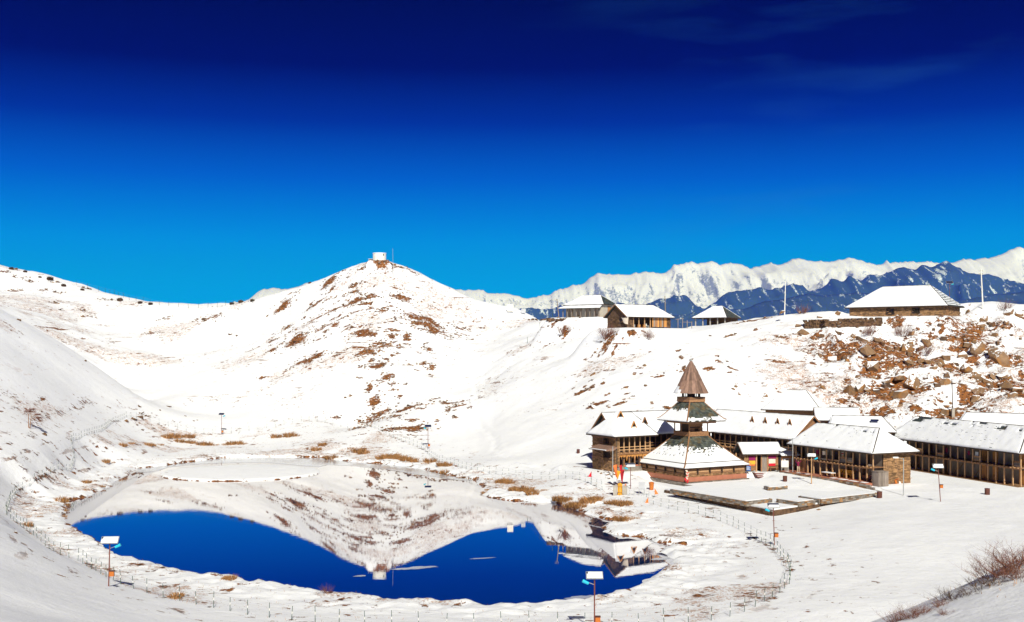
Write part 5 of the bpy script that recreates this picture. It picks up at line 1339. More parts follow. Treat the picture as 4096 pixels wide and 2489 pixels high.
mb = MB(); mb.box(-.22, .22, -.2, .2, -.4, 1.3); mb.build('concrete_stub', 'concrete', u)
def street_light(label, base, h, head=0):
    s = thing('light_pole', label, 'lamp post', base)
    mb = MB(); mb.tube((0, 0, -.3), (0, 0, h), .06, .05, 8); mb.build('shaft', 'steel', s)
    if head:
        mb = MB(); mb.tube((0, 0, h - .1), (head, -.1, h + .1), .03, .03, 6); mb.build('arm', 'steel', s)
        mb = MB(); mb.box(head - .45 if head < 0 else head - .1, head + .15 if head < 0 else head + .4, -.2, .1, h + .02, h + .18); mb.build('lamp_head', 'white_paint', s)
street_light('slim grey light pole in front of the stone guest house', hp[6] or P(2451, 1910, 150), 4.1)
street_light('slim grey light pole on the lodge terrace by the small shop', Vector((*FR_LODGE.w(.9, -1.1), 2.28)), 4.5, -.3)
street_light('grey light pole with white lamp head in front of the stone end wall', hp[7] or P(3614, 1982, 131), 4.3, -.8)

def solar_lamp(label, base, h, w, rz=0.0, snow=1.0, lean=0.0, polem='rust_red', box_z=0.9, lampside=1, pole_r=.045, tilt=38):
    s = thing('solar_lamp', label, 'solar lamp', base, rz, 'solar lamps around the lake and village')
    mb = MB(); mb.tube((0, 0, -.4), (lean * h, 0, h), pole_r, pole_r * .85, 8); mb.build('shaft', polem, s)
    pn = bpy.data.objects.new('panel', None); COL.objects.link(pn); pn.parent = s; pn.location = (lean * h, 0, h + .02); pn.rotation_euler = (R(tilt), 0, 0); pn.empty_display_size = .1
    d = w * .52
    mb = MB(); mb.box(-w / 2, w / 2, -d / 2, d / 2, 0, .04); mb.build('solar_cells', 'solar', pn)
    fr = MB(); t_ = .03
    for a in ((-w / 2 - t_, w / 2 + t_, -d / 2 - t_, -d / 2), (-w / 2 - t_, w / 2 + t_, d / 2, d / 2 + t_), (-w / 2 - t_, -w / 2, -d / 2, d / 2), (w / 2, w / 2 + t_, -d / 2, d / 2)): fr.box(*a, -.01, .05)
    fr.build('panel_frame', 'steel', pn)
    if snow > 0:
        sm = MB(); snow_patch(sm, (-w / 2 + .01, -d / 2 + .01, .042), (w / 2 - .01, -d / 2 + .01, .042), (w / 2 - .01, -d / 2 + d * snow, .042), (-w / 2 + .01, -d / 2 + d * snow, .042), 12, 6, .07, (lambda u_, v_: not (u_ < .12 and v_ > .6)), 3, .015); sm.build('snow_cover', 'snow', pn, smooth=True)
    x1 = lampside
    mb = MB(); mb.tube((lean * h, 0, h - .55), (lean * h + .45 * x1, -.08, h - .38), .02, .02, 6); mb.build('lamp_arm', 'steel', s)
    mb = MB(); mb.tube((lean * h + .38 * x1, -.08, h - .46), (lean * h + .75 * x1, -.1, h - .28), .09, .11, 8); mb.build('lamp_head', 'cyan', s)
    if box_z:
        mb = MB(); mb.box(lean * box_z + .05, lean * box_z + .36, -.12, .14, box_z - .2, box_z + .14); mb.box(lean * box_z + .03, lean * box_z + .38, -.14, .16, box_z + .141, box_z + .2, 1)
        mb.build('battery_box', ['amber', 'cyan' if polem == 'rust_red' and w > 1.35 else 'rust'], s)
    return s
def lamp_at(label, px, py, ytop, w, rz=0.0, D=None, **kw):
    h = hits([(px, py)])[0] if D is None else P(px, py, D)
    if h is None: h = P(px, py, D or 200)
    solar_lamp(label, h, (py - ytop) / FPX * h.y, w, rz, **kw)
lamp_at('solar lamp with snowy panel beside the fence left of the lake', 434, 2345, 2163, 1.15, R(6), snow=1.0, lean=.03, lampside=1)
b = F(2378, 2530, .9); solar_lamp('solar lamp with snowy panel at the bottom edge, in front of the lake', Vector((b.x, b.y, gz(b.x, b.y))), (2530 - 2308) / FPX * b.y, 1.0, R(0), 1.0, box_z=.75, lampside=-1)
lamp_at('solar lamp inside the fence bend below the stone terrace corner', 3098, 2180, 2024, 1.0, R(0), snow=.6, lampside=-1, lean=-.03)
lamp_at('leaning solar lamp with snowy panel on the open snow before the long lodge', 3763, 2007, 1866, 1.1, R(-8), snow=1.0, lean=-.075, box_z=1.7, lampside=-1)
lamp_at('solar lamp on a pale post before the lodge terrace wall', 3246, 1936, 1822, 1.0, R(-10), snow=1.0, polem='wood_pale', box_z=0, pole_r=.07)
lamp_at('solar lamp by the flags in front of the temple', 2522, 1956, 1862, 1.15, R(4), snow=.55, lampside=-1, lean=0, box_z=0)
lamp_at('solar lamp on the far shore below the rocky hill foot', 1712, 1795, 1705, 1.1, R(8), snow=0, box_z=.6, lampside=-1)
lamp_at('distant solar lamp on the far shore below the saddle', 886, 1738, 1657, 1.0, R(-6), snow=0, box_z=.6)
b = Vector((*FR_D.w(16.5, 10.9), 25.4)); solar_lamp('solar lamp rising behind the long stone ridge house', b, 6.6, 1.3, R(-6), 0.0, box_z=0)

# ------------------------------------------------------------------ lake gate, flags, boards, bins
gp = hits([(2461, 1982), (2498, 1987), (2468, 1952), (2488, 1952), (2567, 1977), (2606, 1960), (2366, 1940), (2505, 1968), (2619, 1990), (2593, 2012)])
GT = thing('lake_gate', 'yellow metal gate between two concrete pillars at the lake fence', 'gate', gp[0], R(-8))
for x, w_, h_ in ((0, .5, 1.25), (1.15, .55, 1.2)):
    mb = MB(); mb.box(x - w_ / 2, x + w_ / 2, -.2, .25, -.3, h_, 0, .5, .02); mb.build('pillar', 'concrete', GT)
mb = MB(); mb.hexa([(.3, .0, .02), (.58, -.12, .02), (.58, -.07, .02), (.3, .05, .02), (.3, 0, 1.45), (.58, -.12, 1.6), (.58, -.07, 1.6), (.3, .05, 1.45)])
mb.hexa([(.6, -.12, .02), (.86, 0, .02), (.86, .05, .02), (.6, -.07, .02), (.6, -.12, 1.6), (.86, 0, 1.4), (.86, .05, 1.4), (.6, -.07, 1.6)]); mb.build('gate_leaf', 'yellow', GT)
mb = MB(); mb.bar((.3, -.1, .4), (.86, -.16, .4), .04, .05); mb.bar((.3, -.1, 1.1), (.86, -.16, 1.1), .04, .05); mb.build('gate_rail', 'wood_orange', GT)
rl = thing('steel_railing', 'short steel pipe railing between the gate pillars and the terrace wall', 'railing', gp[1] + Vector((.6, .4, 0)), R(-10))
for i in range(5):
    mb = MB(); mb.tube((i * .6, 0, -.2), (i * .6, 0, .95), .025, .025, 6); mb.build('railing_post', 'steel', rl)
for z in (.35, .65, .92):
    mb = MB(); mb.tube((0, 0, z), (2.4, 0, z), .022, .022, 6); mb.build('rail', 'steel', rl)
def flag(label, base, h, cloths, wind=.25):
    s = thing('flag', label, 'flag', base)
    mb = MB(); mb.tube((0, 0, -.3), (0, 0, h), .035, .025, 6); mb.build('shaft', 'rust_red', s)
    for m_, zt, zb, w_ in cloths:
        mb = MB(); n = 8
        for i in range(n):
            for j in range(6):
                def f(a, b_):
                    zz = zt + (zb - zt) * b_; ww = w_ * (1 - .75 * b_ if w_ > 0 else 1 - .75 * b_)
                    return (ww * a, .10 * math.sin(a * 5 + b_ * 4) - .05, zz - .25 * a * abs(w_))
                mb.face([f(i / n, j / 6), f((i + 1) / n, j / 6), f((i + 1) / n, (j + 1) / 6), f(i / n, (j + 1) / 6)])
        mb.build('cloth', m_, s, smooth=True)
    return s
flag('tall flag pole with orange and yellow flags by the lake gate', gp[2], 3.0, [('orange_cloth', 2.95, 1.4, -.5), ('yellow_cloth', 2.2, 1.2, .45)])
flag('tall flag pole with long red flag by the lake gate', gp[3], 3.0, [('red_cloth', 2.9, .9, -.35), ('red_cloth', 2.3, .7, .28)])
def pennant(label, base, h, m_, w_=.45):
    s = thing('pennant', label, 'flag', base, 0, 'small pennants along the lake fence')
    mb = MB(); mb.tube((0, 0, -.2), (0, 0, h), .015, .012, 5); mb.build('shaft', 'green_post', s)
    mb = MB(); mb.face([(0, 0, h), (0, -.02, h - .75), (w_, .05, h - .7)]); mb.face([(0, .012, h), (w_, .062, h - .7), (0, -.008, h - .75)]); mb.build('cloth', m_, s)
pennant('small red pennant on the fence left of the guest house light pole', gp[6], 1.75, 'red_cloth', -.45)
pennant('orange pennant on the railing beside the concrete gate pillar', gp[7], 1.1, 'orange_cloth', -.5)
pennant('small orange-red pennant on the fence below the board on legs', gp[8], 1.1, 'orange_cloth')
pennant('little orange pennant leaning low at the fence by the terrace wall', gp[9], .7, 'orange_cloth', -.35)
sign_board('notice_board', 'grey notice board on white legs by the lake railing', gp[4], .75, .45, 1.5, R(-6), False, 'notice board', 'board_grey')
sb = Vector((*FR_LODGE.w(-.6, -1.2), 2.28)); sign_board('notice_board', 'white notice board on legs at the lodge terrace steps', sb, .95, .5, 1.4, R(-12), False, 'notice board')
mb = MB(); mb.lathe([(.0, 0), (.24, 0), (.30, .78), (.34, .80), (.34, .92), (.12, 1.0), (0, 1.0)], 14); o = mb.build('litter_bin', 'amber', None, smooth=False, loc=gp[5]); tag(o, 'orange litter bin with lid on the court before the temple', 'bin')
def drum(label, px, py, sz=.62):
    h = hits([(px, py)])[0]
    s = thing('waste_drum', label, 'waste drum', h, 0, 'rusty waste drums on the snow')
    mb = MB(); r_ = sz * .42; mb.lathe([(r_, -.05), (r_, sz * .33), (r_ * 1.05, sz * .35), (r_, sz * .37), (r_, sz * .66), (r_ * 1.05, sz * .68), (r_, sz * .70), (r_, sz)], 16); mb.build('barrel', 'rust', s)
    mb = MB(); mb.lathe([(r_ * .9, sz * .98), (r_ * .9, sz * .6), (0, sz * .6)], 16); mb.build('barrel_lining', 'black', s)
    mb = MB(); mb.lathe([(r_ * .88, sz), (r_ * 1.06, sz), (r_ * 1.06, sz + .04), (r_ * .88, sz + .04)], 16); mb.build('barrel_rim', 'rust_red', s)
drum('rusty waste drum at the tip of the stone terrace', 3518, 1992, .7); drum('rusty waste drum at the foot of the lodge terrace wall', 3140, 1926, .65)
drum('rusty waste drum on the snow before the long veranda lodge', 3949, 1979, .68); drum('rusty waste drum on the snow left of the stone guest house', 2313, 1813, .55)

# ------------------------------------------------------------------ stone terrace with raised beds
TE = thing('stone_terrace', 'walled stone terrace with snow-filled raised beds in front of the temple', 'terrace', (0, 0, 0))
zt = 1.45
TP = [F(3093, 2036, zt), F(3512, 1978, zt), F(3400, 1950, zt), F(3160, 1918, zt), F(2990, 1925, zt), F(2740, 1945, zt), F(2660, 1955, zt)]
mb = MB(); mb.extr([(p.x, p.y) for p in TP], .3, zt); mb.build('terrace_fill', 'snow', TE)
def wall_along(parent, a, b, z0, z1, th, hs, ws, mats_, name='stone_block', single=True, zb0=None, zb1=None):
    """a wall of separate blocks laid in courses from a to b"""
    a, b = Vector(a).to_2d(), Vector(b).to_2d(); L = (b - a).length; d = (b - a) / L; n_ = Vector((d.y, -d.x)); z = z0
    core = MB()
    def blk(m_, s0, s1, c0, c1, o0, o1, ti, mi=0):
        q = [a + d * s0 + n_ * o1, a + d * s1 + n_ * o1, a + d * s1 - n_ * o0, a + d * s0 - n_ * o0]
        m_.hexa([(p.x, p.y, c0) for p in q] + [(p.x, p.y, c1) for p in q], mi, ti)
    blk(core, .02, L - .02, z0, z1 - .02, th / 2 - .02, th / 2 - .03, .5); core.build('wall_core', 'mortar', parent)
    al = MB()
    while z < z1 - .03:
        h = min(random.uniform(*hs), z1 - z); s = -random.uniform(0, ws[0])
        while s < L:
            w = random.uniform(*ws); s0, s1 = max(0, s), min(L, s + w)
            if s1 - s0 > .06:
                m_ = MB() if single else al
                blk(m_, s0 + .012, s1 - .012, z + .008, z + h - .006, th / 2, th / 2 + random.uniform(-.02, .03), random.random())
                if single: m_.build(name, random.choice(mats_), parent)
            s += w
        z += h
    if not single: al.build(name, mats_[0], parent, kind='stuff')
wall_along(TE, TP[6], TP[0], .15, 1.30, .3, (.16, .3), (.3, .7), ['stone_dark'], 'rubble_wall', False)
wall_along(TE, TP[0], TP[1], .15, 1.30, .3, (.16, .3), (.3, .7), ['stone_dark'], 'rubble_wall', False)
def bed(label, pts, z0, z1):
    s = thing('raised_bed', label, 'raised bed', (0, 0, 0), 0, 'raised beds on the stone terrace')
    cx_, cy_ = sum(p.x for p in pts) / len(pts), sum(p.y for p in pts) / len(pts)
    ins = [(cx_ + (p.x - cx_) * .95, cy_ + (p.y - cy_) * .95) for p in pts]
    mb = MB(); mb.extr(ins, z0, z1 + .05); mb.build('snow_fill', 'snow', s)
    for i in range(len(pts)):
        wall_along(s, pts[i], pts[(i + 1) % len(pts)], z0, z1, .26, (.14, .18), (.35, .7), ['stone_grey', 'stone_grey', 'stone'])
    return s
z1_ = 1.85
bed('large raised bed on the terrace, nearest the temple side', [F(2683, 1957, z1_), F(2986, 2006, z1_), F(3086, 1995, z1_), F(2800, 1952, z1_)], 1.3, z1_)
bed('small raised bed at the front corner of the terrace', [F(3108, 1996, z1_), F(3190, 2008, z1_), F(3258, 2000, z1_), F(3180, 1990, z1_)], 1.3, z1_)
bed('long raised bed on the right arm of the terrace', [F(3196, 1985, z1_), F(3280, 1998, z1_), F(3508, 1972, z1_), F(3420, 1958, z1_)], 1.3, z1_)
bed('low stone block in the middle of the snowy court', [F(3058, 1944, z1_), F(3076, 1950, z1_), F(3147, 1944, z1_), F(3128, 1938, z1_)], 1.2, z1_)
LE = thing('temple_ledge', 'low paved ledge of grey stones along the right side of the temple', 'ledge', (0, 0, 0))
lp_ = [F(2742, 1937, 1.35), F(2802, 1946, 1.35), F(3040, 1916, 1.35), F(2985, 1908, 1.35)]
mb = MB(); mb.extr([(p.x, p.y) for p in lp_], 1.0, 1.36); mb.build('snow_fill', 'snow', LE)
wall_along(LE, lp_[0], lp_[1], 1.0, 1.33, .2, (.16, .17), (.5, 1.0), ['stone_grey']); wall_along(LE, lp_[1], lp_[2], 1.0, 1.33, .2, (.16, .17), (.5, 1.0), ['stone_grey'])
st = thing('temple_steps', 'dark timber-edged steps between the temple and the lodge terrace', 'steps', (*FR_HUT.w(.6, -2.6), 1.5), FR_HUT.a)
for i in range(3):
    mb = MB(); mb.box(0, 3.4 - i * .3, i * .45, 2.0, i * .18, i * .18 + .15, 0, .4); mb.box(.1, 3.2 - i * .3, i * .45 + .1, 1.95, i * .18 + .15, i * .18 + .175, 1); mb.build('step', ['rust_red', 'snow'], st)
pc = thing('prayer_cloths', 'bundle of red and white prayer cloths at the front corner of the temple', 'prayer cloths', (*FR_TEMPLE.w(-5.3, -5.5), 1.5), FR_TEMPLE.a)
mb = MB(); mb.tube((0, -.1, -.3), (0, -.1, 1.5), .04, .03, 6); mb.build('stick', 'wood', pc)
for i, (m_, z_, x_) in enumerate((('red_cloth', .85, .1), ('white_cloth', .75, .18), ('red_cloth', .2, -.15), ('white_cloth', .35, .05), ('red_cloth', .05, .15), ('white_cloth', 1.15, .0))):
    mb = MB(); n = 6
    for k in range(n):
        a0, a1 = k / n, (k + 1) / n
        f = lambda a, s_: (x_ + s_ * (.16 - .08 * a) + .05 * math.sin(6 * a + i), -.2 - .05 * math.sin(a * 9 + i), z_ + .5 - .55 * a)
        mb.face([f(a0, -1), f(a0, 1), f(a1, 1), f(a1, -1)])
    mb.build('cloth', m_, pc)
# ------------------------------------------------------------------ furniture at the lodge
def on_lodge(u, v, z=2.28): return (*FR_LODGE.w(u, v), z)
bn = thing('yellow_bench', 'yellow wooden bench under the lodge veranda', 'bench', on_lodge(7.6, .6), FR_LODGE.a)
mb = MB(); mb.box(0, 2.6, 0, .45, .4, .46); mb.build('seat', 'yellow', bn)
mb = MB(); mb.box(0, 2.6, .42, .48, .5, .95); mb.build('backrest', 'yellow', bn)
for x in (0, 1.2, 2.52):
    mb = MB(); mb.box(x, x + .08, 0, .45, 0, .4); mb.build('leg', 'yellow', bn)
tb = thing('snowy_table', 'low bed-like table with a snow-white top on the lodge terrace', 'table', on_lodge(6.3, -.9), FR_LODGE.a)
mb = MB(); mb.box(0, 1.9, 0, .8, .42, .5); mb.build('tabletop', 'wood', tb); mb = MB(); mb.box(.02, 1.88, .02, .78, .5, .56); mb.build('snow_cover', 'snow', tb)
for x in (0, 1.82):
    for y in (0, .72):
        mb = MB(); mb.box(x, x + .08, y, y + .08, 0, .42); mb.build('leg', 'wood', tb)
sh = thing('plank_shed', 'small grey plank shed at the right corner of the lodge', 'shed', on_lodge(15.1, -.5, 1.95), FR_LODGE.a)
for i in range(4):
    mb = MB(); mb.box(i * .3, i * .3 + .29, 0, .05, 0, 1.75, 0, random.random()); mb.build('plank', 'wood_grey', sh)
for i in range(5):
    mb = MB(); mb.box(1.15, 1.2, .06 + i * .3, .06 + i * .3 + .29, 0, 1.72, 0, random.random()); mb.build('plank', 'wood_grey', sh)
mb = MB(); mb.box(0.02, 1.14, .06, 1.5, 0, 1.7); mb.build('core', 'wood_dark', sh); mb = MB(); mb.box(-.05, 1.25, -.05, 1.6, 1.76, 1.82); mb.build('roof', 'wood_grey', sh)
bt = thing('dark_barrow', 'dark metal cart parked under the right end of the lodge veranda', 'cart', on_lodge(12.6, .3), FR_LODGE.a)
mb = MB(); mb.hexa([(.2, 0, .3), (1.3, 0, .3), (1.3, .6, .3), (.2, .6, .3), (0, -.1, .7), (1.5, -.1, .7), (1.5, .7, .7), (0, .7, .7)]); mb.build('tub', 'rust', bt)
for y in (-.05, .6):
    mb = MB(); mb.tube((.6, y, .22), (.6, y + .06, .22), .22, .22, 12); mb.build('wheel', 'black', bt)
mb = MB(); mb.bar((1.4, .05, .5), (2.1, .05, .35), .05, .05); mb.bar((1.4, .55, .5), (2.1, .55, .35), .05, .05); mb.build('handle', 'wood', bt)
# plastic chairs tipped together under snow, and a tarpaulin
def chair(label, loc, rot, m_):
    s = thing('plastic_chair', label, 'chair', loc, 0, 'plastic chairs heaped beside the lodge'); s.rotation_euler = rot
    mb = MB(); mb.box(-.22, .22, -.22, .22, .42, .45); mb.build('seat', m_, s); mb = MB(); mb.hexa([(-.22, .2, .45), (.22, .2, .45), (.22, .24, .45), (-.22, .24, .45), (-.2, .3, .85), (.2, .3, .85), (.2, .33, .85), (-.2, .33, .85)]); mb.build('backrest', m_, s)
    for x in (-.2, .2):
        for y in (-.2, .2):
            mb = MB(); mb.tube((x, y, .43), (x * 1.2, y * 1.2, 0), .025, .025, 5); mb.build('leg', m_, s)
    return s
cp = hits([(3572, 1935), (3592, 1930), (3618, 1932), (3640, 1918), (3632, 1928), (3580, 1945), (3600, 1908)])
chair('tipped red-brown plastic chair nearest the plank shed in the heap', cp[0] + Vector((0, 0, .1)), (R(70), R(10), R(40)), 'amber')
chair('red-brown plastic chair in the middle of the snowy heap', cp[1] + Vector((0, 0, .15)), (R(95), R(-20), R(100)), 'amber')
chair('upright red-brown plastic chair at the front of the heap', cp[2], (0, 0, R(20)), 'amber')
chair('red-brown plastic chair lying at the far end of the heap', cp[3] + Vector((0, 0, .2)), (R(100), R(40), R(-60)), 'amber')
mb = MB()
for i in range(10):
    for j in range(6):
        f = lambda a, b_: (-.9 + a * 1.8, -.5 + b_, .7 * math.sin(math.pi * b_) * (.6 + .4 * math.sin(a * 7)) + .1)
        mb.face([f(i / 10, j / 6), f((i + 1) / 10, j / 6), f((i + 1) / 10, (j + 1) / 6), f(i / 10, (j + 1) / 6)])
o = mb.build('tarpaulin', 'green_tarp', None, smooth=True, loc=cp[6]); tag(o, 'faded green tarpaulin over a heap by the stone end wall', 'tarpaulin')
mb = MB()
for (x, y, z, r_) in ((0, 0, 0, .55), (.5, .1, .1, .45), (-.4, -.1, 0, .4), (.2, -.3, .05, .4)):
    n0 = len(mb.v); mb.lathe([(r_, z - .2), (r_ * .92, z + .15), (r_ * .6, z + .38), (0, z + .45)], 10, x, y)
o = mb.build('snow_heap', 'snow', None, smooth=True, loc=(cp[0] + cp[1]) / 2); tag(o, 'lump of snow lying over the heaped plastic chairs', 'snow heap')
# chairs and a bench seat outside the gable house
fp = hits([(2480, 1305), (2548, 1308), (2590, 1312)])
for q, (p_, l_) in enumerate(zip(fp, ('white plastic chair in front of the stone gable', 'tan plastic chair before the open plank front', 'white plastic chair at the terrace edge of the gable house'))):
    if p_ is not None: chair(l_, p_, (0, 0, R(30 * q)), 'white_paint' if q != 1 else 'wood_pale')['group'] = 'chairs outside the ridge house'

# ------------------------------------------------------------------ the person on the lodge terrace
def person():
    base = Vector(on_lodge(1.9, -1.0))
    s = thing('person', 'person in maroon sweater and beige trousers with arms raised on the lodge terrace', 'person', base, R(10))
    J = {'pel': (0, 0, .92), 'che': (0, .01, 1.22), 'nec': (0, .0, 1.43), 'hea': (0, -.015, 1.53), 'top': (0, -.01, 1.66),
         'hl': (-.10, 0, .86), 'kl': (-.11, -.02, .48), 'al': (-.11, .02, .08), 'tl': (-.12, -.14, .03), 'hr': (.10, 0, .86), 'kr': (.12, -.01, .48), 'ar': (.13, .03, .08), 'tr': (.15, -.13, .03),
         'sl': (-.19, 0, 1.38), 'el': (-.38, -.05, 1.50), 'wl': (-.30, -.12, 1.72), 'pl': (-.29, -.13, 1.80), 'sr': (.19, 0, 1.38), 'er': (.38, -.05, 1.50), 'wr': (.28, -.12, 1.72), 'pr': (.27, -.13, 1.80)}
    Rr = {'pel': .135, 'che': .15, 'nec': .055, 'hea': .09, 'top': .075, 'hl': .09, 'kl': .062, 'al': .042, 'tl': .035, 'hr': .09, 'kr': .062, 'ar': .042, 'tr': .035, 'sl': .065, 'el': .047, 'wl': .034, 'pl': .036, 'sr': .065, 'er': .047, 'wr': .034, 'pr': .036}
    E = [('pel', 'che'), ('che', 'nec'), ('nec', 'hea'), ('hea', 'top'), ('pel', 'hl'), ('hl', 'kl'), ('kl', 'al'), ('al', 'tl'), ('pel', 'hr'), ('hr', 'kr'), ('kr', 'ar'), ('ar', 'tr'), ('che', 'sl'), ('sl', 'el'), ('el', 'wl'), ('wl', 'pl'), ('che', 'sr'), ('sr', 'er'), ('er', 'wr'), ('wr', 'pr')]
    for sd, k in ((-1, 'pl'), (1, 'pr')):
        px_, py_, pz = J[k]
        for i, (dx, ln) in enumerate(((-.03, .06), (-.012, .075), (.008, .072), (.026, .058), (-.05 * sd, .03))):
            a, b_ = f'{k}f{i}', f'{k}g{i}'
            J[a] = (px_ + dx, py_, pz + (.03 if i < 4 else -.02)); J[b_] = (px_ + dx * 1.25, py_ - .015, pz + .03 + ln - (.04 if i == 4 else 0)); Rr[a] = .010; Rr[b_] = .008; E += [(k, a), (a, b_)]
    keys = list(J); me = bpy.data.meshes.new('body'); me.from_pydata([J[k] for k in keys], [(keys.index(a), keys.index(b_)) for a, b_ in E], [])
    o = bpy.data.objects.new('body', me); COL.objects.link(o); o.parent = s
    sk = o.modifiers.new('skin', 'SKIN'); sk.use_smooth_shade = True
    for i, k in enumerate(keys): me.skin_vertices[0].data[i].radius = (Rr[k], Rr[k] * (.8 if k in ('pel', 'che') else 1)); me.skin_vertices[0].data[i].use_root = (k == 'pel')
    o.modifiers.new('sub', 'SUBSURF').render_levels = 2
    t = NT('clothed_figure'); sp = t.node('ShaderNodeSeparateXYZ'); t.link(t.obj(), sp.inputs[0])
    z = sp.outputs[2]; col = t.mix(t.math('GREATER_THAN', z, .07), (.04, .03, .03), (.55, .42, .30)); col = t.mix(t.math('GREATER_THAN', z, .90), col, (.19, .012, .05))
    ax = t.math('ABSOLUTE', sp.outputs[0]); hd = t.math('MULTIPLY', t.math('GREATER_THAN', z, 1.445), t.math('LESS_THAN', ax, .13))
    hnd = t.math('MULTIPLY', t.math('GREATER_THAN', z, 1.70), t.math('GREATER_THAN', ax, .13)); col = t.mix(t.math('MAXIMUM', hd, hnd), col, (.40, .21, .13)); t.color(col); t.rough(.85)
    me.materials.append(t.m)
    hr_ = MB(); hr_.lathe([(.094, 1.55), (.105, 1.60), (.095, 1.68), (.06, 1.735), (0, 1.75)], 12, 0, .012); hr_.build('hair', 'hair', s, smooth=True)
    fc = MB(); fc.hexa([(-.014, -.125, 1.535), (.014, -.125, 1.535), (.012, -.085, 1.535), (-.012, -.085, 1.535), (-.006, -.108, 1.585), (.006, -.108, 1.585), (.005, -.085, 1.585), (-.005, -.085, 1.585)]); fc.build('nose', 'skin', s)
    for x in (-.036, .036):
        ey = MB(); ey.box(x - .012, x + .012, -.106, -.09, 1.583, 1.597); ey.build('eye', 'black', s)
        er = MB(); er.box(x * 2.75 - .012, x * 2.75 + .012, -.03, .015, 1.55, 1.61); er.build('ear', 'skin', s)
    mo = MB(); mo.box(-.025, .025, -.106, -.085, 1.503, 1.512); mo.build('mouth', 'maroon_cloth', s)
    hem = MB(); hem.lathe([(.165, .88), (.16, .96), (.14, 1.0)], 14); hem.build('sweater_hem', 'maroon_cloth', s, smooth=True)
person()
# ------------------------------------------------------------------ fences
def fence_posts(pts, step):
    out = []; carry = 0.0
    for a, b in zip(pts[:-1], pts[1:]):
        a, b = Vector(a), Vector(b); L = (b - a).length; s = carry
        while s < L: out.append(a.lerp(b, s / L)); s += step
        carry = s - L
    return out
def make_fence(label, pts2, step, h, banded=True, wires=(.35, .7, .98), name='wire_fence', r=.021):
    pp = fence_posts([Vector(p) for p in pts2], step)
    zz = ground_z(np.array([p.x for p in pp]), np.array([p.y for p in pp]))
    s = thing(name, label, 'fence', (pp[0].x, pp[0].y, float(zz[0])))
    o0 = Vector((pp[0].x, pp[0].y, float(zz[0])))
    mb = MB(); mb.tube((0, 0, -.3), (0, 0, h * .45), r, r, 6); mb.tube((0, 0, h * .45), (0, 0, h * .62), r, r, 6, 1 if banded else 0); mb.tube((0, 0, h * .62), (0, 0, h), r, r * .9, 6)
    me = mb.mesh('post', ['green_post', 'white_paint'])
    tops = []
    for p, z in zip(pp, zz):
        q = Vector((p.x, p.y, float(z))) - o0; rx, ry = random.uniform(-.07, .07), random.uniform(-.07, .07); hs = random.uniform(.85, 1.1)
        inst(me, 'post', s, q, (rx, ry, 0), (1, 1, hs)); tops.append((q, hs, rx, ry))
    for w in wires:
        wm = MB()
        for (a, ha, rxa, rya), (b, hb, rxb, ryb) in zip(tops[:-1], tops[1:]):
            if (a - b).length > step * 2.2: continue
            wm.tube(a + Vector((rya * w * h, -rxa * w * h, w * h * ha)), b + Vector((ryb * w * h, -rxb * w * h, w * h * hb)), .007, .007, 3, cap=False)
        wm.build('wire', 'steel', s)
    return s
ring = [Vector(F(a, b, .9 if b > 1900 else 1.3)[:2]) for a, b in FENCE_PX]
make_fence('wire fence on green and white posts ringing the lake', ring, 1.75, 1.05)
lf = hits([(1010, 1212), (960, 1222), (880, 1229), (800, 1232), (700, 1227), (600, 1216), (500, 1194), (410, 1170), (300, 1138)])
lf = [Vector((p.x, p.y)) for p in lf if p is not None]
make_fence('sparse post fence along the saddle crest at the upper left', lf, 4.2, 1.6, False, (.5, .9), 'crest_fence', .04)
rf_ = [Vector(P(x, 1270, 262 - (x - 2205) * .02)[:2]) for x in (2110, 2150, 2190, 2225)]
make_fence('short post fence on the saddle left of the cream ridge house', rf_, 3.0, 1.5, False, (.5, .9), 'crest_fence', .05)
rs = thing('timber_railing', 'grey timber rail frame between the gable house and the open shed', 'railing', P(2712, 1306, 238))
for i, h_ in enumerate((1.6, 1.8, 1.3, 1.0)):
    mb = MB(); mb.box(i * .95 - .06, i * .95 + .06, -.06, .06, -.6, h_); mb.build('railing_post', 'wood_grey', rs)
mb = MB(); mb.bar((-.5, 0, 1.45), (1.2, 0, 1.6), .08, .08); mb.bar((.9, 0, .9), (2.9, 0, .85), .08, .08); mb.build('rail', 'wood_grey', rs)

# ------------------------------------------------------------------ rocks
def rock_mesh(seed, sx, sy, sz, n=13, matn='rock'):
    rr = random.Random(seed); bm = bmesh.new()
    for _ in range(n):
        v = Vector((rr.gauss(0, 1), rr.gauss(0, 1), rr.gauss(0, 1))).normalized() * rr.uniform(.85, 1.1)
        bm.verts.new((v.x * sx, v.y * sy, v.z * sz))
    bmesh.ops.convex_hull(bm, input=bm.verts)
    for v in [v for v in bm.verts if not v.link_faces]: bm.verts.remove(v)
    bmesh.ops.bevel(bm, geom=list(bm.edges), offset=.02, segments=1, affect='EDGES', profile=.6)
    me = bpy.data.meshes.new('rock'); bm.to_mesh(me); bm.free(); me.materials.append(M[matn])
    at = me.attributes.new('tint', 'FLOAT', 'FACE'); at.data.foreach_set('value', [rr.uniform(.3, .75) for _ in me.polygons])
    return me
ROCKS = [rock_mesh(i, 1, random.uniform(.7, 1), random.uniform(.5, .85), 12 + i % 5) for i in range(8)]
ROCKS_D = [rock_mesh(40 + i, 1, random.uniform(.7, 1), random.uniform(.4, .8), 11 + i % 4, 'rock_dark') for i in range(8)]
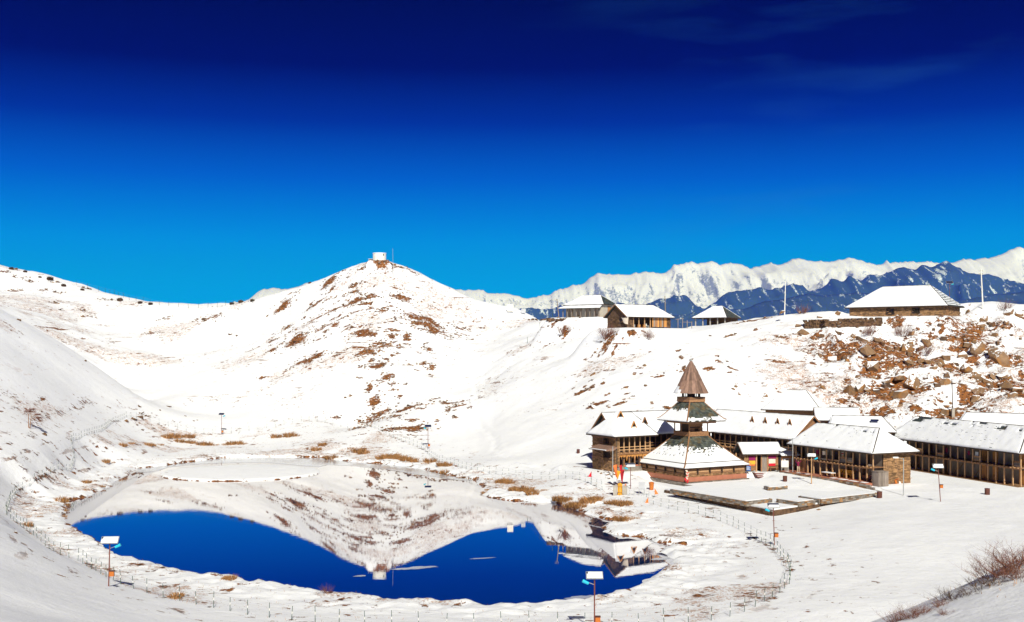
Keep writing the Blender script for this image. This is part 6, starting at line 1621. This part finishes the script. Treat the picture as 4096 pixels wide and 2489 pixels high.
def put_rock(label, p, s, grp, dark=False, name='rock', tilt=.5, sink=.35, stretch=None):
    me = random.choice(ROCKS_D if dark else ROCKS); sc_ = stretch or (s * random.uniform(.8, 1.25), s * random.uniform(.7, 1.1), s * random.uniform(.7, 1.2))
    o = inst(me, name, None, (p[0], p[1], p[2] + s * (.5 - sink)), (random.uniform(-tilt, tilt), random.uniform(-tilt, tilt), random.uniform(0, 6.28)), sc_)
    return tag(o, label, 'rock', grp)
# named boulders of the right-hand slope: pixel, half size in pixels
BIG = [(3650,1545,46,'largest boulder, with an orange-stained face, in the middle of the rocky slope'),(3592,1520,30,'dark cleft boulder against the left of the largest boulder'),(3625,1405,34,'tall slanting grey slab above the largest boulder'),
    (3470,1415,38,'broad grey boulder at the upper left of the rocky slope'),(3455,1365,26,'slab leaning over the broad grey boulder below the ridge house'),(3515,1370,26,'pale tilted slab below the middle of the ridge house'),(3490,1470,34,'squat blocky boulder left of the slanting slab'),
    (3705,1375,24,'dark pointed boulder above the row of grey boulders'),(3680,1400,20,'slanting boulder just left of the row of grey boulders'),(3685,1450,18,'first boulder of the grey row on the slope'),(3722,1452,20,'second boulder of the grey row on the slope'),(3758,1455,24,'third and roundest boulder of the grey row'),
    (3785,1435,20,'brown boulder at the end of the grey row'),(3850,1430,26,'brown boulder left of the round grey one'),(3862,1482,28,'round grey boulder standing alone right of the row'),(3905,1505,22,'dark boulder above the upright slabs'),(3925,1520,20,'grey upright slab below the dark boulder'),(3950,1535,26,'tall brown upright slab'),
    (3918,1570,28,'square-cut boulder with a dark hollow near the pole'),(3902,1600,20,'flat boulder at the foot of the square-cut one'),(4030,1555,30,'dark angular boulder at the right edge of the slope'),(4050,1590,22,'orange-brown boulder low at the right edge'),(4070,1560,24,'brown boulder right at the picture edge'),
    (4000,1440,50,'long rusty outcrop at the upper right of the slope'),(3910,1400,34,'rusty outcrop step left of the long one'),(4035,1252,34,'big grey boulder on the skyline beside the white utility pole'),(4075,1262,28,'second skyline boulder at the right edge'),(4092,1275,18,'small skyline boulder cut by the picture edge'),
    (3935,1282,24,'flat grey rock on the snow below the utility pole'),(3925,1305,22,'dark pointed rock below the flat one'),(3680,1265,14,'small rock below the right end of the ridge house'),(3820,1248,18,'rock at the right foot of the ridge house roof'),(3870,1250,16,'low rock between ridge house and utility pole'),
    (3350,1258,20,'smooth rock at the left foot of the long ridge house'),(3280,1272,14,'rock on the crest right of the white mast'),(3128,1252,14,'rock at the foot of the white mast'),(3200,1255,14,'brown rock on the crest just right of the white mast'),(3210,1335,22,'pointed grey rock below the dry stone wall'),(3195,1305,18,'slab at the left end of the dry stone wall'),
    (3350,1330,14,'small dark rock below the dry stone wall'),(3420,1345,13,'small rock under the right half of the dry stone wall'),(3412,1350,12,'low pebble-like rock beside the small one'),(3800,1655,38,'brown boulder at the foot of the dark pole'),(3330,1440,22,'rusty outcrop left of the broad grey boulder'),(3395,1572,30,'dark ledge boulder at the lower left of the slope'),(3440,1560,26,'brown boulder beside the dark ledge'),
    (3540,1530,20,'brown boulder under the squat blocky one'),(3600,1590,34,'low flat ledge under the largest boulder'),(3780,1535,24,'brown rubble boulder right of the largest boulder'),(3715,1530,18,'small boulder touching the largest boulder'),(3640,1455,22,'grey boulder directly above the largest'),(3555,1400,14,'small rock between the slabs'),(3970,1510,16,'small brown rock above the tall slab'),(4010,1510,20,'brown rock near the right edge outcrop'),
    (2372,1500,16,'grey rock on the slope above the stone guest house'),(2376,1632,18,'grey-topped rock in the brown patch left of the guest house roof'),(2945,1548,12,'round rock above the hipped back house'),(3062,1585,13,'dark rock just left of the hipped back roof'),(2935,1558,12,'oval rock on the snow slope right of the temple spire'),(3400,1565,18,'ledge block beside the path above the back houses'),
    (3290,1550,15,'brown rock above the hipped back roof'),(3275,2040,8,'lone small stone on the snow before the terrace corner'),(2960,1580,8,'little stone left of the hipped back roof')]
bh = hits([(a, b) for a, b, _, _ in BIG])
for (a, b, s, l), p in zip(BIG, bh):
    if p is None: p = P(a, b, 226)
    r_ = s / FPX * p.y * (1.3 if a > 3200 and b > 1330 else 1.0)
    o = put_rock(l, p, r_, 'named boulders of the village slope', dark=False, name='boulder', sink=.42, tilt=.9)
    o.scale = (r_ * random.uniform(.9, 1.1), r_ * random.uniform(.7, .9), r_ * random.uniform(.75, 1.0))
# single stones round the bare patches; their label says which part of which slope they lie on
def stone_label(g_, x, y):
    px = CXP + x / y * FPX
    if g_ == 'hill':
        return ('brown rock on the left shoulder of the cone-shaped hill' if px < 1300 else 'brown rock on the right flank of the cone-shaped hill' if px > 1640 and y > 240 else
                'brown rock high on the cone-shaped hill near its tank' if y > 290 else 'brown rock on the middle face of the cone-shaped hill' if y > 250 else 'brown rock at the foot of the cone-shaped hill')
    if g_ == 'left': return 'dark rock on the ridge at the far left' if px < 480 else 'dark rock in the bowl below the saddle'
    if g_ == 'mid': return 'small rock on the snow slope left of the temple spire' if px < 2700 else 'small rock on the snow slope right of the temple spire'
    return ('small rock on the upper rim of the boulder slope' if y > 212 else 'small rock at the left side of the boulder slope' if px < 3560 else 'small rock among boulders at the right side of the slope' if px > 3850 else 'small rock around the largest boulder of the slope')
pos, fine = [], []
for g_, h, rx, ry in PATCHES:
    if g_ == 'path': continue
    sat = g_.endswith('+'); g0 = g_.rstrip('+')
    n = 0 if sat else {'hill': 2, 'left': 3, 'right': 3, 'mid': 2}[g0]
    for _ in range(n):
        a, d = random.uniform(0, 6.28), math.sqrt(random.random()) * 1.0
        pos.append((g0, h.x + rx * d * math.cos(a), h.y + ry * d * math.sin(a), random.uniform(.3, .62) * (1.25 if g0 == 'left' else 1.0) * min(1.3, .5 + rx / 4)))
    for _ in range(int((26 if g0 == 'hill' else 7 if g0 != 'left' else 9) * (.35 if sat else 1) * min(2.5, .4 + rx * ry / 8))):
        a, d = random.uniform(0, 6.28), math.sqrt(random.random()) * 1.7
        fine.append((h.x + rx * d * math.cos(a), h.y + ry * d * math.sin(a), random.uniform(.08, .34)))
for p in hits([(random.uniform(3250, 4096), random.uniform(1290, 1650)) for _ in range(160)]):
    if p is not None: fine.append((p.x, p.y, .1 + .75 * random.random() ** 2.5))
zs = ground_z(np.array([p[1] for p in pos]), np.array([p[2] for p in pos]))
for (g_, x, y, s), z in zip(pos, zs):
    l = stone_label(g_, x, y); put_rock(l, (x, y, float(z)), s, l.replace('rock', 'rocks', 1), dark=(g_ != 'right' and random.random() < .8))
# the rest of the scree, too small to pick apart
zs = ground_z(np.array([p[0] for p in fine]), np.array([p[1] for p in fine])); mb = MB()
for (x, y, s), z in zip(fine, zs):
    a = random.uniform(0, 3.1); ca, sa = math.cos(a), math.sin(a); z = float(z); p8 = []
    for zz in (-.4, .65):
        for ux, uy in ((-1, -.7), (1, -.7), (1, .7), (-1, .7)):
            k = s * random.uniform(.55, 1.1) * (.75 if zz > 0 else 1); p8.append((x + (ux * ca - uy * sa) * k, y + (ux * sa + uy * ca) * k, z + zz * s * random.uniform(.7, 1.2)))
    mb.hexa(p8, 0 if random.random() < .6 else 1, random.uniform(.2, .8))
o = mb.build('scattered_stones', ['rock_dark', 'rock'], None, kind='stuff'); o['label'] = 'fine scree and stones scattered over the snowy slopes'
DARKS = [(560,1628,12),(562,1655,14),(560,1672,17),(536,1680,16),(508,1688,16),(675,1628,12),(645,1705,8),(658,1700,7),(570,1722,8),(548,1702,6),(698,1688,6),(742,1665,6),(640,1642,5),(720,1690,5),(582,1665,7),(592,1668,6),(775,1685,6),(790,1682,5),(240,1240,10),(60,2132,12),(177,1740,12),(165,1648,8),(75,1282,10),(340,1445,9),(920,1340,12),(945,1345,9),(405,1915,9)]
for (a, b, s), p in zip(DARKS, hits([(a, b) for a, b, _ in DARKS])):
    if p is not None: put_rock('dark stone lying on the smooth snow left of the lake', p, s / FPX * p.y, 'dark stones left of the lake', True)
# dry stone wall under the ridge house
dw = thing('dry_stone_wall', 'long dark dry stone wall on the slope below the long ridge house', 'wall', P(3218, 1305, 219))
pts = hits([(x, 1312 - (x - 3218) * .035) for x in range(3218, 3530, 22)])
al = MB(); o0 = dw.location
for a, b in zip(pts[:-1], pts[1:]):
    for j in range(5):
        for i in range(3):
            p = a.lerp(b, (i + .5 + random.uniform(-.2, .2)) / 3) - o0; w = random.uniform(.25, .5); zc = j * .32 - .1
            if j == 4 and random.random() < .4: continue
            al.box(p.x - w * .7, p.x + w * .7, p.y - .4, p.y + .5, p.z + zc, p.z + zc + .3, 0, random.random(), .06)
al.build('rubble', 'stone_dark', dw, kind='stuff')
rl_ = thing('rubble_wall', 'low tumbled stone wall below the cream ridge house', 'wall', P(2130, 1278, 255))
pts = hits([(x, 1281) for x in range(2122, 2260, 12)]); al = MB(); o0 = rl_.location
for p in pts:
    if p is None: continue
    for _ in range(3): q = p - o0 + Vector((random.uniform(-.4, .4), random.uniform(-.4, .4), 0)); w = random.uniform(.2, .4); al.box(q.x - w, q.x + w, q.y - .3, q.y + .3, q.z - .2, q.z + random.uniform(.15, .5), 0, random.random(), .06)
al.build('rubble', 'stone_dark', rl_, kind='stuff')
# rubble at the foot of the guest house
RB = [(2392,1888),(2405,1895),(2418,1892),(2430,1900),(2440,1893),(2447,1905),(2425,1910),(2436,1915),(2460,1900),(2412,1882),(2452,1890)]
for (a, b), p in zip(RB, hits(RB)):
    put_rock('loose rubble stone at the foot of the guest house wall', p, random.uniform(.15, .4), 'rubble below the guest house', random.random() < .5)

# ------------------------------------------------------------------ dry grass and bushes
def tuft_mesh(seed, n, h, r, lean, matn='grass_dry', w=.022):
    rr = random.Random(seed); mb = MB()
    for _ in range(n):
        a = rr.uniform(0, 6.28); d = math.sqrt(rr.random()) * r; x, y = d * math.cos(a), d * math.sin(a)
        hh_ = h * rr.uniform(.55, 1.1) * (1 - .45 * d / r); l = lean * rr.uniform(.4, 1.2); b_ = a + rr.uniform(-.7, .7)
        dx, dy = math.cos(b_) * l * hh_ + .12 * hh_, math.sin(b_) * l * hh_; t_ = rr.uniform(0, 6.28); wx, wy = math.cos(t_) * w, math.sin(t_) * w
        p1 = (x + dx * .4, y + dy * .4, hh_ * .62); p2 = (x + dx, y + dy, hh_ * rr.uniform(.8, 1))
        ti = rr.random()
        mb.face([(x - wx, y - wy, -.05), (x + wx, y + wy, -.05), (p1[0] + wx * .7, p1[1] + wy * .7, p1[2]), (p1[0] - wx * .7, p1[1] - wy * .7, p1[2])], 0, ti); mb.face([(p1[0] - wx * .7, p1[1] - wy * .7, p1[2]), (p1[0] + wx * .7, p1[1] + wy * .7, p1[2]), p2], 0, ti)
    return mb.mesh('tussock', [matn])
TUFT = [tuft_mesh(i, 170, .62, .5, .8) for i in range(5)]
TUFT_LOW = [tuft_mesh(20 + i, 100, .38, .6, 1.1) for i in range(4)]
TS = [(667,1752,20),(695,1750,24),(722,1750,14),(755,1750,22),(520,1775,16),(490,1785,18),(595,1783,18),(610,1782,14),(640,1780,14),(715,1768,18),(735,1770,16),(760,1773,18),(805,1780,20),(830,1781,18),(855,1782,16),(905,1780,16),(925,1778,18),(950,1777,20),(975,1777,14),
    (420,1850,18),(450,1850,10),(345,1932,18),(372,1928,12),(350,1960,14),(250,2006,26),(262,2020,16),(405,1947,14),(438,1946,10),(256,2042,16),(250,2066,14),(108,2104,22),(158,2068,12),(1105,1750,20),(1125,1749,16),(1160,1746,24),(1190,1744,14),
    (1290,1782,18),(1265,1802,20),(1435,1808,26),(1455,1815,22),(1405,1795,14),(1325,1836,24),(1525,1836,22),(1550,1834,26),(1575,1832,26),(1600,1838,24),(1625,1842,24),(1650,1845,22),(1720,1850,24),(1705,1856,16),(1770,1862,22),(1790,1864,18),(1780,1893,18),
    (1738,1884,12),(1955,1918,14),(2000,1930,20),(2022,1928,22),(2040,1934,18),(2055,1963,20),(2080,1964,30),(2105,1966,28),(2130,1978,24),(2152,1965,16),(2180,1962,12),(2235,2000,26),(2258,2004,28),(2288,2028,28),(2305,2022,24),(2320,2030,24),(2350,2010,32),(2375,2004,28),(2395,1998,20),
    (2440,2018,22),(2465,2018,26),(2490,2022,30),(2510,2018,20),(2478,2082,26),(2492,2084,26),(2520,2076,14),(2545,2074,12),(920,2318,24),(905,2318,18),(700,2392,26),(715,2386,20),(690,2396,16),(2400,2400,14),(2115,1968,20),(1940,1972,16),(1955,1960,14),(1845,1912,14),(1890,1925,14),(1800,1905,12),(1340,1845,12)]
zone = lambda a, b: ('tussock of dry brown grass left of the distant solar lamp on the far shore' if b < 1860 and 480 < a < 880 else 'tussock of dry brown grass right of the distant solar lamp on the far shore' if b < 1860 and a < 1230 and a > 880 else
    'tussock of dry brown grass on the far shore below the rocky hill foot' if b < 1900 and 1230 < a < 1800 else 'tussock of dry brown grass on the right shore beyond the inlet' if 1800 < a < 2200 else 'tussock of dry brown grass at the mouth of the inlet' if 2200 <= a < 2400 and b < 2100 else 'tussock of dry brown grass below the yellow gate' if 2400 <= a and b < 2100 else 'tussock of dry brown grass on the left bank of the lake' if a < 480 else 'tussock of dry brown grass on the far shore of the lake' if b < 1860 else 'tussock of dry brown grass by the inlet on the right shore' if a > 1500 else 'tussock of dry brown grass on the near bank of the lake')
for (a, b, s), p in zip(TS, hits([(a, b) for a, b, _ in TS])):
    if p is None: continue
    k = s / FPX * p.y * 1.05
    o = inst(random.choice(TUFT if s > 17 else TUFT_LOW), 'grass_tussock', None, p - Vector((0, 0, .03)), (0, 0, random.uniform(0, 6.28)), (k / .5, k / .5, k / .55))
    l = zone(a, b); tag(o, l, 'grass tussock', l.replace('tussock of ', 'tussocks of '))
# stubble poking through the snow: nobody could count it
rng = np.random.default_rng(5)
N = 30000
bx = rng.uniform(-62, 34, N); by = rng.uniform(60, 245, N)
fd_ = poly_dist(bx, by, FENCE_W); sd_ = poly_dist(bx, by, SHORE)
den = ((fd_ < 0) & (sd_ > .35)) * (0.15 + .85 * sstep(.42, .66, fbm(bx / 5, by / 5, 3, 83))) + (np.abs(fd_) < .5) * .9
kp = rng.random(N) < den
bx, by = bx[kp], by[kp]
ex, ey = rng.uniform(20, 52, 14000), rng.uniform(40, 74, 14000); ez = ground_z(ex, ey)      # grass on the near bank, thickest along its edge
kp = (ez > 2.4) & (rng.random(14000) < 0.12 + 0.88 * sstep(.5, .7, fbm(ex / 1.7, ey / 1.7, 4, 99)))
n0 = len(bx); bx, by = np.r_[bx, ex[kp]], np.r_[by, ey[kp]]; bz = ground_z(bx, by); n = len(bx)
hb = rng.uniform(.07, .24, n); hb[n0:] *= 1.3; an = rng.uniform(0, 6.28, n); le = rng.uniform(.1, .9, n) * hb
co = np.zeros((n, 3, 3)); wv = .016
co[:, 0] = np.c_[bx - wv * np.cos(an), by - wv * np.sin(an), bz - .03]; co[:, 1] = np.c_[bx + wv * np.cos(an), by + wv * np.sin(an), bz - .03]; co[:, 2] = np.c_[bx + le * np.cos(an * 3), by + le * np.sin(an * 3), bz + hb]
me = bpy.data.meshes.new('grass_stubble'); me.from_pydata(co.reshape(-1, 3).tolist(), [], np.arange(n * 3).reshape(-1, 3).tolist()); me.materials.append(M['grass_dry'])
at = me.attributes.new('tint', 'FLOAT', 'FACE'); at.data.foreach_set('value', rng.random(n).astype(np.float32))
o = bpy.data.objects.new('grass_stubble', me); COL.objects.link(o); o['kind'] = 'stuff'; o['label'] = 'sparse dry grass stubble poking through the snow on the lake bank'

def twig_mesh(seed, n, h, spread, fine=5, matn='twig'):
    rr = random.Random(seed); mb = MB()
    def grow(p, d, l, r, lev):
        segs = 3 if lev == 0 else 2
        for k in range(segs):
            d = (d + Vector((rr.gauss(0, .16), rr.gauss(0, .16), rr.gauss(.05, .1)))).normalized(); q = p + d * (l / segs); r2 = r * .75
            mb.tube(p, q, r, r2, 3, 0, rr.random(), cap=False)
            if lev < 2:
                for _ in range(rr.randint(1, fine - 2 * lev)):
                    dd = (d + Vector((rr.gauss(0, .55), rr.gauss(0, .55), rr.gauss(.15, .3)))).normalized(); grow(q, dd, l * rr.uniform(.35, .6), r2 * .6, lev + 1)
            p, r = q, r2
    for _ in range(n):
        a = rr.uniform(0, 6.28); s_ = rr.random() ** .5 * spread
        grow(Vector((s_ * .5 * math.cos(a), s_ * .5 * math.sin(a), -.1)), Vector((math.cos(a) * s_, math.sin(a) * s_, 1)).normalized(), h * rr.uniform(.6, 1.1), .014, 0)
    return mb.mesh('shrub', [matn])
SHR = [twig_mesh(i, 34, 1.0, .9, 4) for i in range(3)]; SHR_D = [twig_mesh(9 + i, 22, .7, .9, 4, 'bush_dark') for i in range(2)]
SB = [(4085,2255,64,'tallest bare shrub at the right picture edge'),(4030,2290,56,'bare twiggy shrub just left of the tallest one on the bank'),(3975,2305,50,'spindly bare shrub reaching left above the bank edge'),(3930,2340,44,'dark bare shrub in the middle of the bank edge'),(3990,2330,40,'low dark shrub with snow behind it on the bank'),(3890,2365,34,'small bare shrub right of the dark clump'),
    (3825,2385,44,'dark clump of shrub with blue shadow on the bank'),(3785,2395,36,'reddish bare shrub at the left end of the dark clump'),(3770,2415,22,'low stubby shrub below the reddish one'),(3655,2462,34,'reddish twig bush near the bottom edge'),(3690,2445,26,'thin grassy bush on the bank edge near the bottom'),(3580,2489,32,'bare bush at the foot of the bank, lowest of the row'),(3780,2450,18,'small russet bush on the open bank snow'),(4075,2300,36,'russet bush under the tallest shrub')]
for i, ((a, b, s, l), p) in enumerate(zip(SB, hits([(a, min(b + 8, 2488)) for a, b, _, _ in SB]))):
    if p is None: continue
    k = s / FPX * p.y * 1.55
    o = inst((SHR_D if 'dark' in l else SHR)[i % (2 if 'dark' in l else 3)], 'bare_shrub', None, p - Vector((0, 0, .05)), (0, 0, i * 1.3), (k * 1.5, k * 1.5, k * .78)); tag(o, l, 'shrub', 'bare shrubs on the near bank')
for (a, b, s, l) in ((1310, 2372, 13, 'lone thin twig plant standing on the near shore'), (3612, 1345, 22, 'bare bush above the slanting slab on the rocky slope'), (3470, 1340, 18, 'bare bush by the leaning slab below the ridge house'), (2600, 1355, 16, 'bare bush on the snow below the gable house'), (3700, 1420, 18, 'bare bush by the row of grey boulders'), (2258, 1335, 16, 'round bare bush on the slope below the sign boards'), (2432, 1350, 22, 'dark tangled bush below the stone gable house'), (4020, 1240, 16, 'dark bush by the skyline boulder'), (3210, 1255, 14, 'tawny bush on the crest right of the white mast')):
    p = hits([(a, b)])[0]
    if p is None: p = P(a, b, 228)
    k = s / FPX * p.y * 2.2; o = inst(random.choice(SHR), 'bare_shrub', None, p - Vector((0, 0, .05)), (0, 0, a), (k, k, k)); tag(o, l, 'shrub', 'scattered bare shrubs')
# rounded bushes on the left skyline
BUSH = tuft_mesh(77, 420, 1.0, .5, .35, 'bush_dark', .05)
SKB = [(45,1072,14),(100,1083,12),(200,1115,20),(255,1140,15),(480,1198,18),(560,1208,14),(602,1213,14),(330,1156,12),(160,1105,10),(928,1212,14),(964,1205,16),(1010,1200,14),(1240,1128,10)]
for (a, b, s), p in zip(SKB, hits([(a, b + 6) for a, b, _ in SKB])):
    if p is None: continue
    k = s / FPX * p.y * 1.15; o = inst(BUSH, 'skyline_bush', None, p - Vector((0, 0, .1)), (0, 0, a), (k, k, k * .9)); tag(o, 'dark rounded bush on the left skyline', 'bush', 'bushes on the left skyline')
# the small wind-combed tree on the left slope
tp = hits([(115, 1712)])[0]
TR = thing('windswept_tree', 'small bare tree with flat layered crowns on the left slope', 'tree', tp)
k = tp.y / FPX
mb = MB(); mb.tube((0, 0, -.2), (-.1 * 12 * k, 0, 55 * k), .07, .04, 6); mb.tube((4 * k, 0, -.2), (10 * k, 0, 50 * k), .06, .035, 6); mb.tube((10 * k, 0, 45 * k), (30 * k, 0, 52 * k), .035, .02, 5); mb.tube((8 * k, 0, 35 * k), (34 * k, 0, 38 * k), .03, .02, 5); mb.tube((10 * k, 0, 50 * k), (4 * k, 0, 68 * k), .035, .02, 5); mb.tube((-1.2 * k, 0, 54 * k), (-12 * k, 0, 66 * k), .03, .02, 5); mb.build('trunk', 'wood', TR)
mb = MB(); rr = random.Random(4)
for (cx_, cz_, rx_, rz_) in ((-10, 66, 13, 7), (8, 64, 15, 7), (10, 74, 13, 6), (30, 53, 12, 4.5), (35, 40, 11, 5)):
    for _ in range(170):
        a, d, e = rr.uniform(0, 6.28), math.sqrt(rr.random()), rr.gauss(0, .4)
        x, y, z = (cx_ + rx_ * d * math.cos(a)) * k, rx_ * d * math.sin(a) * k, (cz_ + rz_ * e) * k; l = rr.uniform(.15, .4); t_ = rr.uniform(-.5, .5)
        mb.face([(x, y, z), (x + l, y + t_ * l, z + .12 * l), (x + l * .9, y + t_ * l + .03, z + .05)], 0, rr.random())
mb.build('crown', 'twig', TR)
